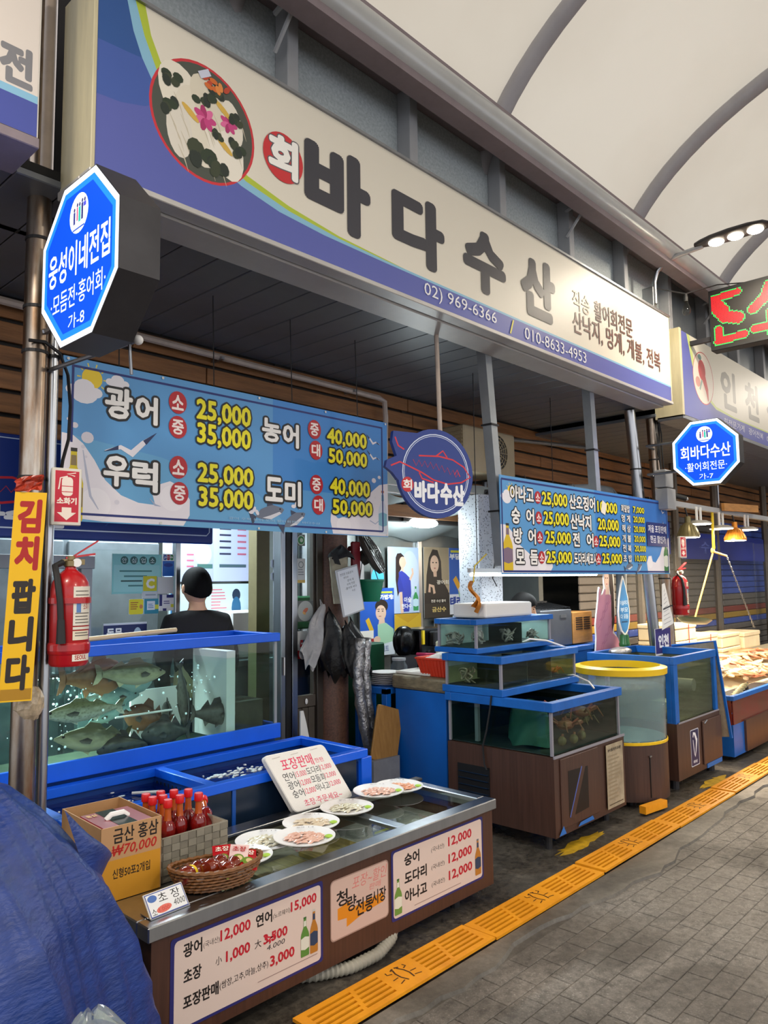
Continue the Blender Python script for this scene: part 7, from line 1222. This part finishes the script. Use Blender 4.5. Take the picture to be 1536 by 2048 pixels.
for t, z in (('이슬마다', 1.36), ('부모', 1.295), ('다 모듬', 1.235)): p.text(t, -.075, .075, z, z+.042, '#cfe2f2', .02)
p.rect(-.06, .06, 1.20, 1.215, '#28527c'); p.build('print', S); build('bottle_neck', MB().lathe([(.055, .86), (.05, .92), (.045, .98), (.05, .99), (.05, 1.01), (.044, 1.02), (.04, 1.09)], 16, (6.62, 3.21, 0)), 'bottle_green', S, smooth=True) if mat('bottle_green', '#2c6c3c', .25) else 0
box_('stand', S, 'dark_steel', 6.56, 6.68, 3.15, 3.27, .006, .86)
# grey PVC pipe with bend
S = thing('pvc_pipe', 'fat grey plastic pipe bending behind the second banner', 'pipe', (6.9, 3.2, 0)); build('pipe', MB().tube([(6.74, 3.3, .006), (6.76, 3.3, 1.0), (6.80, 3.3, 1.7), (6.80, 3.3, 2.2), (6.76, 3.3, 2.35), (6.62, 3.3, 2.42), (6.3, 3.3, 2.42), (5.9, 3.32, 2.38)], .05, 14), 'pvc', S, smooth=True) if mat('pvc', '#7e868c', .45, var=.1) else 0
S = thing('paper_sheet', 'white printed sheet hanging crooked on the far pole', 'paper', (6.5, 2.82, 1.13)); build('sheet', MB().add([(6.50, 2.80, 1.15), (6.76, 2.80, 1.2), (6.60, 2.80, 1.56), (6.54, 2.80, 1.55)], [(0, 1, 2, 3)]), 'white', S); p = front((6.5, 2.799, 1.15))
for i in range(9): p.line([(.04+.004*i, .05+.035*i), (.2-.014*i, .075+.035*i)], .004, '#8a8f96')
p.line([(.04, .18), (.2, .205)], .014, '#4a4e54'); p.build('print', S)
card('small_sign', 'small purple sign with white letters low by the far pole', 'sign', 6.46, 6.78, .93, 1.16, 2.845, lambda p, w, h: (p.rect(0, w, 0, h, '#3a3478'), p.text('인천', w*.2, w*.85, h*.3, h*.75, '#f0f0f4', .05), p.rect(0, w, .0, h*.06, '#e0e0e8')))
# ---------------- seafood stall at far right
mat('foam_box', '#e8d8b4', .6, var=.12, vscale=4); mat('ribbon', '#a8323c', .5); mat('shutter', '#6f6a66', .5, .3, var=.15); mat('shutter_blue', '#3f59b0', .5, .2, var=.2); mat('shutter_y', '#9a7a28', .5); mat('shutter_r', '#7a3028', .5)
W = struct('wall_right_shutter'); W.name = 'wall_right'
for i in range(26):
    z = .1+i*.09; m = 'shutter_y' if i == 10 else 'shutter_r' if i == 11 else 'shutter_blue' if i == 9 else 'shutter'
    build('slat', MB().box(7.4, 11.6, 4.08, 4.1, z, z+.084), m, W, world=False, bevel=.01); build('slat', MB().box(11.7, 18, 4.08, 4.1, z, z+.084), 'shutter_blue' if i > 13 else m, W, world=False, bevel=.01)
for i, x in enumerate((8.5, 9.6, 11.0, 13.2)):
    S = thing('steel_post', ['nearest', 'second', 'third', 'farthest'][i]+' thin dark post before the closed shutter', 'post', (x, 3.9, 0)); build('post', MB().tube([(x, 3.9, .006), (x, 3.9, 3.08)], .05, 8), 'door_panel', S, smooth=True)
card('blue_sheet', 'dark blue sign sheet with phone digits behind stall lamps', 'sign', 7.45, 9.3, 1.9, 2.3, 3.85, lambda p, w, h: (p.rect(0, w, 0, h, '#26328c'), p.text('02-964-0923', w*.52, w*.92, h*.5, h*.68, '#b8c4e8', .02), p.text('7774-0020', w*.56, w*.92, h*.2, h*.38, '#b8c4e8', .02)))
card('blue_sheet', 'second dark blue sign sheet further along the shutter', 'sign', 9.7, 13, 1.85, 2.2, 3.87, lambda p, w, h: (p.rect(0, w, 0, h, '#2a3790'), p.text('수산', w*.2, w*.4, h*.3, h*.7, '#5a6ac0', .02)))
S = thing('clear_curtain', 'creased clear plastic curtain at the back of seafood stall', 'curtain', (7.6, 3.6, .9)); glass_mat('curtain_clear', (.93, .94, .94), .08, .25, .05); build('sheet', MB().grid(lambda a, b: Vector((7.6+6.4*a, 3.62+.05*sin(30*a)+.03*sin(67*a), .95+1.15*b)), 140, 6), 'curtain_clear', S, smooth='all')
S = thing('lamp_bar', 'long steel bar carrying the seafood stall lamps', 'bar', (6.9, 2.85, 2.25)); build('bar', MB().obox((10.4, 2.86, 2.30), (7.2, .05, .05)), 'grey_paint', S); build('wood_strip', MB().obox((8.7, 2.80, 2.36), (1.1, .03, .08), Matrix.Rotation(-.04, 3, 'Y')), 'crate_wood', S)
for x in (8.2, 12.0): build('hanger', MB().tube([(x, 2.86, 2.32), (x, 2.86, 3.08)], .01, 5), 'steel_dull', S)
mat('lamp_warm', '#fff6e0', .4, emit=22); mat('lamp_body', '#b9b6ae', .4, .5); mat('lamp_gold', '#d88a30', .35, .5); mat('lamp_olive', '#7a704c', .4, .5)
for i, (x, z, r, kind, lab) in enumerate(((7.27, 1.99, .105, 'lamp_olive', 'ribbed olive cone lamp nearest the far extinguisher'), (7.55, 2.13, .12, 'lamp_body', 'first flat disc lamp on the stall lamp bar'), (8.16, 2.11, .12, 'lamp_body', 'second flat disc lamp on the stall lamp bar'), (8.56, 2.0, .115, 'lamp_gold', 'ribbed orange cone lamp over the fish display'), (8.95, 2.13, .12, 'lamp_body', 'third flat disc lamp on the stall lamp bar'))):
    S = thing('stall_lamp', lab, 'lamp', (x, 2.83, z), 0, 'lamps over the seafood display'); L = lambda n, mb, m, **q: build(n, mb, m, S, world=False, **q)
    if kind == 'lamp_body':
        L('housing', MB().lathe([(r, 0), (r, .012), (r*.6, .035), (.02, .04)], 22), kind, smooth=True); L('glow', MB().lathe([(.0001, -.004), (r*.93, -.004), (r*.93, .0)], 22), 'lamp_warm')
        for s_ in (-1, 1): L('bracket', MB().box(s_*.05-.012, s_*.05+.012, -.008, .008, .03, .17), 'white')
    else:
        L('housing', MB().lathe([(r, 0), (r*.95, .03), (r*.62, .11), (r*.4, .13), (.03, .14), (.028, .2)], 24), kind, smooth=True); L('glow', MB().lathe([(.0001, -.006), (r*.92, -.004), (r*.92, .0)], 22), 'lamp_warm')
        for k in range(18): a = 2*pi*k/18; L('fin', MB().tube([(r*.98*cos(a), r*.98*sin(a), .02), (r*.6*cos(a), r*.6*sin(a), .115)], .004, 4), kind)
        L('cord', MB().tube([(0, 0, .2), (0, 0.03, .32)], .008, 5), 'cable')
    lamp('stall_lamp_light', 'AREA', (x, 2.83, z-.02), 24, (1, .80, .56), .2)
# foam boxes, fish heap
fb = None
for i, (x, y, z, w, d, h, lab) in enumerate(((7.75, 3.2, .62, .55, .4, .16, 'lower foam box at the left end of the fish display'), (7.75, 3.2, .785, .55, .4, .16, 'middle foam box at the left end of the fish display'), (7.74, 3.2, .95, .56, .4, .17, 'top foam box under the green plate scale'), (8.45, 3.25, .80, .62, .36, .17, 'foam box with red ribbon behind the fish'), (8.4, 3.27, .63, .6, .36, .165, 'foam box under the ribboned foam box'), (9.2, 3.25, .78, .6, .36, .16, 'foam box at the right behind the fish'), (9.2, 3.25, .61, .6, .36, .165, 'lower foam box at the right behind the fish'), (9.95, 3.25, .72, .6, .36, .2, 'farthest foam box in the row behind fish'))):
    S = thing('foam_box', lab, 'box', (x, y, z), 0, 'foam boxes behind the fish display'); build('body', MB().box(0, w, 0, d, 0, h*.72), 'foam_box', S, world=False, bevel=.01); build('lid', MB().box(-.006, w+.006, -.006, d+.006, h*.725, h), 'foam_box', S, world=False, bevel=.01)
    if i in (2, 3): build('ribbon', MB().box(w*.6, w*.63, -.009, -.007, -.2, h), 'ribbon', S, world=False)
S = thing('display_table', 'sloping table under the fish heap', 'table', (7.4, 2.6, 0)); box_('table', S, 'foam_box', 7.45, 12.5, 3.05, 3.7, .006, .605); build('slope', MB().add([(7.45, 2.66, .46), (12.5, 2.66, .46), (12.5, 3.05, .605), (7.45, 3.05, .605), (7.45, 2.66, .05), (12.5, 2.66, .05), (12.5, 3.05, .05), (7.45, 3.05, .05)], [(0, 1, 2, 3), (4, 5, 1, 0), (0, 3, 7, 4)]), 'foam_box', S); box_('front_tray', S, 'foam_box', 7.45, 12.5, 2.64, 2.68, .42, .52, bevel=.01)
mats = ['flesh_pale', 'flesh_pink', 'flesh_orange', 'flesh_grey']
for n, c, c2 in (('flesh_pale', '#efd9b4', '#d8b890'), ('flesh_pink', '#eab69a', '#d48c78'), ('flesh_orange', '#e0906a', '#c06a48'), ('flesh_grey', '#a8927c', '#6c5a4c')): mat(n, c, .3, col2=c2, vscale=9)
rn = random.Random(17)
base = {}
for k, mname in enumerate(mats):
    mb = MB(); 
    def f_(a, b):
        t = b; r = .5*sin(pi*min(1, t*1.02))**.7*(1-.45*t); return Vector(((t-.5), (.32*r+.02*sin(9*t))*cos(2*pi*a), .16*r*sin(2*pi*a)))
    mb.grid(f_, 10, 9, True); mb.add([(.47, 0, .01), (.60, .1, .0), (.56, 0, .012), (.60, -.1, .0)], [(0, 1, 2, 3)]); base[mname] = mb
pos_w = ['leftmost', 'left', 'middle', 'right', 'far right']
cnt = 0
for i in range(120):
    x = 7.5+2.5*((i*.6180339) % 1); y = 2.70+.40*((i*.3771) % 1); z = .505+(y-2.66)*.36+.035+.055*rn.random(); mname = mats[[0, 0, 1, 0, 1, 2, 3, 0][i % 8]]
    key = '_mesh_'+mname
    if key not in base: o = build('dried_fish', base[mname], mname, smooth='all'); base[key] = o
    else: o = base[key].copy(); COL.objects.link(o)
    s_ = rn.uniform(.24, .4); o.scale = (s_, s_*1.1, s_); o.location = (x, y, z); o.rotation_euler = (rn.uniform(-.3, .3)+.35, rn.uniform(-.2, .2), rn.uniform(-.8, .8))
    tag(o, {'flesh_pale': 'pale cream split fish in the heap on the display slope', 'flesh_pink': 'pink split fish in the heap on the display slope', 'flesh_orange': 'orange split fish in the heap on the display slope', 'flesh_grey': 'grey-brown split fish in the heap on the display slope'}[mname], 'fish', 'split fish heaped on the seafood display')
S = thing('plate_scale', 'green plate hanging by a yellow rope over foam boxes', 'hanging plate', (7.95, 3.0, 1.14)); build('plate', MB().lathe([(.0001, 0), (.12, .01), (.16, .035), (.165, .035), (.12, -.002), (.0001, -.012)], 22, (7.62, 2.95, 1.16), Matrix.Rotation(.2, 3, 'Y')), 'basket_green2', S, smooth=True) if mat('basket_green2', '#3f6a5c', .35) else 0
build('rope', MB().tube([(7.62, 2.95, 1.18), (7.72, 2.93, 1.36), (8.02, 2.88, 1.86)], .009, 6), 'rope_y', S) if mat('rope_y', '#d8b060', .7) else 0
build('knot', MB().ball((8.02, 2.88, 1.88), (.03, .02, .03)), 'rope_y', S, smooth=True); build('side_rope', MB().tube([(8.03, 2.88, 1.87), (8.2, 2.87, 1.85), (8.36, 2.86, 1.83)], .01, 6), 'rope_y', S); build('hang_rod', MB().tube([(8.0, 2.86, 2.28), (8.02, 2.87, 1.9)], .014, 6), 'label_yellow', S)
S = thing('chain', 'steel chain slanting across the clear curtain', 'chain', (8.5, 2.9, 1.0))
for k in range(34):
    t = k/33; q = Vector((8.36, 2.86, 1.83)).lerp(Vector((9.55, 3.0, 1.02)), t); d = Vector((1.19, .14, -.81)).normalized(); n1 = Vector((0, 1, 0)) if k % 2 else d.cross(Vector((0, 1, 0))).normalized()
    build('link', MB().tube([q+d*.02*cos(2*pi*j/8)+n1*.009*sin(2*pi*j/8) for j in range(8)], .004, 4, closed=True), 'steel', S)
struct('wall_far', MB().box(17.9, 18, -7, 6, 0, 5.5), 'wall_grey')
# ================================================================ PEOPLE
mat('skin', '#d9a886', .5); mat('hair', '#090808', .75, spec=.15); mat('shirt_black', '#0e0f11', .75, bump=.15, bscale=30); mat('trousers', '#1c1e26', .8); mat('plaid', '#55606c', .7, col2='#c8d2d4', vscale=22)
def skin_body(name, V, E, R, m, parent, lv=2):
    me = bpy.data.meshes.new(name); me.from_pydata(V, E, []); o = bpy.data.objects.new(name, me); COL.objects.link(o); o.parent = parent
    md = o.modifiers.new('skin', 'SKIN'); md.use_smooth_shade = True
    for i, r in enumerate(R): me.skin_vertices[0].data[i].radius = r if isinstance(r, tuple) else (r, r); me.skin_vertices[0].data[i].use_root = (i == 0)
    s_ = o.modifiers.new('sub', 'SUBSURF'); s_.levels = lv; s_.render_levels = lv; me.materials.append(MATS[m]); return o
def person(lab, loc, rz, pose, shirt, hairm='hair', H=1.70, head_tilt=0.):
    S = thing('person', lab, 'person', loc, rz); k = H/1.7
    # skeleton (front = -Y in the local frame)
    hip = pose.get('hip', .92)*k; ch = hip+.36*k; nk = hip+.50*k; lean = pose.get('lean', 0.)
    V = [(0, 0, hip), (0, -lean*.35, hip+.2*k), (0, -lean*.8, ch), (0, -lean, nk), (0, -lean*1.1, nk+.04*k), (0, -lean*1.2-.01, nk+.10*k)]; R = [(.15*k, .11*k), (.135*k, .10*k), (.16*k, .105*k), (.075*k, .06*k), .052*k, .06*k]; E = [(0, 1), (1, 2), (2, 3), (3, 4), (4, 5)]
    for s_ in (-1, 1):
        sh = (s_*.172*k, -lean*.92, nk-.075*k); el = (s_*.235*k, pose['elbow'][0]-lean*.9, nk+pose['elbow'][1]*k); wr_ = (s_*.17*k, pose['wrist'][0]-lean*.9, nk+pose['wrist'][1]*k); hd = (s_*.14*k, pose['wrist'][0]-.07-lean*.9, nk+(pose['wrist'][1]-.02)*k); n = len(V)
        V += [sh, el, wr_, hd]; R += [.062*k, .046*k, .033*k, (.04*k, .022*k)]; E += [(2, n), (n, n+1), (n+1, n+2), (n+2, n+3)]
        hp, kn, an = (s_*.095*k, 0, hip-.05*k), (s_*.105*k, pose['knee'][0], pose['knee'][1]*k), (s_*.105*k, pose['ankle'][0], .09*k); n2 = len(V); V += [hp, kn, an, (s_*.11*k, pose['ankle'][0]-.13, .04*k)]; R += [.088*k, .06*k, .042*k, (.045*k, .03*k)]; E += [(0, n2), (n2, n2+1), (n2+1, n2+2), (n2+2, n2+3)]
        base_f = Vector(hd)
        for j in range(5):
            fx = (j-2)*.016*k; l = (.055, .075, .08, .075, .06)[j]*k; a = Vector((base_f.x+fx, base_f.y-.01, base_f.z)); 
            if j == 0: b = a+Vector((-s_*.04*k, -.025*k, -.01)); c2 = b+Vector((-s_*.01*k, -.025*k, -.012))
            else: b = a+Vector((0, -l*.55, -.012*k)); c2 = b+Vector((0, -l*.35, -.028*k))
            nf = len(V); V += [tuple(a), tuple(b), tuple(c2)]; R += [.010*k, .009*k, .0075*k]; E += [(n+3, nf), (nf, nf+1), (nf+1, nf+2)]
    body = skin_body('body', V, E, R, 'skin', S)
    # clothes: shirt over torso and arms, trousers over the legs
    tv = [V[0], V[1], V[2], (V[3][0], V[3][1], V[3][2]+.018)]; tr = [(.165*k, .125*k), (.155*k, .118*k), (.18*k, .125*k), (.07*k, .066*k)]; te = [(0, 1), (1, 2), (2, 3)]
    st = 6
    for i, s_ in enumerate((-1, 1)):
        q = 6+i*(4+4+15); n = len(tv); tv += [V[q], V[q+1], tuple(Vector(V[q+1]).lerp(Vector(V[q+2]), .85))]; tr += [.082*k, .062*k, .048*k]; te += [(2, n), (n, n+1), (n+1, n+2)]
    skin_body('shirt', tv, te, tr, shirt, S)
    lv_ = [V[0], (V[0][0], V[0][1], V[0][2]+.06*k)]; lr = [(.17*k, .13*k), (.165*k, .125*k)]; le = [(0, 1)]
    for i in range(2):
        q = 10+i*23; n = len(lv_); lv_ += [V[q], V[q+1], V[q+2]]; lr += [.105*k, .078*k, .06*k]; le += [(0, n), (n, n+1), (n+1, n+2)]
    skin_body('trousers', lv_, le, lr, 'trousers', S)
    # head with face, ears and hair
    hc = Vector((0, -lean*1.25-.012, nk+.158*k)); hr = .118*k; Mh = Matrix.Rotation(head_tilt, 3, 'X')
    def hp_(a, b):
        th = 2*pi*a; ph = pi*b; x = .083*k*cos(th)*sin(ph)**.85; y = .102*k*sin(th)*sin(ph)**.85; z = -hr*cos(ph)
        if z < -.02*k: x *= 1-.28*((-z-.02*k)/hr); y = y*(1-.12*((-z-.02*k)/hr))-.008*k
        return hc+Mh@Vector((x, y, z))
    build('head', MB().grid(hp_, 24, 16, True), 'skin', S, world=False, smooth='all')
    L = lambda n, mb, m: build(n, mb, m, S, world=False, smooth=True)
    L('nose', MB().tube([hc+Mh@Vector((0, -.092*k, .02*k)), hc+Mh@Vector((0, -.112*k, -.02*k)), hc+Mh@Vector((0, -.095*k, -.03*k))], [.008, .014, .01], 8), 'skin')
    for s_ in (-1, 1):
        L('ear', MB().ball(hc+Mh@Vector((s_*.089*k, .012, -.012*k)), (.013*k, .02*k, .032*k)), 'skin'); L('eye', MB().ball(hc+Mh@Vector((s_*.032*k, -.086*k, .012*k)), (.014*k, .008*k, .007*k)), 'black_gloss'); L('eyebrow', MB().tube([hc+Mh@Vector((s_*.016*k, -.094*k, .032*k)), hc+Mh@Vector((s_*.048*k, -.086*k, .036*k))], .004, 5), 'hair')
    L('mouth', MB().tube([hc+Mh@Vector((-.022*k, -.086*k, -.055*k)), hc+Mh@Vector((0, -.094*k, -.057*k)), hc+Mh@Vector((.022*k, -.086*k, -.055*k))], .005, 6), 'foil_red')
    rn = random.Random(3)
    def hair(a, b):
        th = 2*pi*a; back = (1+sin(th))/2; low = .36+.42*back; ph = pi*(1-b*low); r = 1.09+.035*sin(17*th)*b+.02*sin(29*th+9*b)*b
        return hc+Mh@Vector((.086*k*r*cos(th)*sin(ph)**.75, .108*k*r*sin(th)*sin(ph)**.8+.004, -hr*1.08*cos(ph)+.006))
    build('hair', MB().grid(hair, 40, 14, True), hairm, S, world=False, smooth='all')
    return S
stand = dict(hip=.90, lean=.03, elbow=(-.0, -.34), wrist=(-.10, -.56), knee=(-.02, .50), ankle=(.02, 0))
P1 = person('man in a black shirt seen from behind at the stall counter', (2.76, 4.25, .006), pi-.25, stand, 'shirt_black', H=1.715, head_tilt=.25)
bend = dict(hip=.86, lean=.10, elbow=(-.0, -.34), wrist=(-.08, -.56), knee=(-.02, .48), ankle=(.02, 0))
P2 = person('person with dark hair and plaid collar bending behind the stacked tanks', (5.20, 3.53, .006), radians(35), bend, 'plaid', H=1.54, head_tilt=.35)
# ---- third level: pieces that belong to a part
SUB = {'fire_extinguisher': (('handle', 'valve'), ('lever', 'valve'), ('gauge', 'valve'), ('nozzle', 'hose'), ('strap', 'cylinder'), ('label_sticker', 'cylinder')), 'wall_fan': (('guard_wire', 'back_guard'), ('guard_ring', 'back_guard'), ('blade', 'hub'), ('wall_plate', 'arm')),
       'air_conditioner': (('grille_ring', 'fan_recess'), ('grille_bar', 'fan_recess'), ('side_louvre', 'case')), 'person': (('nose', 'head'), ('ear', 'head'), ('eye', 'head'), ('eyebrow', 'head'), ('mouth', 'head'), ('hair', 'head')),
       'fish_tank': (('hinge', 'cabinet_door'), ('vent_slat', 'side_vent'), ('emblem', 'cabinet'), ('worn_cutout', 'front_panel')), 'sauce_bottle': (('cap', 'neck'),), 'stall_lamp': (('fin', 'housing'), ('glow', 'housing'), ('cord', 'housing')), 'street_light': (('led_lens', 'housing'),),
       'display_counter': (('price_sticker', 'body'), ('market_plate', 'body'), ('yellow_mat', 'tray_floor')), 'junction_box': (('camera_lens', 'camera_body'),), 'appliance': (('grille', 'body'), ('handle', 'body')), 'wooden_crate': (('slot', 'case'),), 'gas_heater': (('badge', 'body'), ('grill_bar', 'hood')), 'coffee_machine': (('knob', 'body'), ('lever', 'body'), ('slot', 'body')),
       'gift_box': (('handle', 'carton'), ('black_band', 'carton')), 'fish_plate': (('pen_note', 'plate'),), 'octagon_sign': (('bracket', 'case'),), 'ceiling_lamp': (('diffuser', 'fitting'),), 'red_basket': (('rib', 'tub'), ('rim', 'tub')), 'crab': (('claw', 'body'), ('leg', 'body')), 'led_panel': (('lit_dots', 'case'), ('unlit_dots', 'case'))}
bn = lambda o: o.name.split('.')[0]
for o in list(COL.objects):
    if o.parent is None and bn(o) in SUB:
        for ch, pa in SUB[bn(o)]:
            P = next((c for c in o.children if bn(c) == pa), None)
            if P:
                for c in list(o.children):
                    if bn(c) == ch and c is not P: c.parent = P
for m in bpy.data.materials:
    b = m.node_tree.nodes.get('Principled BSDF') if m.use_nodes else None
    if b and b.inputs['Emission Strength'].default_value > 0: m.cycles.emission_sampling = 'NONE'
